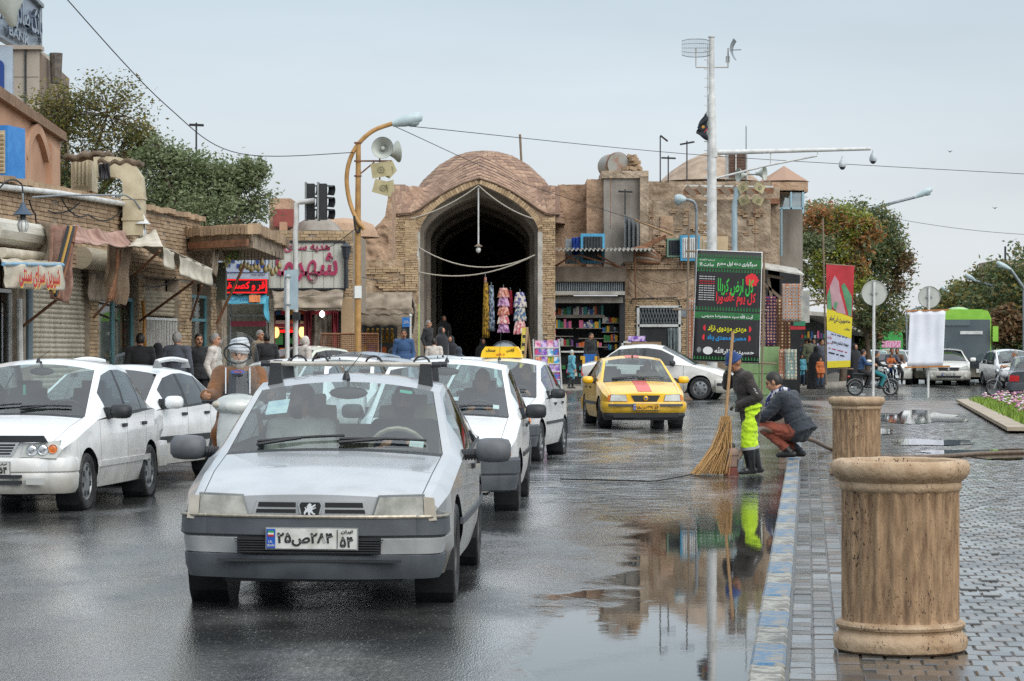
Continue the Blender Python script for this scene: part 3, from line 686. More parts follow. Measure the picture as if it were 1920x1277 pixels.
for i in range(13):
 t=i/12;zz=lerp(oz(42,300),oz(82,305),t);pts.append(onface(lerp(s0,s1,t),zz+.62*(1-abs(2*t-1)**1.7),.0))
base=[onface(s1,oz(82,370)),onface(s0,oz(42,370))]
m=MB();ring=pts+base;n_=len(ring);outer=[onface(lerp(s0,s1,-.08)if i in(n_-1,)else lerp(s0,s1,1.08)if i==n_-2 else lerp(s0,s1,(i/12-.5)*1.16+.5),ring[i].z+(.22 if i<13 else 0),0)for i in range(n_)]
for i in range(n_-1 if False else 12):
 a_,b_=ring[i],ring[i+1];c_,d_=outer[i+1],outer[i];m.poly([a_,b_,c_,d_],nn_*.12)
m.build('blind_arch',ADOBE2,oh,world=True,fix=True)
for sa_,sb_ in((-.28,-.1),(1.1,1.5)):
 m=MB();m.poly([onface(lerp(s0,s1,sa_),3.5),onface(lerp(s0,s1,sb_),3.5),onface(lerp(s0,s1,sb_),oz(60,262)),onface(lerp(s0,s1,sa_),oz(60,255))],nn_*.14);m.build('pilaster',ADOBE2,oh,world=True,fix=True)
def cooler(label,px0,px1,py0,py1,Y,dep=.8,mat=BLUEP,rz=0,louv=8,panel=None,vert=True):
 a,b=P(px0,py1,Y),P(px1,py0,Y);w_,h_=b.x-a.x,b.z-a.z
 t=thing('air_cooler',label,'air cooler',((a.x+b.x)/2,Y,a.z),rz,'evaporative air coolers on the roofs')
 m=MB();m.b2((-w_/2,0,0),(w_/2,dep,h_));m.build('case',mat,t)
 m=MB();m.b2((-w_*.4,-.015,h_*.1),(w_*.4,.0,h_*.9));pn=m.build('panel',panel or BEIGE,t)
 for i in range(louv):
  m=MB()
  if vert:x=-w_*.36+w_*.72*(i+.5)/louv;m.box((x,-.03,h_*.5),(w_*.72/louv*.6,.03,h_*.74),Matrix.Rotation(.5,3,'Z'))
  else:z=h_*.14+h_*.72*(i+.5)/louv;m.box((0,-.03,z),(w_*.74,.03,h_*.72/louv*.5),Matrix.Rotation(.5,3,'X'))
  m.build('louvre',panel or BEIGE,pn)
 for dx in(-1,1):
  m=MB();m.b2((dx*w_*.42-.02,.1,-.25),(dx*w_*.42+.02,.14,0));m.build('leg',RUST,t)
 return t
cooler('blue air cooler with pale grille on the plaster house',-34,16,235,335,46,.8,mk('bright_blue_cooler','#2f78c0','#3b86c9',sc=5,r=.5),rz=R(-12),louv=9,vert=False)
cooler('peeling beige air cooler with straw roof and big curved duct',133,172,292,358,48.5,.7,BEIGE,louv=4)
dt=thing('air_duct','big cream sheet metal duct bending down over the brick wall','duct',P(240,380,49),0)
m=MB();path=[(180,315),(200,313),(222,315),(240,322),(250,338),(252,360),(252,400),(252,442)]
prev=None;S4=[]
for i,(px,py)in enumerate(path):
 c=P(px,py,47.5);a_=P(*path[max(i-1,0)],47.5);b_=P(*path[min(i+1,len(path)-1)],47.5);t_=(b_-a_).normalized();nrm=Vector((-t_.z,0,t_.x));hw_=.19
 S4.append([c+nrm*hw_+Vector((0,-.19,0)),c+nrm*hw_+Vector((0,.19,0)),c-nrm*hw_+Vector((0,.19,0)),c-nrm*hw_+Vector((0,-.19,0))])
vs=[v for r_ in S4 for v in r_];fs=[(i*4+j,i*4+(j+1)%4,(i+1)*4+(j+1)%4,(i+1)*4+j)for i in range(len(S4)-1)for j in range(4)]+[(0,1,2,3),tuple(len(vs)-4+k for k in(3,2,1,0))]
m.add(vs,fs);m.build('duct',BEIGE,dt,world=True,fix=True)
for py in(372,412):m=MB();c=P(252,py,47.5);m.box(c,(.42,.42,.05));m.build('duct_flange',BEIGE,dt,world=True)
STRAW=mk('straw_mat','#5f5142','#7a6a57',sc=25,r=.95,b=.8,bs=60,st=(1,1,4))
for(pa,pb,pc,pd)in(((118,292),(200,283),(203,290),(120,298)),((183,300),(258,300),(262,308),(185,303))):
 c=[P(*q,47.3)for q in(pa,pb,pc,pd)];sheet('straw_cover',None,None,[c[0],c[1],c[1]+Vector((0,.9,.02)),c[0]+Vector((0,.9,.02))],STRAW,parent=dt,ripple=.05,th=.08)
sheet('black_wrap',None,None,[P(184,308,47.2),P(204,305,47.2),P(208,335,47.2),P(186,338,47.2)],mk('black_tarp','#26262a',r=.6),parent=dt,ripple=.05)
# ---- bank tower
bk=bldg('bank_building','tall stone faced bank block at the top left corner',50,75)
m=MB();x0_,x1_=PX(-200,75),PX(72,75);zT=PZz(92,75);m.b2((x0_,75,0),(x1_,78,zT));m.build('wall',mk('bank_stone','#b7ad9f','#9c9286',sc=.8,r=.7,b=.1,st=(1,1,.3)),bk,world=True)
m=MB();m.poly([(x1_-.3,75.2,0),(x1_+.05,75.2,0),(x1_+.05,75.2,zT-.1),(x1_-.3,75.2,zT-.1)],(.1,4.2,-.3));m.build('side_wall',mk('bank_side','#8f7f71','#75675b',sc=1.2,r=.85,b=.2,st=(1,1,.2)),bk,world=True)
m=MB();m.b2((x0_,74.85,zT-.02),(x1_+.1,75.4,zT+.1));m.build('parapet',mk('bank_stone','#b7ad9f'),bk,world=True)
for py in(92+52,):part('stone_joint',INK,bk,26,72,py,py+1,75,.02,.004)
part('downpipe',DARKM,bk,47,50,90,230,75,.05,.08)
ps=part('sign_panel',mk('bank_panel','#b3c0cc','#a5b3c0',sc=2,r=.4,m=.2),bk,-60,26,88,200,75,.1,.2)
m=MB();pts=[P(-40,112,74.78),P(-4,112,74.78)]+[P(-4+12*math.sin(a),124-12*math.cos(a),74.78)for a in np.linspace(0,math.pi/2,6)]+[P(8,178,74.78),P(-40,178,74.78)]
m.poly(pts,(0,-.03,0));m.build('sign_emblem',mk('bank_blue','#1d3f84',r=.4),bk,world=True,fix=True)
# rooftop sign, seen edge-on from below
rs=thing('rooftop_sign','grey rooftop sign board with raised chrome letters on the bank','sign',P(40,60,74),0)
a0,a1=Vector((PX(-60,70),70,0)),Vector((PX(74,80),80,0));zlo,zhi=PZz(98,78),PZz(-8,78);dv=(a1-a0).normalized();nv_=Vector((dv.y,-dv.x,0));yaw_=math.atan2(dv.y,dv.x)
m=MB();m.poly([a0+Vector((0,0,zlo)),a1+Vector((0,0,zlo)),a1+Vector((0,0,PZz(12,80))),a0+Vector((0,0,PZz(12,80)+.6))],-nv_*.25);m.build('board',mk('sign_board_grey','#8b97a3','#7c8895',sc=1.5,r=.35,m=.3),rs,world=True,fix=True)
m=MB();m.bar(a0+Vector((0,0,PZz(12,80)+.6)),a1+Vector((0,0,PZz(12,80))),.3,.12);m.bar(a1+Vector((0,0,zlo)),a1+Vector((0,0,PZz(12,80))),.3,.12);m.build('board_edge',GALV,rs,world=True)
L_=(a1-a0).length;cz=lambda s,z:a0.lerp(a1,s)+Vector((0,0,z))+nv_*.12-Vector(rs.location)
CHL=mk('chrome_letter','#9fa8b3','#5d6a80',sc=6,r=.2,m=.8)
text('بانک صادرات ایران','raised_letters',CHL,rs,cz(.60,lerp(zlo,PZz(12,80),.55)),1.0,width=L_*.72,rot=(R(90),0,yaw_),ext=.12,bold=.02)
text('BANK','raised_letters',CHL,rs,cz(.62,zlo+.28),.28,width=L_*.3,rot=(R(90),0,yaw_),ext=.08,bold=.02)
m=MB();m.lathe([(.03,0),(.2,.0),(.16,-.8),(.16,-.9)],12,c=P(105,100,76));m.b2(P(101,128,76)-Vector((0,.1,.4)),P(110,122,76)+Vector((0,.2,.0)));t=m.build('chimney',mk('chimney_metal','#4a4440','#6d655c',sc=8,r=.7),fix=True);tag(t,'dark metal chimney pipe on the roof beside the bank','chimney')
t=cooler('small turquoise air cooler far up on the bank roof',79,91,102,118,78,.6,mk('turquoise','#4fb0a8',r=.5),louv=3)
# ---- the shops facing us left of the gate
YG=68.0
gs=bldg('gift_shop','brick shop with cream sign board and draped canvas between phone shop and gate',580,YG)
m=MB();fbox(m,404,505,452,BOT,YG+.5,6);m.build('wall',MORTAR,gs,world=True)
m=MB();fbox(m,505,662,432,582,YG,6);m.build('wall',MORTAR,gs,world=True)
m=MB();a=P(508,456,YG);bricks(m,a,(1,0,0),(0,-1,0),PX(660,YG)-a.x,.36,bw=.2,bh=.07)
a=P(646,560,YG);bricks(m,a,(1,0,0),(0,-1,0),PX(662,YG)-a.x,1.5)
tag(m.build('bricks',BRICK2,gs,world=True),kind='stuff')
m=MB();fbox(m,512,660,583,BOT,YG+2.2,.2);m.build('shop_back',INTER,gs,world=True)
m=MB();fbox(m,505,514,560,BOT,YG,.4,.03);m.build('pier',CANVAS,gs,world=True)
m=MB();fbox(m,640,662,560,BOT,YG,.6,.04);m.build('pier',BRICK2,gs,world=True)
sg=part('sign_board',mk('sign_cream','#c3c4bb','#b3b4aa',sc=1.2,r=.5,st=(6,1,.3)),gs,504,646,454,541,YG-.25,.22)
for k in range(8):
 m=MB();px=506+k*20;fbox(m,px,px+.5,455,540,YG-.26,.01);m.build('board_seam',MORTAR,sg);sg.children[-1].location=-Vector(gs.location)
m=MB();fbox(m,503,647,451.5,454.5,YG-.3,.3);fbox(m,503,647,540,543,YG-.3,.3);fbox(m,645,648,454,541,YG-.3,.3);m.build('board_frame',DARKM,gs,world=True)
MAG=mk('sign_magenta','#a8355c','#9c2f54',sc=3,r=.45)
def fpos(px,py,Y,root):return P(px,py,Y)-Vector(root.location)
text('هدیه سرای','sign_letters',MAG,gs,fpos(576,464,YG-.27,gs),18/4750*YG,width=86/4750*YG,ext=.04,bold=.018)
text('شهرما','sign_letters',MAG,gs,fpos(575,500,YG-.28,gs),62/4750*YG,width=116/4750*YG,ext=.06,bold=.022)
for px,py in():
 m=MB();c=P(px,py,YG-.34);m.lathe([(.09,0),(.09,.06),(0,.06)],20,c=c,axis=(0,-1,0));m.build('sign_dot',MAG,gs,world=True)
part('window_frame',mk('red_wood','#8a1f2f','#741a28',r=.5),gs,514,575,607,613,YG+.05,.06)
for px in(513,572,580,628):part('door_post',mk('red_wood','#8a1f2f'),gs,px-2.5,px+2.5,583,BOT,YG+.05,.1)
part('door_head',mk('red_wood','#8a1f2f'),gs,575,632,583,590,YG+.03,.1)
sheet('red_curtain',None,None,[P(577,585,YG+.2),P(632,585,YG+.2),P(630,640,YG+.25),P(579,660,YG+.25)],mk('plastic_curtain','#6a6258','#8a8378',sc=6,r=.4),parent=gs,ripple=.12,nu=24)
for(x0,x1)in((575,584),(622,634)):sheet('red_drape',None,None,[P(x0,585,YG),P(x1,585,YG),P(x1,660,YG+.1),P(x0,660,YG+.1)],mk('red_cloth','#7d1a2a','#5f121f',sc=6,r=.9),parent=gs,ripple=.08)
sheet('awning',None,None,[P(510,545,YG-.3),P(644,545,YG-.3),P(643,556,YG-.75),P(512,556,YG-.75)],CANVASD,parent=gs,ripple=.05)
sheet('awning',None,None,[P(512,555,YG-.8),P(643,555,YG-.8),P(641,578,YG-.8),P(513,578,YG-.8)],mk('beige_canvas','#b3a693','#94887a',sc=4,r=.9,b=.3),parent=gs,ripple=.07,nu=30,nv=10)
sheet('awning_fringe',None,None,[P(513,576,YG-.78),P(641,576,YG-.78),P(641,584,YG-.78),P(513,584,YG-.78)],CANVASD,parent=gs,ripple=.03,hem=.1,nu=40,nv=3)
gp=lambda s,z,o:Vector((lerp(PX(516,YG),PX(572,YG),s),YG-o*1.2,z))
goods(gp,34,.02,.98,1.0,2.55,o=-.3,size=.2,root=gs,grid_=5)
m=MB();c=P(604,589,YG);m.lathe([(0,.1),(.06,.05),(.07,-.04),(0,-.1)],12,c=c);o=m.build('lit_bulb',mk('lit_bulb','#ffffff',emit='#f4fff4',es=2.5),smooth=60);tag(o,'lit white bulb in the gift shop doorway','bulb')
for k,(px,py,c_)in enumerate(((517,623,'#ffb46a'),(567,622,'#ffd07a'))):
 m=MB();m.sph(P(px,py,YG+.1),(.1,.04,.16),10,8);o=m.build('lit_lamp',mk('warm_lamp%d'%k,'#ffd9a0',emit=c_,es=1.2),smooth=60);tag(o,('lit shop window lamp beside the rectangular sign pole','lit shop window lamp right of the signal post')[k],'lamp')
m=MB()
for k,s in enumerate((.2,.35,.5,.62,.75)):c=P(lerp(520,565,s),621,YG+.1);m.box(c,(.12,.03,.07))
m.build('red_neon',mk('red_neon','#e02020',emit='#ff2018',es=.8),gs,world=True)
# wall lantern on the sign's edge
ln=thing('wall_lantern','black wall lantern on the edge of the cream sign board','lamp',P(649,500,YG-.4),0)
m=MB();c=P(649,468,YG-.45);m.lathe([(.02,.2),(.05,.15),(.16,.08),(.13,.05),(.08,-.22),(.06,-.25),(0,-.26)],8,c=c);m.build('lantern',mk('lantern_iron','#2c3238',r=.5),ln,world=True)
m=MB();m.lathe([(.128,.04),(.083,-.2)],8,c=c);m.build('lantern_glass',mk('lantern_glass','#a9a99b',r=.2),ln,world=True)
m=MB();m.tube([P(649,482,YG-.45),P(650,540,YG-.4)],.05,8);m.build('post',mk('lantern_iron','#2c3238'),ln,world=True)
# phone shop
ph=bldg('phone_shop','phone shop under blue and white sign with red message board',455,YG-1)
m=MB();fbox(m,404,505,600,BOT,YG+1.5,.2);m.build('shop_back',INTER,ph,world=True)
m=MB();fbox(m,408,502,468,524,YG-.9,.2);m.build('sign_board',mk('sign_pale_blue','#b9c6d8','#aebccf',sc=2,r=.4),ph,world=True)
BLU=mk('sign_blue','#22408f',r=.45)
for(x0,x1,y0,y1)in((462,484,495,502),(488,496,495,502),(444,453,495,502),(480,485,472,497),(487,496,472,492),(424,440,483,492),(425,432,492,500)):
 part('sign_letter',BLU,ph,x0,x1,y0,y1,YG-.93,.03)
part('sign_line',BLU,ph,420,501,510,510.8,YG-.93,.03)
text('موبایل برنده','sign_letters',INK,ph,fpos(484,514.5,YG-.93,ph),5/4750*YG,width=26/4750*YG,bold=.02)
led=part('message_board',mk('led_black','#1a1214',r=.5),ph,418,501,523,550,YG-1.0,.2)
LED=mk('led_red','#d01018',emit='#ff1018',es=.8,r=.5)
for(x0,x1,y0,y1)in((419,500.5,523.5,525.5),(419,500.5,547.5,549.5),(498,500.5,525,548)):part('led_border',LED,ph,x0,x1,y0,y1,YG-1.02,.02)
text('قر و کصلیقو','led_letters',LED,ph,fpos(458,536.5,YG-1.02,ph),17/4750*YG,width=76/4750*YG,bold=.03)
TQ=mk('turquoise_canvas','#3f93ab','#5aa7bb',sc=5,r=.8)
sheet('awning',None,None,[P(410,552,YG-.8),P(500,552,YG-.8),P(498,570,YG-1.3),P(410,570,YG-1.3)],TQ,parent=ph,ripple=.03)
sheet('awning_side',None,None,[P(492,555,YG-1.0),P(503,556,YG-.8),P(504,606,YG-.8),P(497,596,YG-1.1)],TQ,parent=ph,ripple=.04)
sheet('awning_panel',None,None,[P(467,554,YG-1.0),P(488,554,YG-1.0),P(488,567,YG-1.32),P(467,567,YG-1.32)],mk('orange_panel','#c07a4a',r=.8),parent=ph,ripple=.01)
text('شارژ همراه اول','awning_letters',BLU,ph,fpos(440,561,YG-1.25,ph),8/4750*YG,width=46/4750*YG,bold=.02)
for px in(410,432,500):part('shop_frame',GALV,ph,px-1.2,px+1.2,570,BOT,YG-.4,.1)
part('shop_band',mk('maroon_band','#7a2636',r=.5),ph,433,499,602,612,YG-.42,.06);part('shop_frame',GALV,ph,410,500,590,593,YG-.4,.06)
m=MB();a,b=P(410,BOT,YG-.35),P(500,572,YG-.35);m.add([(a.x,a.y,a.z),(b.x,a.y,a.z),(b.x,a.y,b.z),(a.x,a.y,b.z)],[(0,1,2,3)]);m.build('shop_window',SHOPGL,ph,world=True)
gp2=lambda s,z,o:Vector((lerp(PX(412,YG),PX(498,YG),s),YG+.4-o,z));goods(gp2,26,.02,.98,1.0,2.3,o=-.3,size=.22,root=ph,grid_=4)
part('poster',PAP0 if False else mk('poster_paper','#c9d3d8','#8fa6b3',sc=18,r=.6),ph,411,424,636,662,YG-.45,.02)
# adobe roofs and rubble above the shops
ar=bldg('adobe_roofs','low domed mud roofs behind the gift shop',600,74)
m=MB();m.lathe([(.75,0),(.6,.2),(.3,.38),(0,.42)],24,c=(PX(592,74),74.5,PZz(432,74)));m.build('dome',CEMENT,ar,world=True,smooth=60)
m=MB();m.lathe([(1.1,-.3),(.9,.1),(.5,.25),(0,.3)],24,c=(PX(640,76),77,PZz(424,76)));m.build('dome',ADOBE,ar,world=True,smooth=60)
m=MB();fbox(m,505,545,372,440,75,2);m.build('parapet',ADOBE,ar,world=True);m=MB();fbox(m,512,552,392,425,73.5,1.4);m.build('water_tank',mk('red_tank','#7d3b36','#8f4a43',sc=5,r=.6),ar,world=True)
m=MB();fbox(m,524,536,416,440,73,.6);m.build('brick_stack',ADOBE2,ar,world=True)
# ---- canvas-hooded shop beside the gate
YA=77.0
hs=bldg('hooded_shop','worn brick shop with dusty canvas hood beside the gate',715,YA)
m=MB()
def fw(u,v):return Vector((lerp(PX(646,YA),PX(785,YA),u),YA,lerp(2.6,PZz(488,YA),v)))
rough(m,fw,50,40,.07,2.2,3);m.build('wall',mk('patched_wall','#bda88d','#94795f',sc=2.6,r=.9,b=1,bs=5,bd=.1,det=9),hs,world=True,smooth=60)
m=MB();fbox(m,648,784,492,588,YA+.12,.5);m.build('wall_core',MORTAR,hs,world=True)
m=MB();a=P(680,545,YA);bricks(m,a,(1,0,0),(0,-1,0),PX(778,YA)-a.x,.75,skip=lambda x,z:_mn.noise(Vector((x*1.5,z*2,3)))>.12,dep=.07)
a=P(760,545,YA);bricks(m,a,(1,0,0),(0,-1,0),PX(784,YA)-a.x,2.2,dep=.08)
tag(m.build('bricks',BRICK2,hs,world=True),kind='stuff')
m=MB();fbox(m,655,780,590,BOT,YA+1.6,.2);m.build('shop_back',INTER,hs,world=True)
for(x0,x1)in((648,656),(745,752),(768,784)):part('pier',PLASTER,hs,x0,x1,585,BOT,YA+.1,.4)
for px in(680,715):part('shop_frame',GALV,hs,px-.8,px+.8,588,BOT,YA+.3,.06)
m=MB()
def hood(u,v,d):a_=v*math.pi*.62;return Vector((lerp(PX(652,YA),PX(774,YA),u),YA-(.15+.75*math.sin(a_))+d,PZz(548,YA)-.75*(1-math.cos(a_))+.03*math.sin(u*30)*v))
m.slab(hood,30,12,.02);m.build('canvas_hood',CANVASD,hs,world=True,smooth=180)
sheet('canvas_fringe',None,None,[P(652,577,YA-.9),P(774,577,YA-.9),P(776,592,YA-.9),P(650,592,YA-.9)],CANVASD,parent=hs,hem=.12,nu=40,nv=4,ripple=.04)
for(x0,x1,x2)in((652,640,646),(772,780,776)):sheet('canvas_side',None,None,[P(x0,552,YA-.3),P(x1,575,YA-.8),P(x2,640,YA-.85),P(x0,600,YA-.5)],CANVASD,parent=hs,ripple=.06,nu=10,nv=10)
gp3=lambda s,z,o:Vector((lerp(PX(660,YA),PX(765,YA),s),YA+.8-o,z));goods(gp3,24,.02,.98,1.1,2.4,o=-.2,size=.18,root=hs,grid_=4)
for i in range(6):
 m=MB();c=P(690+i*9,630,YA+.6);m.lathe([(.08,-.2),(.04,-.1),(.07,0),(.03,.1),(.05,.2),(0,.25)],10,c=c);m.build('brass_vase',mk('brass','#a8842f','#8a6b25',r=.35,m=.7),hs,world=True)
 # eroded earth wall between shop and gate
ew=bldg('earth_wall','eroded earthen wall rising to the gate beside the tan lamp post',700,82)
m=MB();pts=[(655,500),(655,428),(672,420),(690,424),(700,428),(712,418),(722,405),(726,380),(730,350),(734,345),(734,500)]
m.poly([P(a_,b_,82.5)for a_,b_ in pts],(0,3,0));m.build('wall',ADOBE,ew,world=True,fix=True)
m=MB();rough(m,lambda u,v:P(lerp(656,728,u),lerp(500,432-10*math.sin(u*9),v),82.4),30,20,.22,1.6,8);m.build('mud_face',ADOBE,ew,world=True,smooth=60)
# ---- the bazaar gate
YB=88.0;XC=PX(898,YB);pm=YB/4750
gt=bldg('bazaar_gate','domed brick bazaar gateway with one tall dark pointed arch',898,YB)
ZS=PZz(438,YB);ZA=PZz(346,YB);HWD=112*pm
def arch(t,hw=HWD,zs=ZS,za=ZA,k=.0):
 s=abs(t);z=zs+(za-zs)*(.46*(1-s**3.2)**.55+.54*(1-s)**.95);return(t*hw,z)
ts=[math.sin(q)for q in np.linspace(-math.pi/2,math.pi/2,41)]
# front wall with the opening
hood_pts=[(-172,403),(-128,401),(-112,394),(-90,378),(-60,359),(-30,345),(0,335.5),(30,345),(60,359),(90,378),(112,394),(126,401),(143,403)]
def hoodz(x):return float(np.interp(x/pm,[q[0]for q in hood_pts],[PZz(q[1],YB)for q in hood_pts]))
m=MB();top=[];bot=[]
xs_=sorted(set([-170*pm,143*pm]+[arch(t)[0]for t in ts]))
vs=[];
for x in xs_:
 z1=arch(x/HWD)[1]if abs(x)<=HWD else-.2
 vs+=[(XC+x,YB,z1),(XC+x,YB,hoodz(x))]
fs=[]
for i in range(len(xs_)-1):
 if xs_[i]<-HWD+1e-6 and xs_[i+1]>-HWD-1e-6 and False:continue
 fs.append((2*i,2*i+2,2*i+3,2*i+1))
m.add(vs,fs)
# make the jambs straight down at the opening edges
m.build('front_wall',mk('gate_plaster','#b39c82','#8c745d',sc=2.4,r=.9,b=1,bs=5,bd=.1,det=9),gt,world=True)
for s,xo in((-1,-170),(1,143)):
 m=MB();x_in,x_out=s*HWD,xo*pm;m.b2((XC+min(x_in,x_out),YB+.02,0),(XC+max(x_in,x_out),YB+4.5,PZz(405,YB)));m.build('pier',MORTAR,gt,world=True)
 m=MB();a=min(x_in+s*.12,x_out);wd_=abs(x_out-x_in)-.12;bricks(m,(XC+min(x_in+s*.12,x_out),YB,.3),(1,0,0),(0,-1,0),wd_,PZz(405,YB)-.35,bw=.2,bh=.062,dep=.05,jit=.012,skip=lambda x,z:z<3.1 and _mn.noise(Vector((x,z,9)))>.15)
 tag(m.build('bricks',BRICK2,gt,world=True),kind='stuff')
 m=MB();m.b2((XC+x_in-(.03 if s>0 else-.03),YB-.05,0),(XC+x_in+s*.14,YB+.3,ZS+.05));m.build('jamb',WPLASTER,gt,world=True)
 # brick ring round the arch
ring=MB();n_=64
tt=[math.sin(q)*.985 for q in np.linspace(-math.pi/2*.95,math.pi/2*.95,n_+1)]
for i in range(n_):
 a0_,a1_=Vector((*arch(tt[i]),0)),Vector((*arch(tt[i+1]),0));d=(a1_-a0_).normalized();nr=Vector((-d.y,d.x,0));
 if nr.y<0:nr=-nr
 e=.93;a1_=a0_.lerp(a1_,e);w_=.19+random.gauss(0,.012)
 q=[a0_+nr*.02,a1_+nr*.02,a1_+nr*(w_+.02),a0_+nr*(w_+.02)];dp=.07+random.gauss(0,.008)
 ring.poly([(XC+p.x,YB-dp,p.y)for p in q],(0,dp,0))
tag(ring.build('arch_bricks',BRICK2,gt,world=True,fix=True),kind='stuff')
m=MB();m.tube([(XC+q[0]*pm,YB-.06,PZz(q[1],YB)+.02)for q in hood_pts],.045,6);m.build('hood_edge',mk('mud_edge','#6f5a49',r=.9),gt,world=True,smooth=60)
# barrel inside: stepped transverse arches running back into the dark
INW=mk('sooty_plaster','#a39a8e','#80776c',sc=1.2,r=.9,b=.3,bs=8)
yy=YB
for k,(sc_,ya_,yb_)in enumerate(((1.0,YB,YB+.9),(.93,YB+.9,YB+3.4),(.86,YB+3.4,YB+4.0),(.92,YB+4.0,YB+8.5),(.84,YB+8.5,YB+9.2),(.9,YB+9.2,YB+15),(.82,YB+15,YB+15.8),(.88,YB+15.8,YB+40))):
 m=MB();prof=[(-HWD*sc_,0)]+[arch(t,HWD*sc_,ZS*(.96+.04*sc_),ZS+(ZA-ZS)*(sc_-.12*(k>0)))for t in ts]+[(HWD*sc_,0)]
 m.add([(XC+x,y,z)for y in(ya_,yb_)for x,z in prof],[(i,i+1,len(prof)+i+1,len(prof)+i)for i in range(len(prof)-1)])
 big=[(-HWD*1.06,0)]+[arch(t,HWD*1.06,ZS,ZA+.2)for t in ts]+[(HWD*1.06,0)]
 N=len(prof)
 for y_ in(ya_+.01,yb_):o=len(m.v);m.v+=[(XC+x,y_,z)for x,z in prof]+[(XC+x,y_,z)for x,z in big];f2=[(o+i,o+i+1,o+N+i+1,o+N+i)for i in range(N-1)]if k or y_>ya_+.1 else[];m.f+=f2;m.m+=[0]*len(f2)
 m.build('vault',WPLASTER if k==0 else INW,gt,world=True,smooth=40)
m=MB();m.b2((XC-3,YB+40,0),(XC+3,YB+40.2,ZA));m.build('end_wall',INW,gt,world=True)
m=MB();m.b2((XC-2.2,YB+4.5,ZA+.1),(XC+2.2,YB+41,ZA+.2));m.b2((XC-3.4,YB+4.5,0),(XC-2.6,YB+41,ZS+.9));m.b2((XC+2.6,YB+4.5,0),(XC+3.4,YB+41,ZS+.9));m.build('outer_shell',ADOBE,gt,world=True)
# tiled dome, hood and wings: separate tiles over a core
tiles=[]
DC=Vector((XC+7*pm,YB+4.1,0));zb0=PZz(405,YB)
dprof=[(2.95,-.1),(2.86,.35),(2.62,.9),(2.2,1.5),(1.62,2.05),(1.05,2.38),(.55,2.52),(.2,2.56),(0,2.57)]
m=MB();m.lathe([(r_,z)for r_,z in dprof],40,c=DC+Vector((0,0,zb0)))
def inside(p):return abs(p[0]-XC)<HWD*1.05 and p[2]<min(ZA+.12,hoodz(p[0]-XC)+.45)
m.f=[f for f in m.f if not inside(m.v[f[0]])];m.m=[0]*len(m.f);m.build('dome',TILEO,gt,world=True,smooth=60)
acc=0;pts=[]
for(r0,z0),(r1,z1)in zip(dprof[:-1],dprof[1:]):
 L=math.hypot(r1-r0,z1-z0);n=max(1,round(L/.2))
 for i in range(n):pts.append((lerp(r0,r1,(i+.5)/n),lerp(z0,z1,(i+.5)/n),math.atan2(z1-z0,r0-r1)))
for j,(r_,z,sl_)in enumerate(pts):
 n=max(5,int(2*math.pi*r_/.27))
 for i in range(n):
  a=2*math.pi*(i+(j%2)*.5)/n;nrm=Vector((math.cos(a)*math.sin(sl_),math.sin(a)*math.sin(sl_),math.cos(sl_)))
  if nrm.y>.35 or inside(DC+Vector((r_*math.cos(a),0,zb0+z-.1))):continue
  tiles.append((DC+Vector((r_*math.cos(a),r_*math.sin(a),zb0+z)),nrm,Vector((-math.sin(a),math.cos(a),0)),2*math.pi*r_/n*.95,.2))
def hood_surf(u,v):
 x=lerp(-170*pm,143*pm,u);z=hoodz(x);zd=z+.55+.5*(1-abs(u-.54)*1.6);e_=sm(abs(x)/pm,85,140);return Vector((XC+x,YB-.05+v*lerp(2.4,.7,e_),lerp(z,max(z+.75,zd,PZz(352,YB+1)),v)))
m=MB();m.grid(hood_surf,40,4);m.build('hood_roof',TILEO,gt,world=True,smooth=40)
for j in range(8):
 for i in range(38):
  u,v=(i+.5+(j%2)*.5)/38.5,(j+.5)/8
  if u>=1:continue
  p=hood_surf(u,v);du=hood_surf(min(u+.01,1),v)-hood_surf(u-.01,v);dvv=hood_surf(u,v+.02)-hood_surf(u,v-.02);nrm=du.cross(dvv).normalized()
  tiles.append((p,nrm,du.normalized(),.098+.0*u,.245))
  tiles[-1]=(p,nrm,du.normalized(),313*pm/38*.96*du.length/max(1e-6,abs(du.x)),.26)
def tile_mesh(w_,h_):
 a,b=w_/2,h_/2;return[(-a,-b,0),(a,-b,0),(a,b,0),(-a,b,0),(-a,-b,.022),(a,-b,.022),(a,b,.016),(-a,b,.016)],[(4,5,6,7),(0,1,5,4),(1,2,6,5),(2,3,7,6),(3,0,4,7)]
tiles.sort(key=lambda q:q[1].y-.1*(q[0].z))
SHARED={};rest=MB()
tmats=[mk('roof_tile_%d'%i,c,c2,sc=3,r=.85,b=.3,bs=30)for i,(c,c2)in enumerate((('#a1846f','#8c715e'),('#957a68','#806756'),('#aa8f79','#937863'),('#8a7060','#786051')))]
for k,(p,nrm,tx_,w_,h_)in enumerate(tiles):
 tx_=(tx_-nrm*tx_.dot(nrm)).normalized();ty_=nrm.cross(tx_);q=Matrix((tx_,ty_,nrm)).transposed()@Matrix.Rotation(random.gauss(0,.05),3,'Z')@Matrix.Rotation(random.gauss(0,.035),3,'X')
 if k<300:
  key=(round(w_,2),k%4)
  if key not in SHARED:mm_=MB();mm_.add(*tile_mesh(w_,h_));SHARED[key]=mm_.mesh('tile',tmats[k%4])
  o=link('tile',SHARED[key],gt,p-Vector(gt.location));o.rotation_euler=q.to_euler()
 else:
  vv,ff=tile_mesh(w_,h_);rest.add([p+q@Vector(v)for v in vv],ff)
tag(rest.build('tile_field',TILE,gt,world=True),kind='stuff')
m=MB();fbox(m,1000,1050,349,402,YB+2.2,2.5);m.build('side_block',TILEO,gt,world=True);m=MB();fbox(m,732,760,346,402,YB+2.2,2.5);m.build('side_block',TILEO,gt,world=True)
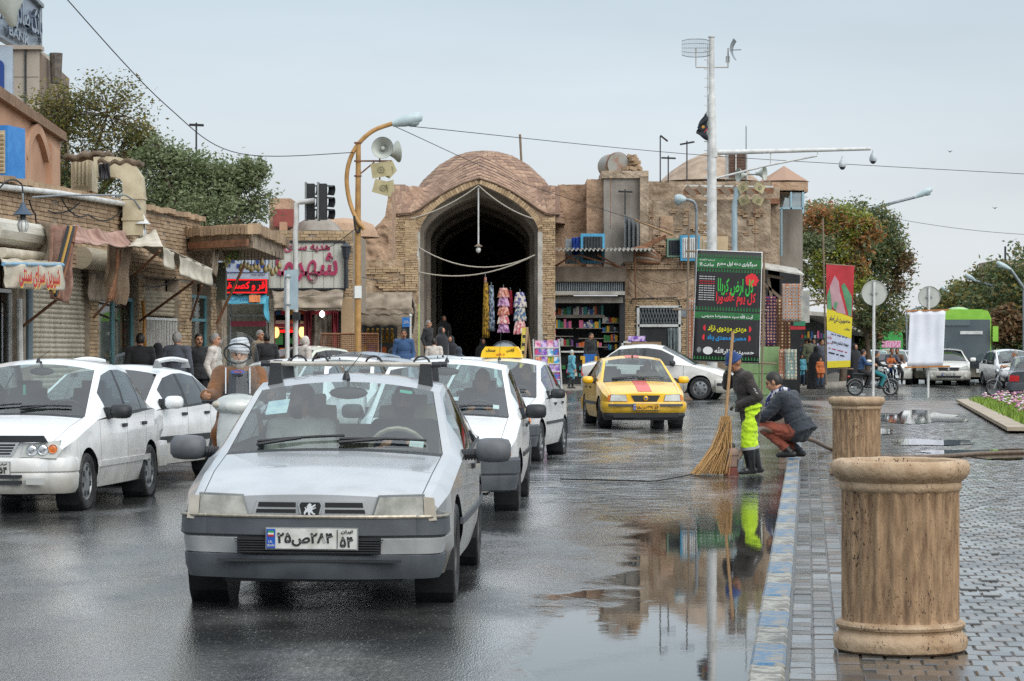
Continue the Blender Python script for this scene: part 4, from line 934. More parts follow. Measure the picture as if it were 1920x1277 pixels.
# things hung in the gate
lp=thing('pendant_lamp','long pendant lamp hanging from the point of the gate arch','lamp',P(897,462,YB-.05),0)
m=MB();m.tube([(0,0,0),(0,0,PZz(352,YB)-PZz(462,YB))],.03,6);m.build('rod',WPAINT,lp);m=MB();m.lathe([(.03,.1),(.06,.06),(.15,.0),(.14,-.01),(.04,.03)],16);m.build('lamp_shade',CANVASD,lp);m=MB();m.lathe([(.04,0),(.09,-.1),(.08,-.18),(0,-.24)],12);m.build('bulb',mk('frosted_bulb','#c7c9c6'),lp,smooth=60)
for k,pts_ in enumerate((([P(785,464,YB-.1),P(1003,478,YB-.1)],.55),([P(785,510,YB-.1),P(1003,478,YB-.1)],.38),([P(770,410,YB-.1),P(897,348,YB-.15),P(1000,410,YB-.1)],.15))):
 m=MB();m.tube(cable(*pts_,14),.022,5);o=m.build('hanging_cable',mk('pale_cable','#a9a294',r=.7),smooth=60);tag(o,('pale cable looping across the gate, upper of two','pale cable looping across the gate, lower of two','wire running along the gate arch through its point')[k],'cable')
part('white_pipe',WPAINT,gt,782,785,465,580,YB-.2,.08);lime=part('lime_wrap',mk('lime_wrap','#9fd32a',r=.6),gt,781,786,570,BOT,YB-.22,.14)
FL=[mk('print_%d'%i,a_,b_,sc=9,r=.9,lo=.45,hi=.55)for i,(a_,b_)in enumerate((('#b08a2a','#5e4a1a'),('#8f9fb0','#3c4250'),('#d8a7a0','#b06a52'),('#c9a3c0','#7a4a7d'),('#d7cfc4','#4a4f8d'),('#c25a6a','#e0c9c0'),('#a01f38','#7d1528'),('#c9c4b4','#54708f')))]
def garment(label,px0,px1,py0,py1,Y,mats,tiers=1,flare=1.0):
 t=thing('hanging_garment',label,'garment',P((px0+px1)/2,py1,Y),0,'clothes hung in the gate')
 for k in range(tiers):
  a_,b_=lerp(py0,py1,k/tiers),lerp(py0,py1,(k+1)/tiers);cx_=(px0+px1)/2;hw_=(px1-px0)/2
  def fn(u,v,d):a2=(u-.5)*2;ww=hw_*(.55+.45*v**.7);p=P(cx_+a2*ww,lerp(a_,b_+(b_-a_)*.12,v),Y);p.y+=-.12*math.cos(a2*1.5)+.05*math.sin(a2*11+k)*v+d;return p
  m=MB();m.slab(fn,14,8,.02);m.build('cloth_tier',mats[k%len(mats)],t,world=True,smooth=180)
 m=MB();m.tube([P((px0+px1)/2,py0-6,Y),P((px0+px1)/2,py0,Y)],.015,5);m.build('hanger',GALV,t,world=True)
YH=YB+.3
garment('mustard and blue fringed scarf hanging leftmost in the gate',904,918,530,622,YH,[FL[0]]);garment('grey blue scarf hanging beside the mustard scarf',914,928,535,612,YH+.05,[FL[1]])
garment('flowered tiered dress hanging in the middle of the gate',932,956,540,622,YH,[FL[2],FL[3],FL[2],FL[5],FL[3]],5);garment('patterned blue dress hanging rightmost in the gate',962,988,548,624,YH,[FL[4],FL[7],FL[5]],3);garment('dark red garment behind the flowered dress',952,962,545,585,YH+.3,[FL[6]])
garment('pale beige scarf behind the mustard scarf',906,914,520,560,YH+.2,[FL[2]])
# stand for sun shade seen as a folded grey disc, and an A-board
um=thing('folded_parasol','round grey disc screen standing by the gate behind the minicab','screen',P(945,690,70),0)
m=MB();c=P(946,668,70);m.lathe([(.42,0),(.42,.03),(.3,.06),(0,.08)],28,c=c,axis=(0,-1,.2));m.build('disc',mk('grey_disc','#79858c','#8e999f',sc=4,r=.5),um,world=True,smooth=40);m=MB();m.tube([c+Vector((.42*math.cos(a),0,.42*math.sin(a)))for a in np.linspace(0,2*math.pi,25)[:-1]],.02,6,close=True);m.build('rim',DARKM,um,world=True)
ab=thing('a_board','yellow lettered A-board in a wooden frame by the gate','sign',P(985,712,80),0)
c_=[P(974,690,80),P(983,690,80),P(989,614,80.6),P(979,614,80.6)];m=MB();m.poly(c_,(0,.05,0));m.build('board',mk('aboard_yellow','#c9b64a','#a08f35',sc=6,r=.7),ab,world=True,fix=True)
for a_,b_ in((c_[1],c_[2]),(P(988,614,80.6),P(999,700,81))):m=MB();m.bar(a_,b_,.06,.05);m.build('leg',mk('raw_wood','#94795a',r=.7),ab,world=True)
for k in range(4):m=MB();p=P(979+k*1.2,676-k*15,80.02+.1*k);m.box(p,(.1,.02,.1),.3);m.build('sign_mark',INK,ab,world=True)
# ---- block right of the gate
YR=90.0
rb=bldg('corner_block','weathered plaster and brick block right of the gate, stacked rooftop rooms',1260,YR)
def rwall(name,mat,px0,px1,py0,py1,Y,dep,amp=.06,seed=0,sc_=1.3):
 m=MB();fbox(m,px0,px1,py0+.5,py1,Y+.14,dep);m.build(name+'_core',mat,rb,world=True)
 m=MB();rough(m,lambda u,v:P(lerp(px0,px1,u),lerp(py1,py0+(1.5*_mn.noise(Vector((u*9,seed,0)))),v),Y),40,24,amp,sc_,seed);m.build(name,mat,rb,world=True,smooth=70)
rwall('earth_wall',ADOBE,1046,1106,346,500,YR+2.5,3,.1,1)
rwall('earth_pier',ADOBE,1100,1136,336,500,YR+1.6,3,.12,2)
rwall('cement_room',CEMENT,1132,1212,330,500,YR+1.2,3,.03,3)
part('room_cap',PLASTER,rb,1128,1216,320,334,YR+1.1,3);part('pier',PLASTER,rb,1200,1216,330,500,YR+1.0,2)
rwall('upper_wall',PLASTER,1212,1445,340,384,YR+2.8,3,.06,4)
rwall('main_wall',PLASTER,1206,1445,374,505,YR+1.4,3,.1,5)
rwall('brick_front_plaster',mk('tan_plaster','#b39c83','#8d765f',sc=2.5,r=.9,b=1,bs=5,bd=.1,det=9),1168,1302,492,560,YR,2,.06,6)
part('lower_wall',PLASTER,rb,1300,1436,495,BOT,YR+1.5,.4);part('bricked_window',ADOBE,rb,1238,1262,405,447,YR+1.32,.1)
m=MB();fbox(m,1168,1302,556,BOT,YR+.05,1);
m.build('brick_wall',MORTAR,rb,world=True)
m=MB();a=P(1170,720,YR+.02);bricks(m,a,(1,0,0),(0,-1,0),PX(1300,YR)-a.x,PZz(556,YR)-a.z,bw=.22,bh=.062,dep=.05,skip=lambda x,z:1195<1170+x/YR*4750<1278 and z<PZz(574,YR)-a.z)
tag(m.build('bricks',BRICK2,rb,world=True),kind='stuff')
m=MB();a=P(1172,505,YR);bricks(m,a,(1,0,0),(0,-1,0),PX(1300,YR)-a.x,.28,bw=.22,bh=.07,dep=.12);tag(m.build('cornice_bricks',BRICK,rb,world=True),kind='stuff')
m=MB();fbox(m,1196,1276,575,BOT,YR-.02,.1);m.build('doorway',INTER,rb,world=True)
for(x0,x1,y0,y1)in((1194,1199,574,BOT),(1272,1277,574,BOT),(1194,1277,573,577),(1196,1276,608,613)):part('door_frame',WPAINT,rb,x0,x1,y0,y1,YR-.1,.1)
for i in range(14):
 for s in(0,1):
  m=MB();x0=1198+i*5.6;m.tube([P(x0,578 if s else 607,YR-.08),P(x0+9,607 if s else 578,YR-.08)],.014,4);m.build('lattice_bar',GALV,rb,world=True)
sheet('door_curtain',None,None,[P(1252,615,YR-.06),P(1272,615,YR-.06),P(1272,690,YR-.06),P(1254,690,YR-.06)],mk('grey_curtain','#7f8a8c','#626c6f',sc=8,r=.8),parent=rb,ripple=.06)
m=MB();a=P(1216,498,YR+1.42);bricks(m,a,(1,0,0),(0,-1,0),PX(1440,YR)-a.x,2.1,bw=.2,bh=.06,dep=.1,jit=.02,skip=lambda x,z:_mn.noise(Vector((x*.9,z*1.3,4)))+.4*_mn.noise(Vector((x*4,z*4,1)))<.2);tag(m.build('exposed_bricks',BRICK,rb,world=True),kind='stuff')
for px_,pa_,pb_ in((1223,380,500),(1330,380,470),(1415,384,500),(1144,335,430)):part('wall_pipe',RUST,rb,px_,px_+1.2,pa_,pb_,YR+.95,.06)
part('meter_box',GALV,rb,1275,1287,578,594,YR-.1,.2)
m=MB();m.tube([P(1183,570,YR-.08),P(1186,560,YR-.08),P(1268,558,YR-.08),P(1274,566,YR-.08),P(1275,580,YR-.08)],.02,6);m.build('conduit',DARKM,rb,world=True)
# store with shelves
st=bldg('stationery_store','open fronted stationery store stacked with coloured goods',1095,YR-1)
YS=YR-.6
m=MB();fbox(m,1026,1172,555,BOT,YS+1.7,.2);fbox(m,1022,1032,520,BOT,YS,1.8);fbox(m,1162,1172,520,BOT,YS,1.8);m.build('shell',INTER,st,world=True)
part('beam',mk('stained_concrete','#7f7367','#65594e',sc=2.5,r=.9,b=.4,bs=15),st,1022,1174,500,528,YS-.3,1.2)
part('sill',WPLASTER,st,1036,1172,546,553,YS-.45,.5);part('soffit',CEMENT,st,1030,1168,556,568,YS-.1,.4)
for i in range(40):part('louvre',GALV,st,1033+i*3.4,1034.6+i*3.4,526,547,YS-.1,.05)
m=MB();fbox(m,1030,1168,526,548,YS+.1,.1);m.build('louvre_back',INTER,st,world=True)
for(px0,px1,py)in((1042,1132,590),(1042,1075,615),(1080,1130,615),(1042,1075,630),(1085,1132,634),(1042,1075,648),(1080,1140,650),(1128,1162,605),(1128,1162,622),(1132,1162,640)):part('shelf',CEMENT,st,px0,px1,py,py+(6 if py==590 else 1.5),YS+.8,.6)
gp4=lambda s,z,o:Vector((lerp(PX(1040,YS),PX(1160,YS),s),YS+1.0-o,z))
for row_,(pa,pb,py,hh)in enumerate(((1042,1130,590,18),(1042,1074,615,17),(1086,1128,615,16),(1044,1074,648,17),(1080,1130,650,10),(1130,1160,605,14),(1130,1160,622,13),(1132,1160,640,14),(1132,1160,656,12))):
 px=pa
 while px<pb-2:
  w_=random.choice((3,4,5,6,8));h_=hh*random.uniform(.6,1);part('goods',random.choice(GOODS+[FL[4],FL[7],INK]),st,px,px+w_*.9,py-h_,py,YS+.85,.3);px+=w_
part('counter',WPAINT,st,1052,1100,658,661,YS-.4,.6)
for i in range(26):part('goods',random.choice(GOODS),st,*(lambda x,y:(x,x+6,y,y+7))(random.uniform(1052,1096),random.uniform(662,712)),YS-.35+random.random()*.4,.2)
part('goods_panel',INTER,st,1050,1100,660,BOT,YS-.1,.1)
for i in range(6):
 part('flag_goods',GOODS[0]if i%2 else GOODS[3],st,1031,1042,568+i*17,568+i*17+14,YS-.1,.1);part('flag_goods',GOODS[4],st,1031,1042,568+i*17+8,568+i*17+13,YS-.12,.1)
 # corrugated awning and its props
ca_=thing('corrugated_awning','white corrugated awning on props over the stationery store','awning',P(1115,470,YR-1.2),0)
m=MB();x0,x1=PX(1010,YR-1.2),PX(1226,YR-1.2)
m.slab(lambda u,v,d:Vector((lerp(x0,x1,u),YR-1.8+v*1.7,PZz(470,YR-1.2)+.04*math.sin(u*2*math.pi*27)+v*.12-d)),216,2,.01);m.build('sheet',FLAT0,ca_,world=True,smooth=40)
for a_,b_ in(((1030,475),(1028,560)),((1075,478),(1040,500)),((1085,478),(1176,505)),((1190,476),(1192,560)),((1120,478),(1176,508)),((1060,478),(1100,500))):m=MB();m.tube([P(*a_,YR-1.2),P(*b_,YR-.8)],.035,6);m.build('prop',RUST,ca_,world=True)
cooler('turquoise blue air cooler with dark grille behind the corrugated awning',1089,1134,438,494,YR-.4,.8,BLUEP,louv=6,panel=DARKM);cooler('green framed air cooler behind the street lamp neck',1251,1277,447,482,YR-.3,.8,mk('cooler_green','#6f8f7a',r=.6),louv=4,panel=DARKM)
cooler('white air cooler with blue edges next to the white mast',1276,1312,441,489,YR-.6,.8,BLUEP,louv=7,panel=WPAINT);t=cooler('beige wrapped air cooler half hidden by the white mast',1312,1365,443,478,YR+.1,.8,mk('wrap_beige','#c2ac8b','#b09a7a',sc=3,r=.7),louv=1,panel=mk('wrap_beige','#c2ac8b'))
m=MB();fbox(m,1060,1090,448,494,YR,.5);o=m.build('duct_box',GALV,None);tag(o,'grey metal duct box beside the turquoise air cooler','duct')
sheet('blue_tarp','crumpled blue tarpaulin over the grey duct box','tarpaulin',[P(1071,446,YR-.2),P(1088,444,YR-.2),P(1086,476,YR-.25),P(1073,480,YR-.25)],mk('blue_tarp','#2449a0','#1c3a85',sc=6,r=.5),ripple=.12,nu=14)
for(px0,px1,py0,py1,nm,lb)in((1170,1192,402,468,'sheet_metal_stack','grey sheet metal panels leaning against the cement room'),):
 t=thing(nm,lb,'panels',P(1185,468,YR+.5),0)
 for k in range(4):m=MB();m.poly([P(px0+k*8,py1,YR+.5+.1*k),P(px0+8+k*8,py1,YR+.9+.1*k),P(px0+8+k*8,py0+5+k*7,YR+.9+.1*k),P(px0+k*8,py0+k*4,YR+.5+.1*k)],(0.02,.03,0));m.build('panel',GALV,t,world=True,fix=True)
ct=thing('rolled_mats','rolled up mats and corrugated scrap lying on the roof edge','mats',P(1215,488,YR-.2),0)
for k in range(5):m=MB();m.tube(cable([P(1188,468+5*k,YR-.2),P(1238,484+2*k,YR-.1)],-.18+.05*k,8),.07,8);m.build('mat_roll',CANVASD if k%2 else RUST,ct,world=True,smooth=60)
m=MB();m.poly([P(1196,462,YR),P(1248,440,YR),P(1250,446,YR),P(1200,470,YR)],(0,.8,0));m.build('scrap_sheet',RUST,ct,world=True,fix=True);m=MB();m.tube([P(1190,412,YR),P(1262,440,YR-.1)],.05,6);m.build('timber',mk('raw_wood','#a5713f'),ct,world=True)
tk=thing('water_tank','rusty round water tank on the cement room roof','tank',P(1152,328,YR+2),0)
m=MB();c=P(1150,311,YR+2);m.lathe([(0,-.5),(.42,-.5),(.44,-.42),(.44,.42),(.42,.5),(0,.5)],24,c=c,axis=(.35,-1,0));m.build('drum',mk('tank_metal','#8f8f88','#8a5a3c',sc=3,r=.6,lo=.5,hi=.7),tk,world=True,smooth=40);m=MB();m.lathe([(.45,.44),(.47,.47),(.45,.5)],24,c=c,axis=(.35,-1,0));m.build('rim',RUST,tk,world=True)
m=MB()
for k in range(46):t_=k/46;m.box(P(1186+random.gauss(0,8*(1.2-t_)),328-34*t_+random.gauss(0,2),YR+2+random.gauss(0,.2)),(.24,.2,.12),Matrix.Rotation(random.uniform(-.4,.4),3,'Y')@Matrix.Rotation(random.random()*3,3,'Z'))
o=m.build('rubble_heap',BRICK);tag(o,'heap of loose bricks beside the rusty water tank','rubble',kind='stuff')
# pyramidal skylight roof, shutter box and rooftop edge
pr=bldg('brick_cone_roof','pointed brick cone roof rising behind the white mast',1330,100)
m=MB();c=P(1330,342,100);m.lathe([(2.0,0),(1.5,.45),(.9,.85),(.35,1.1),(0,1.2)],24,c=c);m.build('cone',mk('cone_brick','#a89684','#8d7a68',sc=2.5,r=.9,b=.5,bs=12),pr,world=True,smooth=60)
wb_=bldg('wooden_louvre_tower','small brown wooden louvre tower on the roof right of the mast',1385,95)
part('frame',WPAINT,wb_,1363,1402,284,335,95,.8)
for k in range(16):part('slat',mk('brown_slat','#5a4236','#6b5142',sc=8,r=.7),wb_,1367,1399,287+2.9*k,289+2.9*k,94.9,.1)
for k in(1380,):part('post',WPAINT,wb_,k-1,k+1,284,335,94.85,.1)
re=thing('roof_edge_beam','rusted steel beam and slats along the roof edge','beam',P(1370,370,YR+.8),0)
m=MB();m.bar(P(1282,360,YR+1.0),P(1450,358,YR+1.0),.2,.18);m.build('beam',RUST,re,world=True)
for k in range(7):m=MB();m.bar(P(1286+22*k,350,YR+.9),P(1302+22*k,366,YR+.9),.06,.2);m.build('slat',WOODP,re,world=True)
m=MB();m.bar(P(1284,348,YR+.9),P(1450,350,YR+.9),.05,.05);m.build('rail',WPAINT,re,world=True)
# glazed corner room
gr=bldg('glazed_room','corner room with pale blue window frames and broken panes',1480,95)
part('wall',PLASTER,gr,1440,1462,352,560,93,4);part('parapet',ADOBE,gr,1447,1515,341,360,95,3);part('back',CEMENT,gr,1452,1505,360,560,97,.2)
for(x0,x1,y0,y1)in((1449,1453,358,482),(1482,1485,358,392),(1504,1508,358,400),(1449,1508,357,360),(1449,1506,389,392),(1465,1467,390,480)):part('window_frame',mk('pale_blue_frame','#8fb0bd',r=.5),gr,x0,x1,y0,y1,95,.08)
for(x0,x1,y0,y1)in((1485,1504,361,389),(1453,1465,392,480)):part('pane',mk('dusty_pane','#7f8c92','#9aa5a8',sc=3,r=.15),gr,x0,x1,y0,y1,95.05,.01)
m=MB();m.poly([P(1467,389,95.05),P(1482,389,95.05),P(1482,361,95.05),P(1478,372,95.05),P(1472,370,95.05)],(0,.01,0));m.build('pane',mk('dusty_pane','#7f8c92'),gr,world=True,fix=True)
part('eave_board',RUST,gr,1436,1462,372,382,92.5,1.5);part('inner_glow',WPLASTER,gr,1456,1480,362,388,96.8,.1)
m=MB();m.lathe([(1.0,0),(.5,.3),(0,.62)],8,c=P(1470,341,98));m.build('roof_cone',mk('cone_terracotta','#a08370',r=.8),gr,world=True)
# carpet shop at the corner
cs2=bldg('carpet_shop','carpet shop under a tin awning at the street corner',1460,90)
part('back',INTER,cs2,1425,1500,505,BOT,93,.2);part('side',PLASTER,cs2,1425,1436,470,BOT,91,2)
m=MB();m.poly([P(1424,500,88.5),P(1508,514,88.5),P(1508,517,88.5),P(1424,503,88.5)],(0,2.5,.3));m.build('tin_awning',FLAT0,cs2,world=True,fix=True)
for a_,b_ in(((1430,515),(1470,522)),((1430,530),(1465,560)),((1440,520),(1452,590))):m=MB();m.bar(P(*a_,89),P(*b_,89),.1,.1);m.build('timber',WOODP,cs2,world=True)
part('hanging_sign',mk('old_sign','#8f9290','#b9b7ac',sc=3,r=.5),cs2,1502,1518,545,605,91,.2);part('sign_strip',mk('sign_green','#2f7a5c',r=.5),cs2,1488,1510,602,612,90,.1);part('sign_strip',GOODS[0],cs2,1478,1510,611,618,90,.1)
# ------------------------------------------------------------------ vehicles
BLK=mk('black_plastic','#1b1d20','#26292c',sc=8,r=.5,b=.15,bs=300)
DKGREY=mk('dark_bumper_plastic','#3c4146','#4d5257',sc=5,r=.45,r2=.65,b=.12,bs=250)
MIDGREY=mk('grey_bumper_plastic','#6e7274','#8a8d8c',sc=4,r=.45,b=.08,bs=200)
RUB=mk('tyre_rubber','#17181a','#2b2b2b',sc=12,r=.7,r2=.45,b=.3,bs=90)
RIMM=mk('silver_rim','#9fa3a5','#6d6f6f',sc=9,r=.35,m=.6)
CHROME=mk('chrome','#c9ccce',r=.15,m=1)
LENS=mk('headlight_lens','#b9bdb8','#d5d8d3',sc=6,r=.12,r2=.25,coat=.6)
LENSOLD=mk('worn_headlight_lens','#8d8d86','#bcbcb2',sc=5,r=.15,r2=.3,coat=.6,st=(2,1,1.5),b=.1,bs=30)
ORNG=mk('indicator_lens','#c2571d','#d98a3a',sc=20,r=.15,coat=.5)
REDL=mk('tail_lens','#a3141c','#c8202a',sc=20,r=.15,coat=.6)
PLATE=mk('plate_white','#cfd0cb','#b3b3aa',sc=14,r=.5)
PLATEY=mk('plate_yellow','#d9a514','#c8961a',sc=14,r=.5)
PBLUE=mk('plate_blue','#1c4fa6',r=.45)
INK=mk('black_ink','#15171a',r=.6)
SEAT=mk('seat_cloth','#4b4a49','#5c5956',sc=30,r=.9)
SEATL=mk('pale_seat_cloth','#9b907e','#b0a592',sc=20,r=.9)
DASH=mk('dashboard','#34373a','#2a2c2e',sc=20,r=.7)
WGLASS=glass('windscreen_glass',(.76,.87,.86),ior=1.6,base=.10)
SGLASS=glass('side_glass',(.38,.44,.45),ior=1.7,base=.05)
def paint(name,c,c2,m=0,r=.28,dirt='#8d8677'):
 """car paint with road dirt gathering on the low panels"""
 if name in MATS:return MATS[name]
 mt=mk(name,c,c2,sc=2.5,r=r,m=m,coat=.7)
 n,l=mt.node_tree.nodes,mt.node_tree.links;p=n['Principled BSDF']
 src=p.inputs['Base Color'].links[0].from_socket
 t=n.new('ShaderNodeTexCoord');s=n.new('ShaderNodeSeparateXYZ');l.new(t.outputs['Object'],s.inputs[0])
 no=n.new('ShaderNodeTexNoise');no.inputs['Scale'].default_value=5;no.inputs['Detail'].default_value=7;l.new(t.outputs['Object'],no.inputs[0])
 a=n.new('ShaderNodeMath');a.operation='MULTIPLY_ADD';a.inputs[1].default_value=.55;l.new(no.outputs[0],a.inputs[0]);l.new(s.outputs[2],a.inputs[2])
 q=n.new('ShaderNodeMapRange');q.inputs[1].default_value=1.0;q.inputs[2].default_value=.48;q.inputs[3].default_value=0;q.inputs[4].default_value=.75;l.new(a.outputs[0],q.inputs[0])
 x=n.new('ShaderNodeMix');x.data_type='RGBA';l.new(q.outputs[0],x.inputs[0]);l.new(src,x.inputs[6]);x.inputs[7].default_value=(*hx(dirt),1)
 l.new(x.outputs[2],p.inputs['Base Color'])
 y=n.new('ShaderNodeMath');y.operation='SUBTRACT';y.inputs[0].default_value=.7;l.new(q.outputs[0],y.inputs[1]);l.new(y.outputs[0],p.inputs['Coat Weight'])
 return mt
WHITE=paint('white_paint','#dcdfe0','#e6e8e8')
WHITE2=paint('warm_white_paint','#dad9d4','#e3e2dd')
SILVER=paint('silver_blue_paint','#a7abae','#b5b8b9',m=.3)
YELLOW=paint('taxi_yellow_paint','#eab40c','#f2c21a',dirt='#9a8140')
GREYC=paint('dark_grey_paint','#3d4349','#4a5157',m=.3)
BLACKC=paint('black_paint','#15181c','#1e2226')
MGREY=paint('mid_grey_paint','#7d8790','#8a949c',m=.3)
def make_wheel(root,x,y,rad,wid,steer,rimkind,parts=True,rimmat=None):
 s=1 if x>0 else-1
 e=bpy.data.objects.new('wheel',None);COL.objects.link(e);e.parent=root;e.location=(x,y,rad);e.rotation_euler=(0,0,steer)
 h=wid/2;m=MB();rr=rad*.64
 prof=[(rr,-h*.8),(rad*.8,-h),(rad*.93,-h*.97),(rad*.985,-h*.8),(rad,-h*.55),(rad,-h*.2),(rad*.99,-h*.18),(rad*.99,-h*.08),(rad,-h*.06)]
 prof=prof+[(a,-b)for a,b in reversed(prof)]
 m.lathe(prof,36,axis=(s,0,0));m.build('tyre',RUB,e,smooth=35)
 m=MB();rm=rimmat or RIMM
 o=h*.82
 m.lathe([(rr,-o),(rr*1.02,o),(rr*.97,o*1.02),(rr*.9,o*.75)],32,axis=(s,0,0))
 if rimkind=='steel':
  m.lathe([(rr*.93,o*.45),(rr*.6,o*.7),(rr*.35,o*.5),(.0,o*.55)],32,axis=(s,0,0))
  for k in range(12):
   a=2*math.pi*k/12;q=Matrix.Rotation(a,3,'X')
   m.cur=1;m.box(Vector((s*(o*.66),0,0))+q@Vector((0,0,rr*.74)),(.012,rr*.13,rr*.2),q);m.cur=0
 elif rimkind=='cap':
  m.lathe([(rr*.98,o*.8),(rr*.8,o*.98),(rr*.3,o*1.02),(0,o*1.06)],32,axis=(s,0,0))
  for k in range(7):
   a=2*math.pi*k/7;q=Matrix.Rotation(a,3,'X')
   m.cur=1;m.box(Vector((s*o*.97,0,0))+q@Vector((0,0,rr*.7)),(.015,rr*.26,rr*.22),q);m.cur=0
 else:
  m.lathe([(rr*.95,o*.3),(0,o*.25)],32,axis=(s,0,0))
  for k in range(5):
   a=2*math.pi*k/5;q=Matrix.Rotation(a,3,'X')
   m.box(Vector((s*o*.8,0,0))+q@Vector((0,0,rr*.52)),(.03,rr*.24,rr*.95),q)
  m.lathe([(rr*.25,o*.95),(0,o)],16,axis=(s,0,0))
 m.build('rim',[rm,BLK],e,smooth=35,fix=True)
 return e
def ubar(prof,W,yf,bow,cr,wrap,sgn=-1,n=14):
 """bumper-like bar: closed profile (out, z) swept round the nose (sgn -1) or tail (+1)"""
 W-=.13;hw=W/2
 xs=[hw-cr-(2*(hw-cr))*i/n for i in range(n+1)]
 arc=[(hw-cr+cr*math.cos(a),bow+cr-cr*math.sin(a)*1.0,math.cos(a),-math.sin(a))for a in[R(t)for t in(0,18,36,54,72,86)]]
 pts=[(hw,bow+cr+wrap,1,0),(hw,bow+cr+wrap*.5,1,0)]+arc
 for x in xs:pts.append((x,bow*abs(x/(hw-cr))**2.4,0.25*x/hw*(1 if bow else 0),-1))
 pts+=[(-a,b,-c,d)for a,b,c,d in reversed(arc)]+[(-hw,bow+cr+wrap*.5,-1,0),(-hw,bow+cr+wrap,-1,0)]
 m=MB();k=len(prof);vs=[]
 for x,y,nx,ny in pts:
  L=math.hypot(nx,ny);nx/=L;ny/=L
  for o,z in prof:vs.append((x+nx*o,yf+(y+ny*o)*(-sgn),z))
 fs=[]
 for i in range(len(pts)-1):
  for j in range(k):fs.append((i*k+j,i*k+(j+1)%k,(i+1)*k+(j+1)%k,(i+1)*k+j))
 fs+=[tuple(range(k)),tuple(range((len(pts)-1)*k,len(pts)*k))[::-1]]
 m.add(vs,fs);return m
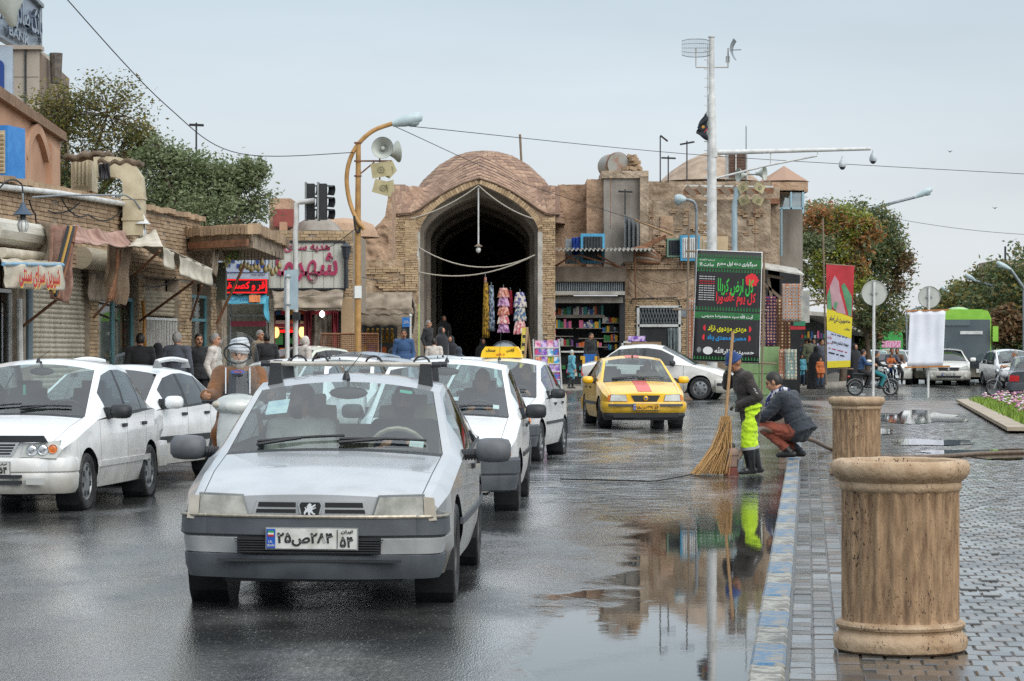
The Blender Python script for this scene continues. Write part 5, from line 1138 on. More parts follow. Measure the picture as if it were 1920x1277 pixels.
def car_body(root,S,paintm,lod=1):
 L,W,wb,fo=S['L'],S['W'],S['wb'],S['fo']
 Lf=fo+wb/2;hw=W/2
 uc,urf,urr,utr=S['uc'],S['urf'],S['urr'],S['utr']
 K=lambda key:(lambda u:float(np.interp(u,[q[0]for q in S[key]],[q[1]for q in S[key]])))
 zt,ze,we,zb,wbt=K('zt'),K('ze'),K('we'),K('zb'),K('wb_')
 wr=S['wr'];ax=[fo,fo+wb];ar=wr+.055
 doors=S['doors']
 us=set(np.round(np.arange(0,L+.001,.085 if lod else .14),4))|{uc,urf,urr,utr,0,L}
 for a in ax:
  for t in(np.linspace(-1,1,15)if lod else np.linspace(-1,1,9)):us.add(round(a+ar*math.sin(t*math.pi/2),4))
 gl=set()
 for d in doors:gl|={round(d-.004,4),round(d+.004,4)}
 for a,b in S['panes']:gl|={a,b}
 us=sorted(u for u in us if not any(abs(u-g)<.02 for g in gl-{u})or u in(uc,urf,urr,utr));us=sorted(set(us)|gl)
 sl,zsill=S.get('slope',1),S.get('sill',.2)
 B,Br=S.get('bow',.1),S.get('bowr',.07)
 G=[0,.07,.5,.91,1]
 Fc=[1,.93,.922,.72,.48,.24,0]
 def section(u):
  top,edge,ew,zbel,bw=zt(u),ze(u),we(u),zb(u),wbt(u)
  za=zsill
  for a in ax:
   d=ar*ar-(u-a)**2
   if d>0:za=max(za,wr*.98+math.sqrt(d))
  flare=max(0,max(.016*(1-abs(abs(u-a)-0)/(ar+.12))for a in ax))
  pz=[zsill,zsill+.13,.52*zbel,.64*zbel,.82*zbel,zbel]
  pxs=[bw*.955,bw+flare,bw*1.02+flare,bw*1.02,bw*1.012,bw]
  out=[]
  for z in pz:
   z2=za+(zbel-za)*(z-zsill)/(zbel-zsill)
   x2=float(np.interp(z2,pz,pxs));e_=min(u,L-u)
   if e_<.45 and z2<.56:x2-=.09*(1-e_/.45)*sm(.6-z2,.0,.1)+.1*(1-e_/.45)*sm(.36-z2,.0,.1)
   out.append((x2,z2))
  for g in G[1:]:
   bul=.018*math.sin(math.pi*g)*sm(edge-zbel,.05,.3)
   out.append((bw+(ew-bw)*g+bul,zbel+(edge-zbel)*g))
  for f in Fc[1:]:out.append((ew*f,edge+(top-edge)*(1-f*f)))
  return out
 def bowy(x,u):
  y=u-Lf;t=abs(x)/hw
  if u<.65:y+=B*t**2.5*(1-u/.65)**1.3
  if L-u<.55:y-=Br*t**2.5*(1-(L-u)/.55)**1.3
  return y
 grid=[]
 for u in us:
  h=section(u)
  row=[(-x,bowy(x,u),z)for x,z in h]+[(x,bowy(x,u),z)for x,z in reversed(h[:-1])]
  grid.append(row)
 nh=len(section(0));n=len(grid[0])
 parts={}
 def put(key,i,j):
  d=parts.setdefault(key,([],{},[]))
  f=[]
  for a,b in((i,j),(i,j+1),(i+1,j+1),(i+1,j)):
   k=(a,b)
   if k not in d[1]:d[1][k]=len(d[0]);d[0].append(grid[a][b])
   f.append(d[1][k])
  d[2].append(tuple(f))
 dl=sorted(doors)
 for i in range(len(us)-1):
  um=(us[i]+us[i+1])/2
  shut=any(abs(um-d)<.004 for d in doors)
  for j in range(n-1):
   jj=j if j<nh-1 else n-2-j;side='l' if j<nh-1 else 'r'
   if jj<5:
    if shut and us[i]>dl[0]-.1:put('gap',i,j)
    elif len(dl)>=2 and dl[0]<um<dl[1]:put('door_f'+side,i,j)
    elif len(dl)>=3 and dl[1]<um<dl[2]:put('door_r'+side,i,j)
    else:put('body',i,j)
   elif jj<9:
    if uc<um<utr:
     pn=next((k for k,(a,b)in enumerate(S['panes'])if a<um<b),None)
     if jj in(6,7)and pn is not None:put('pane_%d%s'%(pn,side),i,j)
     elif jj in(5,)or(jj in(6,7)and S['panes'][0][0]<um<S['panes'][-1][1]):put('trim',i,j)
     else:put('body',i,j)
    else:put('body',i,j)
   else:
    c=jj-9
    if uc<um<urf:
     put('body' if c==0 else 'trim' if c==1 else 'windscreen',i,j)
    elif urr<um<utr:
     put('body' if c==0 else 'trim' if c==1 else 'rear_window',i,j)
    elif um<uc:
     if c==1 and um>.12:put('gap',i,j)
     elif c>1 and um>uc-.1:put('trim',i,j)
     elif c>1 and um>.1:put('hood',i,j)
     else:put('body',i,j)
    elif um>utr:
     put('gap' if(c==1 and um>utr+.06)else 'body' if c<2 or um<utr+.06 else 'trunk_lid',i,j)
    else:put('roof',i,j)
 names={'body':'body','trim':'window_trim','gap':'panel_gaps','windscreen':'windscreen','rear_window':'rear_window','hood':'hood','roof':'roof_panel','trunk_lid':'trunk_lid'}
 made={}
 for key,(vs,_,fs)in parts.items():
  m=MB();m.add(vs,fs)
  if key=='body':
   for u,sgn in((0,1),(L,-1)):
    h=[q for q in section(u)]
    zz=[q[1]for q in h[:10]]+[h[-1][1]];xx=[q[0]for q in h[:10]]+[h[-1][0]*0+.0]
    top=h[9:]
    rows=[]
    for x,z in h[:10]:
     rows.append([(x*t,bowy(x*t,u),z+(0 if z<h[9][1]-1e-4 else(zt(u)-ze(u))*(1-t*t)))for t in np.linspace(-1,1,13)])
    for a,b in zip(rows[:-1],rows[1:]):
     k=len(m.v);m.v+=a+b
     fs2=[(k+q,k+q+1,k+14+q,k+13+q)for q in range(12)]
     m.f+=fs2;m.m+=[0]*12
  nm=names.get(key)or('side_window' if key.startswith('pane')else 'door')
  mt={'trim':BLK,'gap':INK,'windscreen':WGLASS,'rear_window':WGLASS}.get(key)or(SGLASS if key.startswith('pane')else paintm)
  made[key]=m.build(nm,mt,root,smooth=40,fix=True)
  # dark floor and wheel wells
 m=MB()
 m.b2((-hw*.62,.12-Lf,zsill-.03),(hw*.62,L-.12-Lf,zsill+.02))
 m.b2((-hw*.9,fo+ar-Lf,zsill-.01),(hw*.9,fo+wb-ar-Lf,zsill+.015))
 for a in ax:
  for s in(-1,1):
   m.lathe([(ar*1.0,-.24),(ar*1.0,-.01)],14,c=(s*(hw-.02),a-Lf,wr*.98),axis=(s,0,0))
   m.lathe([(ar*1.0,-.24),(0,-.24)],14,c=(s*(hw-.02),a-Lf,wr*.98),axis=(s,0,0))
 m.build('underbody',BLK,root)
 def side_x(u,z):
  h=section(u)
  return float(np.interp(z,[q[1]for q in h[:10]],[q[0]for q in h[:10]]))
 return dict(bowy=bowy,side_x=side_x,Lf=Lf,made=made,section=section,zt=zt,ze=ze,we=we,zb=zb)
def fpatch(C,S,quad,out=.01,th=.04,u0=.0,nx=6,nz=2,rear=False):
 """slab lying on the nose: quad corners (x,z) bl, br, tr, tl"""
 (ax,az),(bx,bz),(cx,cz),(dx,dz)=quad
 sg=-1 if not rear else 1
 def fn(u,v,d):
  x=lerp(lerp(ax,bx,u),lerp(dx,cx,u),v);z=lerp(lerp(az,bz,u),lerp(dz,cz,u),v)
  return(x,C['bowy'](x,u0)+sg*(out-d),z)
 m=MB();m.slab(fn,nx,nz,th);return m
def interior(root,S,seat=SEAT,wheel_side=1,bench=True):
 Lf=S['fo']+S['wb']/2;uc,urf=S['uc'],S['urf'];k=S['W']/1.7
 zd=np.interp(uc,[q[0]for q in S['zb']],[q[1]for q in S['zb']])
 m=MB();m.box((0,uc+.28-Lf,zd-.17),(1.36*k,.5,.26));m.box((.36*wheel_side*k,uc+.38-Lf,zd+.0),(.36,.22,.1));m.build('dashboard',DASH,root)
 for s in(-1,1):
  x=.36*s*k;yb=urf+.5-Lf
  m=MB();m.box((x,yb-.22,.5),(.48,.5,.18));q=Matrix.Rotation(R(-14),3,'X')
  m.grid(lambda u,v:Vector((x,yb+.07,.56))+q@Vector(((u-.5)*(.5-.1*v),-.06*math.cos((u-.5)*3),v*.6)),6,6)
  m.box((x,yb+.12,.8),(.44,.1,.5),q);m.box((x,yb+.24,1.13),(.24,.09,.17),q)
  m.build('seat',seat,root,smooth=50)
 if bench:
  m=MB();yb=S['urr']-.05-Lf;m.box((0,yb-.3,.5),(1.25*k,.5,.18));m.box((0,yb,.75),(1.25*k,.14,.5),Matrix.Rotation(R(-20),3,'X'));m.build('rear_bench',seat,root)
  m=MB();m.box((0,yb+.3,.93),(1.2*k,.5,.03));m.build('parcel_shelf',DASH,root)
 m=MB();c=Vector((.36*wheel_side*k,uc+.58-Lf,zd+.02));q=Matrix.Rotation(R(-62),3,'X')
 m.tube([c+q@Vector((.185*math.cos(a),.185*math.sin(a),0))for a in np.linspace(0,2*math.pi,21)[:-1]],.017,6,close=True)
 m.box(c,(.33,.05,.03),q);m.build('steering_wheel',seat if seat is SEATL else BLK,root,smooth=60)
 m=MB();m.sph((0,urf+.06-Lf,S['ztop']-.13),(.13,.02,.042),12,6);m.tube([(0,urf+.06-Lf,S['ztop']-.1),(0,urf+.02-Lf,S['ztop']-.03)],.012,6);m.build('rear_view_mirror',BLK,root,smooth=50)
def wipers(root,C,S,xs,ln=.5,ang=-8):
 for x,d in xs:
  u0=S['uc']+.03
  def pt(xx,t):
   u=u0+t;h=C['section'](u);e=h[9];f=min(1,abs(xx)/e[0])
   return Vector((xx,C['bowy'](xx,u)-.012,e[1]+(h[-1][1]-e[1])*(1-f*f)+.018))
  m=MB();m.tube([pt(x,0),pt(x+d*ln*.5,.05)],.012,6)
  m.tube([pt(x+d*ln*(i/6),.035+.035*i/6)for i in range(7)],.009,5);m.build('wiper',BLK,root)
def mirrors(root,C,S,mat,u,z,size=(.21,.09,.14),off=.07,stalk=True,body=None):
 for s in(-1,1):
  x0=C['side_x'](u,z-.05);y=u-C['Lf']
  m=MB();c=Vector((s*(x0+off+size[0]/2),y,z+.03))
  m.sph(c,(size[0]*.62,size[1]*.8,size[2]*.62),14,8)
  m.v=[(min(max(p[0],c.x-size[0]/2),c.x+size[0]/2),max(min(p[1],c.y+size[1]*.4),c.y-size[1]*.8),min(max(p[2],c.z-size[2]/2),c.z+size[2]/2))for p in m.v]
  e=m.build('mirror',body or mat,root,smooth=40)
  m=MB()
  if stalk:
   for k in range(7):m.lathe([(.034,0),(.038,.006),(.034,.012)],12,c=(s*(x0-.02+.018*k),y,z),axis=(s,0,0))
   m.tube([(s*(x0-.03),y,z),(s*(x0+off+.05),y,z+.01)],.033,10)
  else:m.bar((s*(x0-.02),y,z-.03),(s*(x0+off+.06),y-.01,z+.005),.06,.05);m.box((s*(x0-.02),y+.02,z+.01),(.03,.14,.12))
  m.build('mirror_arm',mat,e)
def handles(root,C,us,z,mat=BLK):
 for u,key in us:
  for s,sd in((-1,'l'),(1,'r')):
   m=MB();x=C['side_x'](u,z);m.box((s*(x+.008),u-C['Lf'],z),(.025,.15,.035));m.build('handle',mat,C['made'].get('door_'+key+sd,root))
def strip(root,C,S,ua,ub,z0,z1,mat,name='side_moulding',out=.014):
 for s in(-1,1):
  m=MB();n=12
  def fn(a,b,d):
   u=lerp(ua,ub,a);z=lerp(z0,z1,b);return(s*(C['side_x'](u,z)+out-d),u-C['Lf'],z)
  m.slab(fn,n,2,.02);m.build(name,mat,root,fix=True)
def plate(root,C,x,z,y,txt,code,mat=PLATE,w=.52,h=.115,tilt=0,hid=True):
 e=MB();e.box((x,y,z),(w+.014,.012,h+.014));o=e.build('number_plate',MIDGREY,root)
 m=MB();m.box((x,y-.009,z),(w,.01,h));m.build('plate_face',mat,o)
 m=MB();m.box((x-w/2+.026,y-.0155,z),(.05,.005,h-.004));m.build('plate_band',PBLUE,o)
 m=MB();[m.box((x-w/2+.026,y-.0195,z+h*.34-.012*k),(.034,.003,.011))for k in(0,)];m.build('plate_flag',mk('flag_green','#2f8f4a'),o)
 m=MB();m.box((x-w/2+.026,y-.0195,z+h*.34-.011),(.034,.003,.0105));m.build('plate_flag',PLATE,o)
 m=MB();m.box((x-w/2+.026,y-.0195,z+h*.34-.022),(.034,.003,.011));m.build('plate_flag',REDL,o)
 text('I.R.','plate_letters',PLATE,o,(x-w/2+.024,y-.0195,z-h*.16),.014,ext=.002)
 text('IRAN','plate_letters',PLATE,o,(x-w/2+.026,y-.0195,z-h*.34),.014,wmax=.04,ext=.002)
 m=MB();m.box((x+w*.285,y-.0155,z),(.004,.004,h*.92));m.build('plate_rule',INK,o)
 text(txt,'plate_number',INK,o,(x-w*.07,y-.0165,z-.004),h*.68,width=w*.62,ext=.004,bold=.03)
 text(code,'plate_number',INK,o,(x+w*.39,y-.0165,z-.016),h*.55,width=w*.15,ext=.004,bold=.03)
 if hid:text('ایران','plate_letters',INK,o,(x+w*.39,y-.0165,z+h*.36),h*.2,width=w*.13,ext=.004,bold=.02)
 return o
def sedan(L,W,H,wb,fo,wr,uc,urf,urr,utr,h0,hc,tz,doors,panes,rw=.335,sill=.2,bow=.1,nosew=.89,hatch=False,belt=.0,bowr=.07):
 hw=W/2
 zt=[(0,h0),(.06,h0+.025),(.5*uc,lerp(h0,hc,.62)),(uc,hc),(lerp(uc,urf,.5),lerp(hc,H-.055,.53)),(urf,H-.055),(lerp(urf,urr,.3),H-.004),(lerp(urf,urr,.55),H),(urr,H-.04),(utr,tz),(lerp(utr,L,.7),tz-.02),(L,tz-.07)]
 ze=[(0,h0-.035),(.06,h0-.01),(.5*uc,lerp(h0,hc,.62)-.04),(uc,hc-.035),(lerp(uc,urf,.5),lerp(hc-.035,H-.12,.5)),(urf,H-.125),(lerp(urf,urr,.3),H-.07),(lerp(urf,urr,.6),H-.068),(urr,H-.115),(utr,tz-.035),(L,tz-.11)]
 we=[(0,hw*.83),(.5*uc,hw*.865),(uc,hw*.885),(urf,W*rw),(lerp(urf,urr,.5),W*rw*.995),(urr,W*rw*.97),(utr,hw*.83),(L,hw*.77)]
 zb=[(0,h0-.075),(.5*uc,lerp(h0,hc,.5)-.075),(uc,hc-.07),(lerp(uc,utr,.5),hc-.045+belt),(utr,min(tz-.08,hc+.0)),(L,tz-.16)]
 wt=[(0,hw*nosew),(.4,hw*.945),(uc,hw*.97),(lerp(uc,utr,.5),hw*.975),(utr,hw*.95),(L,hw*.87)]
 return dict(L=L,W=W,wb=wb,fo=fo,wr=wr,uc=uc,urf=urf,urr=urr,utr=utr,ztop=H,zt=zt,ze=ze,we=we,zb=zb,wb_=wt,doors=doors,panes=panes,sill=sill,bow=bow,bowr=bowr)
S405=sedan(4.41,1.65,1.37,2.67,.85,.30,1.30,2.03,3.12,3.74,.685,.905,.99,[1.42,2.43,3.26],[(1.74,2.38),(2.47,3.08),(3.13,3.42)],rw=.368)
S405H=sedan(4.41,1.70,1.43,2.67,.85,.30,1.25,1.98,3.12,3.74,.70,.93,1.0,[1.42,2.43,3.26],[(1.74,2.38),(2.47,3.08),(3.13,3.42)],rw=.362)
SPRIDE=sedan(3.94,1.61,1.45,2.345,.72,.275,1.02,1.72,2.78,3.26,.68,.92,1.0,[1.12,2.1,2.88],[(1.42,2.06),(2.14,2.72),(2.76,3.02)],rw=.372)
SSAM=sedan(4.50,1.72,1.45,2.67,.87,.30,1.22,2.0,3.2,3.85,.70,.95,1.05,[1.36,2.42,3.3],[(1.68,2.37),(2.46,3.12),(3.17,3.5)],rw=.355)
S206=sedan(4.0,1.66,1.46,2.45,.78,.295,1.0,1.85,3.0,3.5,.66,.94,1.02,[1.22,2.3,3.1],[(1.5,2.25),(2.34,2.95),(3.0,3.25)],bow=.2)
SREN=sedan(4.61,1.77,1.46,2.70,.92,.32,1.1,1.95,3.2,3.9,.72,.99,1.08,[1.3,2.4,3.3],[(1.6,2.35),(2.44,3.1),(3.15,3.5)],bow=.16)
SHATCH=sedan(3.94,1.61,1.46,2.345,.72,.275,1.02,1.72,3.1,3.6,.68,.92,.98,[1.12,2.1,2.9],[(1.42,2.06),(2.14,2.72),(2.8,3.2)],rw=.365)
def start_car(name,label,x,y,yaw,spec,pm,group='cars in the traffic',steer=0,rim='cap',lod=1,roll=0,seat=SEAT,inner=True,rimmat=None,pitch=0):
 root=thing(name,label,'car',(x,y,gz(x,y)),R(yaw),group)
 if roll:root.rotation_euler=(0,R(roll),R(yaw))
 C=car_body(root,spec,pm,lod)
 for sx in(-1,1):
  xx=sx*(spec['W']/2-.115)
  make_wheel(root,xx,spec['fo']-C['Lf'],spec['wr'],.185,R(steer),rim,rimmat=rimmat)
  make_wheel(root,xx,spec['fo']+spec['wb']-C['Lf'],spec['wr'],.185,0,rim,rimmat=rimmat)
 if inner:interior(root,spec,seat)
 return root,C
def antenna(root,p,h,lean=(0,.3),mat=BLK):
 m=MB();p=Vector(p);m.lathe([(.028,-.012),(.02,.02),(.008,.045)],8,c=p);m.tube([p+Vector((0,0,.03)),p+Vector((lean[0]*h,lean[1]*h,h))],.003,5);m.build('antenna',mat,root)
def roofz(C,x,u):
 h=C['section'](u);e=h[9];f=min(1,abs(x)/e[0]);return e[1]+(h[-1][1]-e[1])*(1-f*f)
def bumper(root,m,name,mat,smooth=30):return m.build(name,mat,root,smooth=smooth,fix=True)
def lamp(root,C,S,quad,mat,name,out=.012,mirror=True,u0=.0,th=.06,rear=False,frame=None):
 for s in((1,-1)if mirror else(1,)):
  q=[(x*s,z)for x,z in quad]
  if s<0:q=[q[1],q[0],q[3],q[2]]
  o=fpatch(C,S,q,out,th,u0,rear=rear).build(name,mat,root,smooth=30,fix=True)
  if frame:
   cx=sum(p[0]for p in q)/4;cz=sum(p[1]for p in q)/4
   q2=[(cx+(p[0]-cx)*1.07,cz+(p[1]-cz)*1.16)for p in q]
   fpatch(C,S,q2,out-.008,th-.01,u0,rear=rear).build('lamp_surround',frame,o,fix=True)
 return o
 # ---- the silver saloon in front
xc,yc=PX(612,15.5)+.05,15.5+1.33
hero,C=start_car('silver_saloon','silver blue saloon car with roof bars and lion badge nearest the camera',xc,yc,-2.2,S405,SILVER,roll=.45,seat=SEATL,rim='steel',rimmat=mk('grimy_rim','#5b5b58','#3b3b3a',r=.5,m=.4))
yn=-C['Lf']
lamp(hero,C,S405,[(-.655,.535),(-.355,.53),(-.40,.672),(-.645,.678)],LENSOLD,'headlight',.02,frame=MIDGREY)
lamp(hero,C,S405,[(-.728,.54),(-.66,.535),(-.65,.676),(-.71,.67)],mk('clouded_indicator','#a59d8e','#c4bdb0',sc=8,r=.2,coat=.5),'indicator',.02)
g=fpatch(C,S405,[(-.35,.525),(.35,.525),(.31,.652),(-.31,.652)],.008,.05).build('grille',SILVER,hero,smooth=30,fix=True)
for s in(-1,1):
 for k,(za,zb2)in enumerate(((.545,.567),(.578,.600),(.612,.640))):
  a,b=(.085,.33-.012*k)
  q=[(a,za),(b,za),(b-.005,zb2),(a,zb2)]if s>0 else[(-b,za),(-a,za),(-a,zb2),(-b+.005,zb2)]
  fpatch(C,S405,q,.011,.02).build('grille_slot',INK,g,fix=True)
yb=C['bowy'](0,0)
m=MB();m.poly([(-.062,yb-.02,.648),(-.072,yb-.02,.628),(-.048,yb-.02,.535),(.048,yb-.02,.535),(.072,yb-.02,.628),(.062,yb-.02,.648)],(0,.04,0));bd=m.build('badge',CHROME,hero,fix=True)
m=MB();m.poly([(x*.87,yb-.024,.592+(z-.592)*.87)for x,z in((-.062,.648),(-.072,.628),(-.048,.535),(.048,.535),(.072,.628),(.062,.648))],(0,.006,0));m.build('badge_field',INK,bd,fix=True)
LION=[(-10,28),(-4,34),(3,33),(7,28),(5,24),(9,22),(14,26),(22,30),(26,27),(22,25),(27,22),(20,21),(14,17),(11,13),(18,14),(25,17),(27,13),(21,10),(14,7),(9,4),(12,-4),(17,-10),(24,-12),(23,-17),(15,-17),(8,-11),(2,-6),(0,-12),(4,-20),(10,-23),(8,-28),(-2,-27),(-8,-20),(-8,-10),(-12,-2),(-18,-8),(-22,-16),(-27,-18),(-28,-8),(-23,2),(-20,8),(-25,14),(-22,17),(-15,10),(-13,16),(-17,20),(-12,22)]
m=MB();m.poly([(x*.00128,yb-.0275,.592+y*.00128)for x,y in LION],(0,.005,0));m.build('badge_lion',mk('badge_white','#dfe2e4',r=.2,m=.4),bd,fix=True)
bumper(hero,ubar([(0,.565),(.03,.568),(.05,.55),(.055,.455),(.03,.435),(-.03,.435),(-.03,.565)],1.59,yn-.03,.1,.13,.26),'front_bumper',DKGREY)
bumper(hero,ubar([(.03,.57),(.052,.571),(.058,.562),(.056,.553),(.03,.553)],1.59,yn-.03,.1,.13,.25),'bumper_strip',mk('dull_chrome','#a79f8f','#8b857a',sc=30,r=.35,m=.8))
bumper(hero,ubar([(.035,.44),(.045,.43),(.03,.345),(-.03,.335),(-.03,.44)],1.58,yn-.03,.1,.13,.25),'bumper_skirt',mk('faded_skirt','#8b8e8f','#a4a6a5',sc=5,r=.45))
bumper(hero,ubar([(.028,.345),(.05,.335),(.045,.27),(.02,.20),(-.04,.195),(-.06,.345)],1.56,yn-.03,.1,.15,.2),'bumper_spoiler',DKGREY)
m=MB()
for k in range(6):m.box((0,yn-.078+.0,.358+.0145*k),(.80+.012*k,.02,.006))
m.build('air_intake',BLK,hero)
m=MB();m.box((0,yn-.062,.395),(.83,.012,.095));m.build('air_intake_recess',INK,hero)
m=MB();m.box((0,yn-.055,.308),(1.06,.06,.012));m.build('spoiler_lip',BLK,hero)
plate(hero,C,.02,.437,yn-.095,'۲۸۴ص۲۵','۵۴')
wipers(hero,C,S405,[(-.50,1),(.02,1)],.55)
mirrors(hero,C,S405,BLK,1.62,.86,(.22,.12,.155),.07,True,mk('grey_mirror_plastic','#54575a','#63666a',sc=10,r=.55))
handles(hero,C,[(2.3,'f'),(3.1,'r')],.76)
strip(hero,C,S405,1.1,4.2,.45,.49,DKGREY)
antenna(hero,(-.02,S405['urf']+.1-C['Lf'],roofz(C,0,S405['urf']+.1)+.01),.16,(.6,.3))
for k,u in enumerate((2.22,2.85)):
 zr=1.43;y=u-C['Lf']
 m=MB();m.tube([(-.555,y,zr),(.555,y,zr)],.0165,10);bar_=m.build('roof_bar',mk('dull_aluminium','#9b958a','#b9b4a9',sc=12,r=.4,m=.5),hero,smooth=40)
 for s in(-1,1):
  m=MB();zf=roofz(C,.5,u);m.box((s*.5,y,(zr+zf)/2-.01),(.1,.07,zr-zf+.03),None,.72);m.build('bar_foot',BLK,bar_)
  m=MB();m.tube([(s*.54,y,zr),(s*.60,y,zr)],.021,10);m.build('bar_cap',BLK,bar_)
 if k==1:
  for xk in(-.42,-.27,.1,.43):
   m=MB();m.tube([(xk+.055*math.cos(a),y-.05,zr+.004+.05*math.sin(a))for a in np.linspace(0,math.pi,9)],.008,6);m.box((xk,y-.05,zr-.005),(.15,.05,.02));m.build('bar_clamp',BLK,bar_)
m=MB();m.add([(-.53,0,0),(-.4,0,0),(-.34,0,.1),(-.44,0,.12)],[(0,1,2,3)])
def on_screen(C,S,x,t,off=.006):
 u=lerp(S['uc'],S['urf'],t);h=C['section'](u);e=h[9];f=min(1,abs(x)/e[0])
 return Vector((x,C['bowy'](x,u)+off*.5,e[1]+(h[-1][1]-e[1])*(1-f*f)-off))
def sticker(root,C,S,x0,x1,t0,t1,mat):
 m=MB();m.add([on_screen(C,S,x0,t0),on_screen(C,S,x1,t0),on_screen(C,S,x1,t1),on_screen(C,S,x0,t1)],[(0,1,2,3)]);m.build('screen_sticker',mat,root)
PAP=mk('paper_sticker','#c7d7d6','#9fb9c4',sc=18,r=.6)
sticker(hero,C,S405,-.50,-.36,.55,.78,PAP);sticker(hero,C,S405,.46,.55,.08,.17,mk('pale_paper','#dfe3e0',r=.6));sticker(hero,C,S405,.35,.43,.90,.95,mk('green_tag','#3f9f86',r=.6))
HERO=(hero,C)
# ---- the small white saloons (three of one make)
def pride(name,label,x,y,yaw,front='old',pm=WHITE,steer=0,bump=DKGREY,pl=None,inner=True,spec=SPRIDE,rim='steel',lod=1,strip_m=None,group='cars in the traffic',mir=BLK):
 r,C=start_car(name,label,x,y,yaw,spec,pm,steer=steer,rim=rim,inner=inner,lod=lod,group=group)
 yn=-C['Lf']
 if front=='old':
  lamp(r,C,spec,[(-.66,.545),(-.40,.54),(-.405,.665),(-.645,.665)],LENS,'headlight',.018,frame=BLK)
  lamp(r,C,spec,[(-.73,.55),(-.665,.545),(-.65,.665),(-.70,.66)],ORNG,'indicator',.018)
  fpatch(C,spec,[(-.39,.55),(.39,.55),(.39,.655),(-.39,.655)],.012,.04).build('grille',BLK,r,fix=True)
  bumper(r,ubar([(0,.52),(.05,.525),(.065,.5),(.06,.38),(.045,.36),(.05,.33),(.03,.22),(-.05,.2),(-.06,.52)],1.6,yn-.02,.1,.14,.13),'front_bumper',bump)
 else:
  for s in(1,-1):
   q=[(s*.34,.535),(s*.67,.52),(s*.70,.69),(s*.38,.655)]
   if s<0:q=[q[1],q[0],q[3],q[2]]
   o=fpatch(C,spec,q,.022,.06).build('headlight',LENS,r,smooth=30,fix=True)
   for k,(xx,zz,rr,mm)in enumerate(((.45,.6,.05,CHROME),(.55,.605,.05,CHROME),(.64,.61,.042,ORNG))):
    m=MB();m.lathe([(rr,.008),(rr*.8,.0),(rr*.5,.004),(0,.006)],16,c=(s*xx,C['bowy'](xx,0)-.03,zz),axis=(s*.3,-1,0));m.build('lamp_bowl',mm,o)
  fpatch(C,spec,[(-.26,.54),(.26,.54),(.33,.675),(-.33,.675)],.014,.04).build('grille',CHROME,r,fix=True)
  for k in range(4):fpatch(C,spec,[(-.24-.015*k,.555+.027*k),(.24+.015*k,.555+.027*k),(.245+.015*k,.572+.027*k),(-.245-.015*k,.572+.027*k)],.017,.02).build('grille_slot',INK,r,fix=True)
  bumper(r,ubar([(0,.52),(.04,.525),(.06,.49),(.062,.40),(.05,.385),(.06,.36),(.05,.24),(.02,.19),(-.05,.19),(-.06,.52)],1.61,yn-.03,.12,.16,.1),'front_bumper',pm)
  m=MB();m.box((0,yn-.085,.3),(.75,.03,.035));m.box((0,yn-.085,.355),(.75,.03,.03));m.build('air_intake',BLK,r)
  for s in(-1,1):
   m=MB();m.box((s*.5,yn-.065,.31),(.17,.04,.06));m.build('fog_lamp_blank',mk('fog_blank','#aeb0ad',r=.5),r)
   # bonnet deflector
  fpatch(C,spec,[(-.60,.672),(.60,.672),(.56,.735),(-.56,.735)],.06,.03,nx=10).build('bonnet_deflector',BLK,r,smooth=40,fix=True)
 bumper(r,ubar([(0,.56),(.05,.56),(.06,.5),(.05,.3),(-.05,.28),(-.05,.56)],1.58,spec['L']-C['Lf']+.02,.07,.14,.3,sgn=1),'rear_bumper',bump if front=='old' else pm)
 wipers(r,C,spec,[(-.5,1),(.0,1)],.5)
 mirrors(r,C,spec,mir,1.42,.9,(.2,.12,.14),.03,False,mir)
 handles(r,C,[(1.98,'f'),(2.78,'r')],.78)
 strip(r,C,spec,1.06,3.0,.40 if front!='old' else .5,.455 if front!='old' else .54,strip_m or(pm if front!='old' else BLK))
 if pl:plate(r,C,0,.43,yn-.085,*pl)
 return r,C
def place(px_c,Y,wb):return PX(px_c,Y),Y+wb/2
# nearest on the far side of the lane, cut by the picture's edge
x0,y0=-4.21-.66,24.4
pr1,C1=pride('white_saloon','white saloon with black bonnet deflector and clear round-bowl headlamps',x0+.16,y0+1.17,-7.5+1,'new',WHITE,pl=('۲۱۳ب۶۸','۵۴'),rim='cap')
m=MB();m.box((-.1,.0+SPRIDE['uc']+.5-C1['Lf'],1.14),(.012,.05,.1));m.build('hanging_tag',mk('green_tag','#3f9f86',r=.6),pr1)
antenna(pr1,(-.05,SPRIDE['urf']+.1-C1['Lf'],roofz(C1,0,SPRIDE['urf']+.1)),.12,(.9,.2))
pr2,C2=pride('white_saloon','white small saloon with grey front bumper following right behind the silver saloon',.087-.80+.06,24.4+1.17,-4+1.5,'old',WHITE,rim='steel')
antenna(pr2,(.0,SPRIDE['urf']+.12-C2['Lf'],roofz(C2,0,SPRIDE['urf']+.12)),.32,(.05,-.02))
sticker(pr2,C2,SPRIDE,.5,.56,.14,.22,mk('pale_paper','#dfe3e0',r=.6))
pr3,C3=pride('white_taxi','white minicab with yellow lettered roof sign',.83-.80-.20,37.9-1.17,-9,'old',WHITE,rim='cap')
zr=roofz(C3,0,1.95);yr=1.95-C3['Lf']
m=MB();m.poly([(-.3,yr,zr+.01),(.3,yr,zr+.01),(.28,yr,zr+.1),(.23,yr,zr+.17),(-.23,yr,zr+.17),(-.28,yr,zr+.1)],(0,.16,0));sg=m.build('roof_sign',mk('sign_yellow','#e8b81c','#f0c62e',sc=6,r=.4),pr3,fix=True)
text('آژانس','sign_letters',INK,sg,(.14,yr-.006,zr+.115),.055,wmax=.17,bold=.03)
text('صدف','sign_letters',INK,sg,(-.15,yr-.006,zr+.118),.045,wmax=.15,bold=.03)
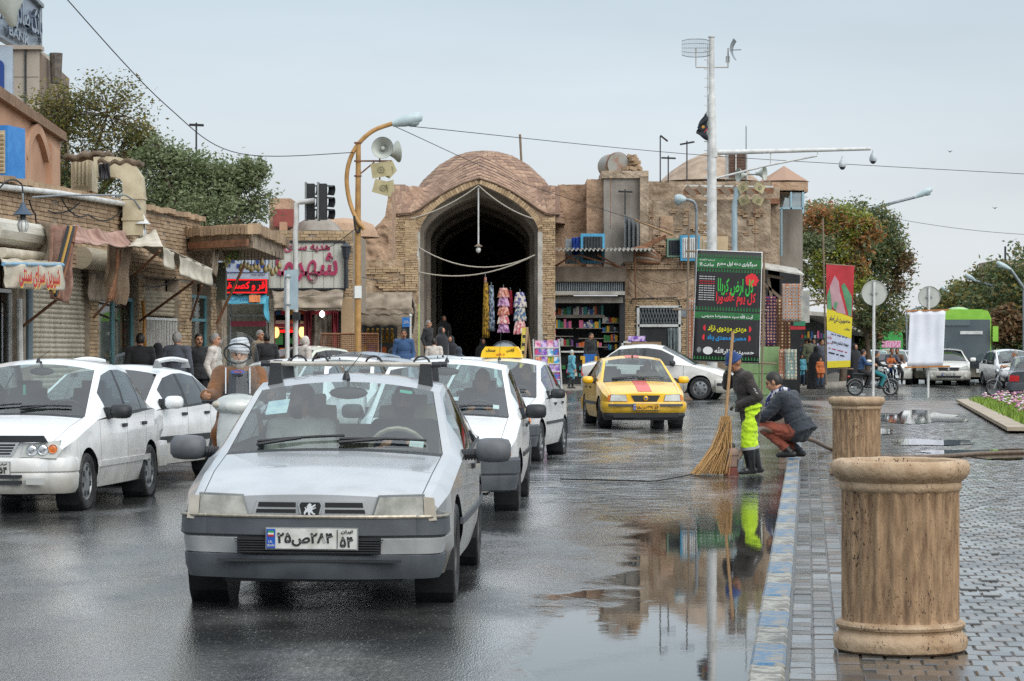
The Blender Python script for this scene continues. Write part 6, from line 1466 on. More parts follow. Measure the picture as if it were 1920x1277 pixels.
text('۸۲۴۰۰۲۰','sign_letters',REDL,sg,(0,yr-.006,zr+.05),.035,wmax=.15,bold=.02)
antenna(pr3,(.0,SPRIDE['urf']+.1-C3['Lf'],roofz(C3,0,SPRIDE['urf']+.1)),.45,(.06,0))
# ---- white saloon with roof rails, seen between the lanes
x0,y0=-3.9-.74,31.7
p5,C5=start_car('white_saloon','white saloon with chunky white roof rails and pale door mirror',x0-.1,y0-1.3,-13,S405,WHITE,rim='spoke')
for s in(-1,1):
 m=MB();yy=lambda u:u-C5['Lf']
 m.tube([(s*.54,yy(u),1.405+.03*math.sin(math.pi*(u-2.1)/1.0))for u in np.linspace(2.1,3.1,8)],.028,8);b5=m.build('roof_rail',WHITE,p5,smooth=50)
 for u in(2.12,3.08):
  m=MB();m.box((s*.54,yy(u),1.37),(.07,.16,.09),None,.5);m.build('rail_foot',MIDGREY,b5)
mirrors(p5,C5,S405,BLK,1.62,.9,(.2,.12,.15),.04,False,WHITE);handles(p5,C5,[(2.3,'f'),(3.1,'r')],.78);strip(p5,C5,S405,1.2,3.4,.46,.53,BLK)
lamp(p5,C5,S405,[(-.72,.54),(-.36,.54),(-.4,.67),(-.70,.68)],LENS,'headlight',.02)
bumper(p5,ubar([(0,.56),(.05,.56),(.06,.5),(.05,.3),(.02,.2),(-.05,.2),(-.05,.56)],1.64,-C5['Lf']-.03,.1,.14,.24),'front_bumper',WHITE)
bumper(p5,ubar([(0,.56),(.05,.56),(.06,.5),(.05,.3),(-.05,.28),(-.05,.56)],1.62,S405['L']-C5['Lf']+.02,.07,.14,.3,sgn=1),'rear_bumper',WHITE)
wipers(p5,C5,S405,[(-.5,1),(.0,1)],.55);sticker(p5,C5,S405,.36,.46,.12,.2,mk('pale_paper','#dfe3e0',r=.6))
# ---- yellow taxi
yt=50.9;xt=(PX(1120,yt)+PX(1279,yt))/2
tx,CT=start_car('yellow_taxi','yellow taxi saloon with a red stripe along bonnet and roof',xt-.1,yt+1.34,4.5,SSAM,YELLOW,steer=-8,rim='cap')
yn=-CT['Lf']
lamp(tx,CT,SSAM,[(-.70,.55),(-.37,.55),(-.40,.66),(-.68,.675)],LENS,'headlight',.02,frame=MIDGREY)
lamp(tx,CT,SSAM,[(-.755,.565),(-.705,.555),(-.685,.672),(-.735,.665)],ORNG,'indicator',.02)
fpatch(CT,SSAM,[(-.22,.535),(.22,.535),(.29,.66),(-.29,.66)],.014,.04).build('grille',BLK,tx,fix=True)
m=MB();m.lathe([(.05,.012),(.055,.0),(.03,.016),(0,.02)],18,c=(0,CT['bowy'](0,0)-.02,.60),axis=(0,-1,0));bd=m.build('badge',mk('badge_gold','#d9b23a',r=.3,m=.6),tx)
m=MB();m.poly([(-.022,yn-.046,.625),(.0,yn-.046,.612),(.022,yn-.046,.625),(.018,yn-.046,.59),(0,yn-.046,.572),(-.018,yn-.046,.59)],(0,.01,0));m.build('badge_head',mk('badge_blue','#2c4f9c',r=.3),bd,fix=True)
bumper(tx,ubar([(0,.53),(.05,.53),(.07,.48),(.06,.36),(.02,.30),(-.05,.3),(-.06,.53)],1.70,yn-.02,.1,.15,.25),'front_bumper',YELLOW)
bumper(tx,ubar([(.02,.32),(.05,.31),(.055,.26),(.01,.17),(-.08,.17),(-.06,.32)],1.66,yn-.02,.1,.15,.2),'bumper_spoiler',BLK)
for s in(-1,1):
 fpatch(CT,SSAM,[(s*.24,.445),(s*.74,.445),(s*.74,.49),(s*.24,.49)]if s>0 else[(-.74,.445),(-.24,.445),(-.24,.49),(-.74,.49)],.10,.03,nx=8).build('bumper_strip',DKGREY,tx,fix=True)
m=MB();m.box((0,yn-.06,.27),(1.3,.05,.09));m.build('air_intake',INK,tx)
plate(tx,CT,0,.435,yn-.12,'۶۳۹ت۱۵','۵۴',PLATEY)
wipers(tx,CT,SSAM,[(-.52,1),(.0,1)],.55);mirrors(tx,CT,SSAM,BLK,1.55,.92,(.21,.12,.15),.04,False,YELLOW);handles(tx,CT,[(2.3,'f'),(3.15,'r')],.8);strip(tx,CT,SSAM,1.2,3.5,.46,.52,DKGREY)
RSTR=mk('red_stripe','#c8391f','#d2482c',sc=8,r=.35,coat=.4)
def top_stripe(root,C,ua,ub,w,mat,name='bonnet_stripe'):
 m=MB();m.grid(lambda a,b:(lerp(-w,w,a),C['bowy'](lerp(-w,w,a),lerp(ua,ub,b)),roofz(C,lerp(-w,w,a),lerp(ua,ub,b))+.005),4,24);m.build(name,mat,root,smooth=60)
top_stripe(tx,CT,.09,1.1,.14,RSTR);top_stripe(tx,CT,2.03,3.15,.14,RSTR,'roof_stripe')
antenna(tx,(0,SSAM['urf']+.1-CT['Lf'],roofz(CT,0,2.1)),.1)
bumper(tx,ubar([(0,.56),(.05,.56),(.06,.5),(.05,.3),(-.05,.28),(-.05,.56)],1.68,SSAM['L']-CT['Lf']+.02,.07,.14,.3,sgn=1),'rear_bumper',YELLOW)
# ---- white hatch-tailed saloon crossing behind the taxi
x6,y6=PX(1320,66),66
r6,C6=start_car('white_saloon','white rounded saloon crossing behind the yellow taxi',x6-1.225*math.cos(R(15))+.1,y6+.82+.2,75,S206,WHITE2,rim='cap')
bumper(r6,ubar([(0,.53),(.05,.53),(.07,.45),(.05,.25),(.0,.18),(-.05,.18),(-.06,.53)],1.64,-C6['Lf']-.03,.14,.16,.1),'front_bumper',WHITE2)
bumper(r6,ubar([(.05,.44),(.085,.43),(.085,.37),(.05,.36)],1.64,-C6['Lf']-.03,.14,.16,.06),'bumper_strip',BLK)
lamp(r6,C6,S206,[(-.74,.56),(-.38,.53),(-.4,.62),(-.72,.70)],LENS,'headlight',.03)
bumper(r6,ubar([(0,.56),(.05,.56),(.06,.5),(.05,.3),(-.05,.28),(-.05,.56)],1.62,S206['L']-C6['Lf']+.02,.07,.14,.3,sgn=1),'rear_bumper',WHITE2)
lamp(r6,C6,S206,[(-.74,.62),(-.5,.62),(-.5,.82),(-.7,.84)],REDL,'tail_light',.03,u0=S206['L'],rear=True)
mirrors(r6,C6,S206,BLK,1.5,.92,(.2,.12,.15),.04,False,BLK);handles(r6,C6,[(2.2,'f'),(2.98,'r')],.78);strip(r6,C6,S206,1.2,3.2,.5,.54,BLK)
# ---- roofs of the queue behind (only their upper parts show)
def queue_car(name,label,px,Y,yaw,spec,pm,roof_py=None,ant=None,lod=0):
 x=PX(px,Y);r,C=start_car(name,label,x,Y,yaw,spec,pm,lod=lod,inner=True)
 lamp(r,C,spec,[(-.68,.55),(-.38,.55),(-.4,.66),(-.66,.67)],LENS,'headlight',.018)
 bumper(r,ubar([(0,.55),(.05,.55),(.06,.48),(.05,.25),(-.05,.2),(-.05,.55)],spec['W']*.98,-C['Lf']-.02,.1,.14,.13),'front_bumper',pm)
 fpatch(C,spec,[(-.34,.55),(.34,.55),(.34,.645),(-.34,.645)],.012,.03).build('grille',BLK,r,fix=True)
 mirrors(r,C,spec,BLK,spec['uc']+.38,.9,(.2,.12,.14),.03,False,pm if pm is not WHITE else BLK)
 wipers(r,C,spec,[(-.5,1),(.0,1)],.5)
 if ant is not None:antenna(r,(ant,spec['urf']+.12-C['Lf'],roofz(C,ant,spec['urf']+.12)),.25,(.25,.1))
 return r
queue_car('white_saloon','white saloon roof directly behind the scooter rider',545,38.5,-8,S405H,WHITE,ant=.0)
queue_car('white_saloon','white saloon seen over the silver saloon roof between two others',640,44.6,-7,SPRIDE,WHITE,ant=-.2)
queue_car('grey_saloon','grey saloon with dark roof in the queue below the bazaar gate',715,50.0,-7,S405H,MGREY,ant=-.05)
queue_car('blue_grey_saloon','blue grey saloon behind the tan lamp post',672,57.5,-22,S405H,paint('blue_grey_paint','#5f7281','#6d8090',m=.3))
queue_car('silver_hatchback','pale silver car with domed roof in front of the bazaar gate',822,52.2,-4,SHATCH,SILVER,ant=.1)
queue_car('white_saloon','white saloon between the minicab and the silver saloon roof',868,44.0,-6,SPRIDE,WHITE)
queue_car('cream_hatchback','cream coloured car roof beside the gift shop window',562,62,-30,SHATCH,paint('cream_paint','#c9cfc0','#d3d8ca'))
# ------------------------------------------------------------------ people
from mathutils import noise as MN
SKIN=mk('skin','#a8795c','#b5866a',sc=12,r=.55)
SKIN2=mk('skin_tan','#94664a','#a37457',sc=12,r=.55)
HAIRB=mk('black_hair','#17130f','#241d17',sc=60,r=.5,st=(1,1,.2))
HAIRG=mk('grey_hair','#6f6d6a','#918e8a',sc=60,r=.6,st=(1,1,.2))
HAIRW=mk('white_beard','#b6b1a8','#d2cec6',sc=60,r=.7,st=(1,1,.2))
EYEW=mk('eye_white','#c9c5bd',r=.3);EYED=mk('eye_dark','#1a120d',r=.2)
def cloth(name,c,c2=None,r=.85,sc=9,b=.25,bs=25):return mk('cloth_'+name,c,c2 or c,sc=sc,r=r,b=b,bs=bs,sheen=.15)
SHOE=mk('shoe_leather','#1c1a19','#2a2725',sc=15,r=.4)
V=Vector
def J_stand(h=1.72,arm=0.0,step=.06,lean=0.0,look=(0,-1,0),armr=None,arml=None,twist=0):
 k=h/1.72;f=lambda*a:V(a)*k
 J=dict(pelvis=f(0,0,.95),chest=f(0,-lean*.3,1.27),neck=f(0,-lean*.5+.01,1.47),head=f(0,-lean*.6-.015,1.61),look=V(look).normalized(),shL=f(.185,-lean*.35,1.41),shR=f(-.185,-lean*.35,1.41),hipL=f(.09,0,.92),hipR=f(-.09,0,.92),knL=f(.1,-.02-step,.49),knR=f(-.1,-.02+step,.49),anL=f(.1,.03-step,.085),anR=f(-.1,.03+step*1.6,.085),k=k)
 J['elL']=f(.25,.03-arm,1.13);J['wrL']=f(.25,-.08-arm*2,.89);J['elR']=f(-.25,.03+arm,1.13);J['wrR']=f(-.25,-.08+arm,.89)
 if arml:J['elL'],J['wrL']=f(*arml[0]),f(*arml[1])
 if armr:J['elR'],J['wrR']=f(*armr[0]),f(*armr[1])
 return J
def J_sit(h=1.72,seat=.5,armL=((.25,-.2,.28),(.2,-.45,.32)),armR=((-.25,-.2,.28),(-.2,-.45,.32)),lean=-.06,knee=(.12,-.45,.02),foot=(.12,-.5,-.4),look=(0,-1,0)):
 """joints relative to the seat: arms given from the seat height"""
 k=h/1.72;s=V((0,0,seat));f=lambda*a:s+V(a)*k
 J=dict(pelvis=f(0,0,.1),chest=f(0,-lean*.6,.42),neck=f(0,-lean,.60),head=f(0,-lean-.02,.75),look=V(look).normalized(),shL=f(.185,-lean*.8,.55),shR=f(-.185,-lean*.8,.55),hipL=f(.1,-.03,.08),hipR=f(-.1,-.03,.08),knL=f(*knee),knR=f(-knee[0],*knee[1:]),anL=f(*foot),anR=f(-foot[0],*foot[1:]),k=k)
 J['elL'],J['wrL']=f(*armL[0]),f(*armL[1]);J['elR'],J['wrR']=f(*armR[0]),f(*armR[1])
 return J
def fig_mesh(J,vox=.014,bulk=1.0,coat=0.0,hands=True,wrinkle=.006,belly=0.0,legw=1.0,gown=False,sleeve=1.0,boots=False):
 k=J['k'];m=MB();segs=[]
 def cap(a,b,ra,rb,slot,geo=True):
  a,b=V(a),V(b);segs.append((a,b,ra,rb,slot))
  if geo:
   m.tube([a,b],[ra,rb],12);m.sph(a,ra,12,8);m.sph(b,rb,12,8)
 def ell(c,r,q,slot):
  segs.append((V(c),V(c),min(r)*.9,min(r)*.9,slot));m.sph(c,r,16,10,q)
 pv,ch,nk,hd=J['pelvis'],J['chest'],J['neck'],J['head']
 up=(ch-pv).normalized();sx=(J['shL']-J['shR']).normalized();sx=(sx-up*sx.dot(up)).normalized();fw=up.cross(sx)
 q=Matrix((sx,fw,up)).transposed()
 B=bulk*k
 m.sph(pv+up*.02*k,(.165*B,.125*B,.13*k),18,10,q);segs.append((pv-up*.02,pv+up*.06*k,.13*B,.13*B,1 if coat else 2))
 mid=pv.lerp(ch,.5);m.sph(mid,(.158*B,.118*B+belly,.2*k),18,10,q);segs.append((pv.lerp(ch,.28),ch,.14*B,.15*B,1))
 m.sph(ch,(.178*B,.128*B,.19*k),18,10,q);m.sph(ch.lerp(nk,.42),(.165*B,.105*B,.13*k),18,10,q);segs.append((ch,ch.lerp(nk,.7),.15*B,.1*B,1))
 cap(J['shL'],J['shR'],.075*B,.075*B,1);cap(ch.lerp(nk,.8),nk+(nk-ch)*.02,.075*B,.066*k,1)
 cap(nk,hd-V((0,0,.04*k)),.056*k,.056*k,0)
 lk=J['look'];hu=V((0,0,1));hs=hu.cross(-lk).normalized();
 hu=(-lk).cross(hs).normalized();hq=Matrix((hs,-lk,hu)).transposed()
 H=lambda x,y,z:hd+hq@(V((x,-y,z))*k)
 ell(hd+hq@V((0,.008,.015))*k,(.077*k,.097*k,.11*k),hq,0)
 ell(H(0,.028,-.06),(.058*k,.066*k,.062*k),hq,0);ell(H(0,.05,-.098),(.026*k,.026*k,.02*k),hq,0)
 m.tube([H(0,.088,.018),H(0,.112,-.026)],[.009*k,.015*k],8);m.sph(H(0,.108,-.03),.016*k,8,6)
 for s in(-1,1):m.sph(H(.077*s,-.012,-.008),(.012*k,.022*k,.034*k),8,6,hq);m.sph(H(.03*s,.083,.03),(.026*k,.012*k,.009*k),8,6,hq);m.sph(H(.042*s,.062,-.03),(.024*k,.02*k,.022*k),8,6,hq)
 m.sph(H(0,.088,-.062),(.025*k,.012*k,.012*k),8,6,hq)
 for s in 'LR':
  sh,el,wr=J['sh'+s],J['el'+s],J['wr'+s];S_=sleeve
  cap(sh,el,.068*B*S_,.056*B*S_,1);cap(el,el.lerp(wr,.93),.055*B*S_,.044*B*S_,1)
  cap(el.lerp(wr,.9),wr,.033*k,.028*k,4)
  d=J.get('hd'+s);d=V(d).normalized()if d is not None else(wr-el).normalized()
  segs.append((wr,wr+d*.16*k,.04*k,.03*k,4))
  pn=J.get('pn'+s);pn=V(pn).normalized()if pn is not None else(sx if s=='L' else-sx)
  pn=(pn-d*pn.dot(d)).normalized();sd=d.cross(pn)
  pc=wr+d*.05*k;m.sph(pc,(.042*k,.058*k,.017*k+.004),10,8,Matrix((sd,d,pn)).transposed())
  fr=max(.0095*k,vox*.72);curl=J.get('curl'+s,.5)
  if hands:
   for i,(o,L)in enumerate(((-.031,.068),(-.011,.08),(.011,.076),(.031,.058))):
    a=wr+d*.088*k+sd*o*k;L*=k
    d1=(d*math.cos(curl*.7)-pn*math.sin(curl*.7));d2=(d*math.cos(curl*1.8)-pn*math.sin(curl*1.8));d3=(d*math.cos(curl*2.7)-pn*math.sin(curl*2.7))
    p1=a+d1*L*.5;p2=p1+d2*L*.35;p3=p2+d3*L*.3
    m.tube([a-d*.03,a,p1,p2,p3],[fr*1.05,fr,fr*.95,fr*.9,fr*.75],7);m.sph(p3,fr*.75,7,5)
   ts=-1 if(sd.dot(V((0,-1,.4)))<0)else 1
   a=wr+d*.03*k+sd*.03*ts*k;p1=a+(d*.6+sd*.75*ts-pn*.3*curl).normalized()*.045*k;p2=p1+(d*.9+sd*.15*ts-pn*.5*curl).normalized()*.035*k
   m.tube([a,p1,p2],[fr*1.3,fr*1.1,fr*.85],7);m.sph(p2,fr*.85,7,5)
  hp,kn,an=J['hip'+s],J['kn'+s],J['an'+s]
  cap(hp,kn,.092*B*legw,.066*B*legw,2);cap(kn,an.lerp(kn,.62 if boots else .12),.066*B*legw,(.074 if boots else .054)*k*legw,2)
  td=J.get('toe'+s,V((0,-1,0)));td=V(td).normalized();hl=an-td*.05*k-V((0,0,.035*k));to=an+td*.15*k-V((0,0,.05*k))
  if 'toez'+s in J:to.z=J['toez'+s]
  cap(hl,an+td*.08*k-V((0,0,.035*k)),.042*k,.045*k,3);cap(an+td*.07*k-V((0,0,.042*k)),to,.043*k,.034*k,3)
  if boots:cap(an,an.lerp(kn,.66),.06*k,.088*k,3)
  else:cap(an,an.lerp(kn,.1),.045*k,.045*k,3)
 if coat:
  n=20;dn=-up if abs(up.z)>.75 else V((0,0,-1))*.6-up*.6
  rings=[]
  for t in np.linspace(-.3,1,7):
   c=pv+up*.1*k+dn*coat*max(t,0)*k+up*.1*max(-t,0)
   w_=1+.18*max(t,0);rings.append([c+sx*math.cos(a)*.185*B*w_+fw*math.sin(a)*(.145*B*w_+belly*.6)for a in np.linspace(0,2*math.pi,n+1)[:-1]])
  o=len(m.v);vs=[p for r_ in rings for p in r_]
  fs=[(i*n+j,i*n+(j+1)%n,(i+1)*n+(j+1)%n,(i+1)*n+j)for i in range(6)for j in range(n)]+[tuple(range(n))[::-1],tuple(range(6*n,7*n))]
  m.add(vs,fs)
  segs.append((pv,pv+dn*coat*.93*k,.17*B,.19*B,1))
 if gown:
  g0=pv;g1=(J['anL']+J['anR'])/2+V((0,0,.03));m.tube([g0,g0.lerp(g1,.5),g1],[.17*B,.2*B,.25*B],20);segs.append((g0,g1,.17*B,.25*B,1))
 me0=m.mesh('tmp',[])
 ob=bpy.data.objects.new('tmp',me0);COL.objects.link(ob)
 md=ob.modifiers.new('r','REMESH');md.mode='VOXEL';md.voxel_size=vox;md.use_smooth_shade=True
 sm_=ob.modifiers.new('s','SMOOTH');sm_.factor=.5;sm_.iterations=2
 dg=bpy.context.evaluated_depsgraph_get()
 me=bpy.data.meshes.new_from_object(ob.evaluated_get(dg))
 bpy.data.objects.remove(ob);bpy.data.meshes.remove(me0)
 nv=len(me.vertices);co=np.empty(nv*3,'f');me.vertices.foreach_get('co',co);co=co.reshape(-1,3)
 best=np.full(nv,9.);slot=np.zeros(nv,int)
 for a,b,ra,rb,sl_ in segs:
  a,b=np.array(a),np.array(b);d=b-a;L2=d@d
  t=np.clip(((co-a)@d)/L2,0,1)if L2>1e-9 else np.zeros(nv)
  ds=np.linalg.norm(co-a-t[:,None]*d,axis=1)-(ra+(rb-ra)*t)
  if sl_ in(3,):ds-=.008
  c=ds<best;best[c]=ds[c];slot[c]=sl_
 if wrinkle:
  no=np.empty(nv*3,'f');me.vertices.foreach_get('normal',no);no=no.reshape(-1,3)
  idx=np.where((slot==1)|(slot==2))[0]
  ph=RNG.uniform(0,50,3)
  for i in idx:
   p=co[i];wv=MN.noise(V((p[0]*9+ph[0],p[1]*9,p[2]*16+p[0]*7)))+.6*MN.noise(V((p[0]*24,p[1]*24+ph[1],p[2]*30)))
   co[i]+=no[i]*wrinkle*(wv+(.25 if slot[i]in(1,2)else 0))
  me.vertices.foreach_set('co',co.ravel())
 fv=np.empty(len(me.loops),int);me.loops.foreach_get('vertex_index',fv)
 st=np.array([p.loop_start for p in me.polygons])if len(me.polygons)else np.zeros(0,int)
 me.polygons.foreach_set('material_index',slot[fv[st]].astype(int))
 me.polygons.foreach_set('use_smooth',[True]*len(me.polygons))
 me.update()
 return me,H,hq
def face_kit(root,H,k=1.0,hq=None,hair=HAIRB,hairkind='short',beard=None,mous=None,brow=None):
 m=MB()
 for s in(-1,1):m.sph(H(.031*s,.084,.012),.0125*k,8,6)
 e=m.build('eyes',EYED,root,smooth=60)
 m=MB();R_=V((1,0,0))
 for s in(-1,1):m.tube([H(.014*s,.099,.032),H(.034*s,.096,.036),H(.052*s,.084,.03)],[.005*k,.0055*k,.003*k],6)
 m.build('eyebrows',brow or(hair if hair else HAIRB),root)
 m=MB();m.tube([H(-.022,.098,-.064),H(0,.102,-.062),H(.022,.098,-.064)],.004*k,6);m.build('mouth',mk('lips','#74443a',r=.5),root)
 if mous:
  m=MB();m.tube([H(-.034,.094,-.056),H(-.016,.106,-.048),H(0,.11,-.046),H(.016,.106,-.048),H(.034,.094,-.056)],[.005*k,.009*k,.009*k,.009*k,.005*k],8);m.build('moustache',mous,root,smooth=60)
 if beard:
  m=MB();n=14
  def fn(u,v,d):
   a=(u-.5)*2.6;rr=1.06+.02*math.sin(u*40)-d;z=lerp(-.005-.045*math.cos(a*.5)**4,-.135-.02*math.cos(a),v)
   kk=math.sqrt(max(.06,1-((z+.0)/.165)**2))
   return H(.082*math.sin(a)*rr*kk,(.104*math.cos(a)*kk)*rr-.002,z)
  m.slab(fn,n,7,.12);m.build('beard',beard,root,smooth=60)
 if hairkind in('short','bald','long'):
  m=MB();nn,mm=22,12;vs={}
  def pt(i,j):
   th=math.pi*i/mm*.78;a=2*math.pi*j/nn
   r_=1.07+.03*MN.noise(V((math.cos(a)*3,math.sin(a)*3,th*4+k)))
   return(.078*math.sin(th)*math.cos(a)*r_,.098*math.sin(th)*math.sin(a)*r_-.008,.015+.112*math.cos(th)*r_)
  for i in range(mm):
   for j in range(nn):
    c=[pt(i,j),pt(i,j+1),pt(i+1,j+1),pt(i+1,j)]
    y=sum(p[1]for p in c)/4;z=sum(p[2]for p in c)/4
    lim=np.interp(y,[-.1,-.03,.02,.05,.075,.1],[-.06,-.05,.0,.045,.068,.085])
    if hairkind=='bald' and z>.02 and y>-.05:continue
    if z>lim+.014*MN.noise(V((i*1.7,j*2.3,k))):m.add([H(*p)for p in c],[(0,1,2,3)])
  bm=bmesh.new();me=m.mesh('hair',hair);bm.from_mesh(me);bmesh.ops.remove_doubles(bm,verts=bm.verts,dist=.0005);bmesh.ops.recalc_face_normals(bm,faces=bm.faces);bm.to_mesh(me);bm.free()
  me.polygons.foreach_set('use_smooth',[True]*len(me.polygons));link('hair',me,root)
def person(label,loc,rz,J,mats,group=None,face=dict(),name='person',**kw):
 root=thing(name,label,'person',loc,rz,group)
 me,H,hq=fig_mesh(J,**kw);me.name='body'
 for q in mats:me.materials.append(q)
 while len(me.materials)<5:me.materials.append(mats[0])
 link('body',me,root)
 if face is not None:face_kit(root,H,J['k'],hq,**face)
 return root,H,hq
def recolor(o,mats):
 for c in o.children:
  if c.name.startswith('body'):
   for i,q in enumerate(mats):
    if q and i<len(c.material_slots):c.material_slots[i].link='OBJECT';c.material_slots[i].material=q
  if c.name.startswith('hair')and len(mats)>5:c.material_slots[0].link='OBJECT';c.material_slots[0].material=mats[5]
 return o
def man(src,label,px,Y,rz,mats,group,sc=1.0,z=None):
 x=PX(px,Y);o=copy_tree(src,(x,Y,gz(x,Y)if z is None else z),R(rz),label,group,sc);recolor(o,mats);return o
def chador_mesh(h=1.62,seed=0,wide=1.0,seated=False):
 """draped cloak over head and body with an open face"""
 m=MB();n,mm=36,30;k=h/1.62
 zs=[1.62,1.605,1.565,1.5,1.43,1.38,1.34,1.28,1.15,1.0,.8,.6,.4,.2,.05]
 rx=[.005,.05,.085,.1,.095,.105,.17,.235,.265,.27,.27,.28,.295,.315,.33];ry=[.005,.06,.1,.118,.112,.115,.13,.16,.19,.2,.205,.215,.23,.25,.27]
 def fn(u,v,d):
  a=u*2*math.pi;z=np.interp(v,np.linspace(0,1,len(zs)),zs);A=np.interp(v,np.linspace(0,1,len(zs)),rx)*wide;Bb=np.interp(v,np.linspace(0,1,len(zs)),ry)*wide
  fold=1+(.05*sm(1.3-z,0,.8))*math.sin(a*9+seed+2*math.sin(z*3))+.03*sm(1.3-z,0,.5)*math.sin(a*17+seed*2)
  fd=.0
  if 1.40<z<1.585:fd=.035*math.exp(-((a-1.5*math.pi)/.55)**2)
  return V((A*math.cos(a)*fold,Bb*math.sin(a)*fold+fd*1.4,z))*k
 m.grid(lambda u,v:fn(u,v,0),n,mm);return m,k
 # ------------------------------------------------------------------ street furniture
TRAV=mk('travertine','#ab8d6c','#6f563f',det=9,sc=8,r=.75,b=.35,bs=60,st=(5,5,.9),lo=.3,hi=.7)
def pits(mt):
 n,l=mt.node_tree.nodes,mt.node_tree.links;p=n['Principled BSDF'];src=p.inputs['Base Color'].links[0].from_socket
 t=n.new('ShaderNodeTexCoord');mp_=n.new('ShaderNodeMapping');mp_.inputs['Scale'].default_value=(110,110,45);l.new(t.outputs['Object'],mp_.inputs[0]);no=n.new('ShaderNodeTexNoise');no.inputs['Scale'].default_value=1;no.inputs['Detail'].default_value=3;l.new(mp_.outputs[0],no.inputs[0])
 no2=n.new('ShaderNodeTexNoise');no2.inputs['Scale'].default_value=6;l.new(t.outputs['Object'],no2.inputs[0]);ad=n.new('ShaderNodeMath');ad.operation='MULTIPLY_ADD';ad.inputs[1].default_value=.35;l.new(no2.outputs[0],ad.inputs[0]);l.new(no.outputs[0],ad.inputs[2])
 q=n.new('ShaderNodeMapRange');q.inputs[1].default_value=.83;q.inputs[2].default_value=.88;l.new(ad.outputs[0],q.inputs[0]);x=n.new('ShaderNodeMix');x.data_type='RGBA';l.new(q.outputs[0],x.inputs[0]);l.new(src,x.inputs[6]);x.inputs[7].default_value=(*hx('#2e2118'),1);l.new(x.outputs[2],p.inputs['Base Color'])
 b=n.new('ShaderNodeBump');b.inputs['Strength'].default_value=.6;b.inputs['Distance'].default_value=-.01;l.new(q.outputs[0],b.inputs['Height']);l.new(p.inputs['Normal'].links[0].from_socket,b.inputs['Normal']);l.new(b.outputs[0],p.inputs['Normal'])
pits(TRAV)
TRAVR=mk('travertine_rim','#b7a084','#94795b',sc=9,r=.7,b=.4,bs=40,lo=.3,hi=.7);pits(TRAVR)
def planter(label,px,Y,rz):
 t=thing('stone_planter',label,'planter',(PX(px,Y),Y,PZ),rz,'fluted stone planters');t.scale=(1,1,1.1);N=200;NF=22
 m=MB();m.lathe([(0,0),(.3,0),(.318,.012),(.325,.04),(.318,.068),(.305,.078),(.296,.09),(.298,.1),(.308,.106),(.312,.118),(.306,.13),(.285,.136),(.27,.137)],72);m.v=[(v[0]*(1+.01*_mn.noise(Vector(v)*8)),v[1]*(1+.01*_mn.noise(Vector(v)*8)),v[2])for v in m.v];m.build('base',TRAVR,t,smooth=40)
 m=MB();vs=[];zs=[.136,.15,.2,.4,.6,.69,.705]
 for z in zs:
  for j in range(N):
   a=2*math.pi*j/N;f=(a*NF/(2*math.pi))%1;g=.013*math.sin(math.pi*min(1,f/.8))**.7 if f<.8 else 0
   g*=1 if .14<z<.70 else .2;r_=.284-g;vs.append((r_*math.cos(a),r_*math.sin(a),z))
 m.add(vs,[(i*N+j,i*N+(j+1)%N,(i+1)*N+(j+1)%N,(i+1)*N+j)for i in range(len(zs)-1)for j in range(N)]);m.build('fluted_shaft',TRAV,t,smooth=50)
 m=MB();m.lathe([(.28,.703),(.292,.712),(.297,.73),(.292,.745),(.3,.752),(.318,.765),(.333,.785),(.336,.812),(.325,.835),(.305,.842),(.268,.838),(.258,.82),(.252,.6),(0,.6)],72);m.v=[tuple(Vector(v)*(1+.005*_mn.noise(Vector(v)*14+Vector((px,0,0)))))for v in m.v];m.build('rim',TRAVR,t,smooth=50)
planter('large near fluted travertine planter in the right foreground',1688,12.32,.2);planter('smaller farther fluted travertine planter behind the large one',1606,30.1,1.1)
HOSE=mk('rubber_hose','#57483a','#6b5a49',sc=15,r=.5)
hz=lambda px,py,z=.09:P(px,py,FPX*(CAMH-z)/(py-HY))
mH=MB();hp=[P(1372,868,31.2),P(1382,862,31.2),P(1396,835,31.4),P(1413,815,31.8),P(1428,804,33.3),P(1455,812,34.6),P(1520,824,35.2),hz(1560,842),hz(1620,850),hz(1660,857),hz(1760,856),hz(1850,850),hz(1990,846)]
def smooth_path(p,n=6):
 out=[]
 for i in range(len(p)-1):
  a,b,c,d=p[max(i-1,0)],p[i],p[i+1],p[min(i+2,len(p)-1)]
  for k in range(n):t=k/n;out.append(.5*((2*b)+(c-a)*t+(2*a-5*b+4*c-d)*t*t+(3*b-a-3*c+d)*t**3))
 return out+[p[-1]]
mH.tube(smooth_path(hp),.032,10);tag(mH.build('water_hose',HOSE,smooth=60),'brown rubber hose held by the crouching man, trailing over the plaza','hose')
pu=thing('water_pump','small rusty red pump standing in the gutter water','pump',(PX(1371,31.2),31.2,0))
for nm,prof,mt in(('base',[(.0,0),(.095,0),(.095,.09),(.08,.1)],mk('pump_red','#7a4030','#5f3126',sc=9,r=.6)),('motor',[(.06,.1),(.085,.11),(.085,.24),(.095,.25),(.095,.31),(.07,.34),(0,.35)],mk('pump_grey','#8a6a5c','#6a625c',sc=8,r=.5)),('handle',[(.05,.345),(.05,.37),(.03,.4),(0,.4)],BLK)):m=MB();m.lathe(prof,20);m.build(nm,mt,pu,smooth=40)
m=MB();m.tube([(.07,-.02,.06),(.11,-.03,.1),(.11,-.03,.2)],.04,10);m.build('outlet',GALV,pu,smooth=50)
m=MB();m.tube(smooth_path([P(1362,866,31.2),hz(1330,880,.03),hz(1280,893,.02),hz(1225,902,.02),hz(1180,901,.02),hz(1050,898,.02)]),.009,6);tag(m.build('power_cable',INK),'thin black power cable lying across the wet road','cable')
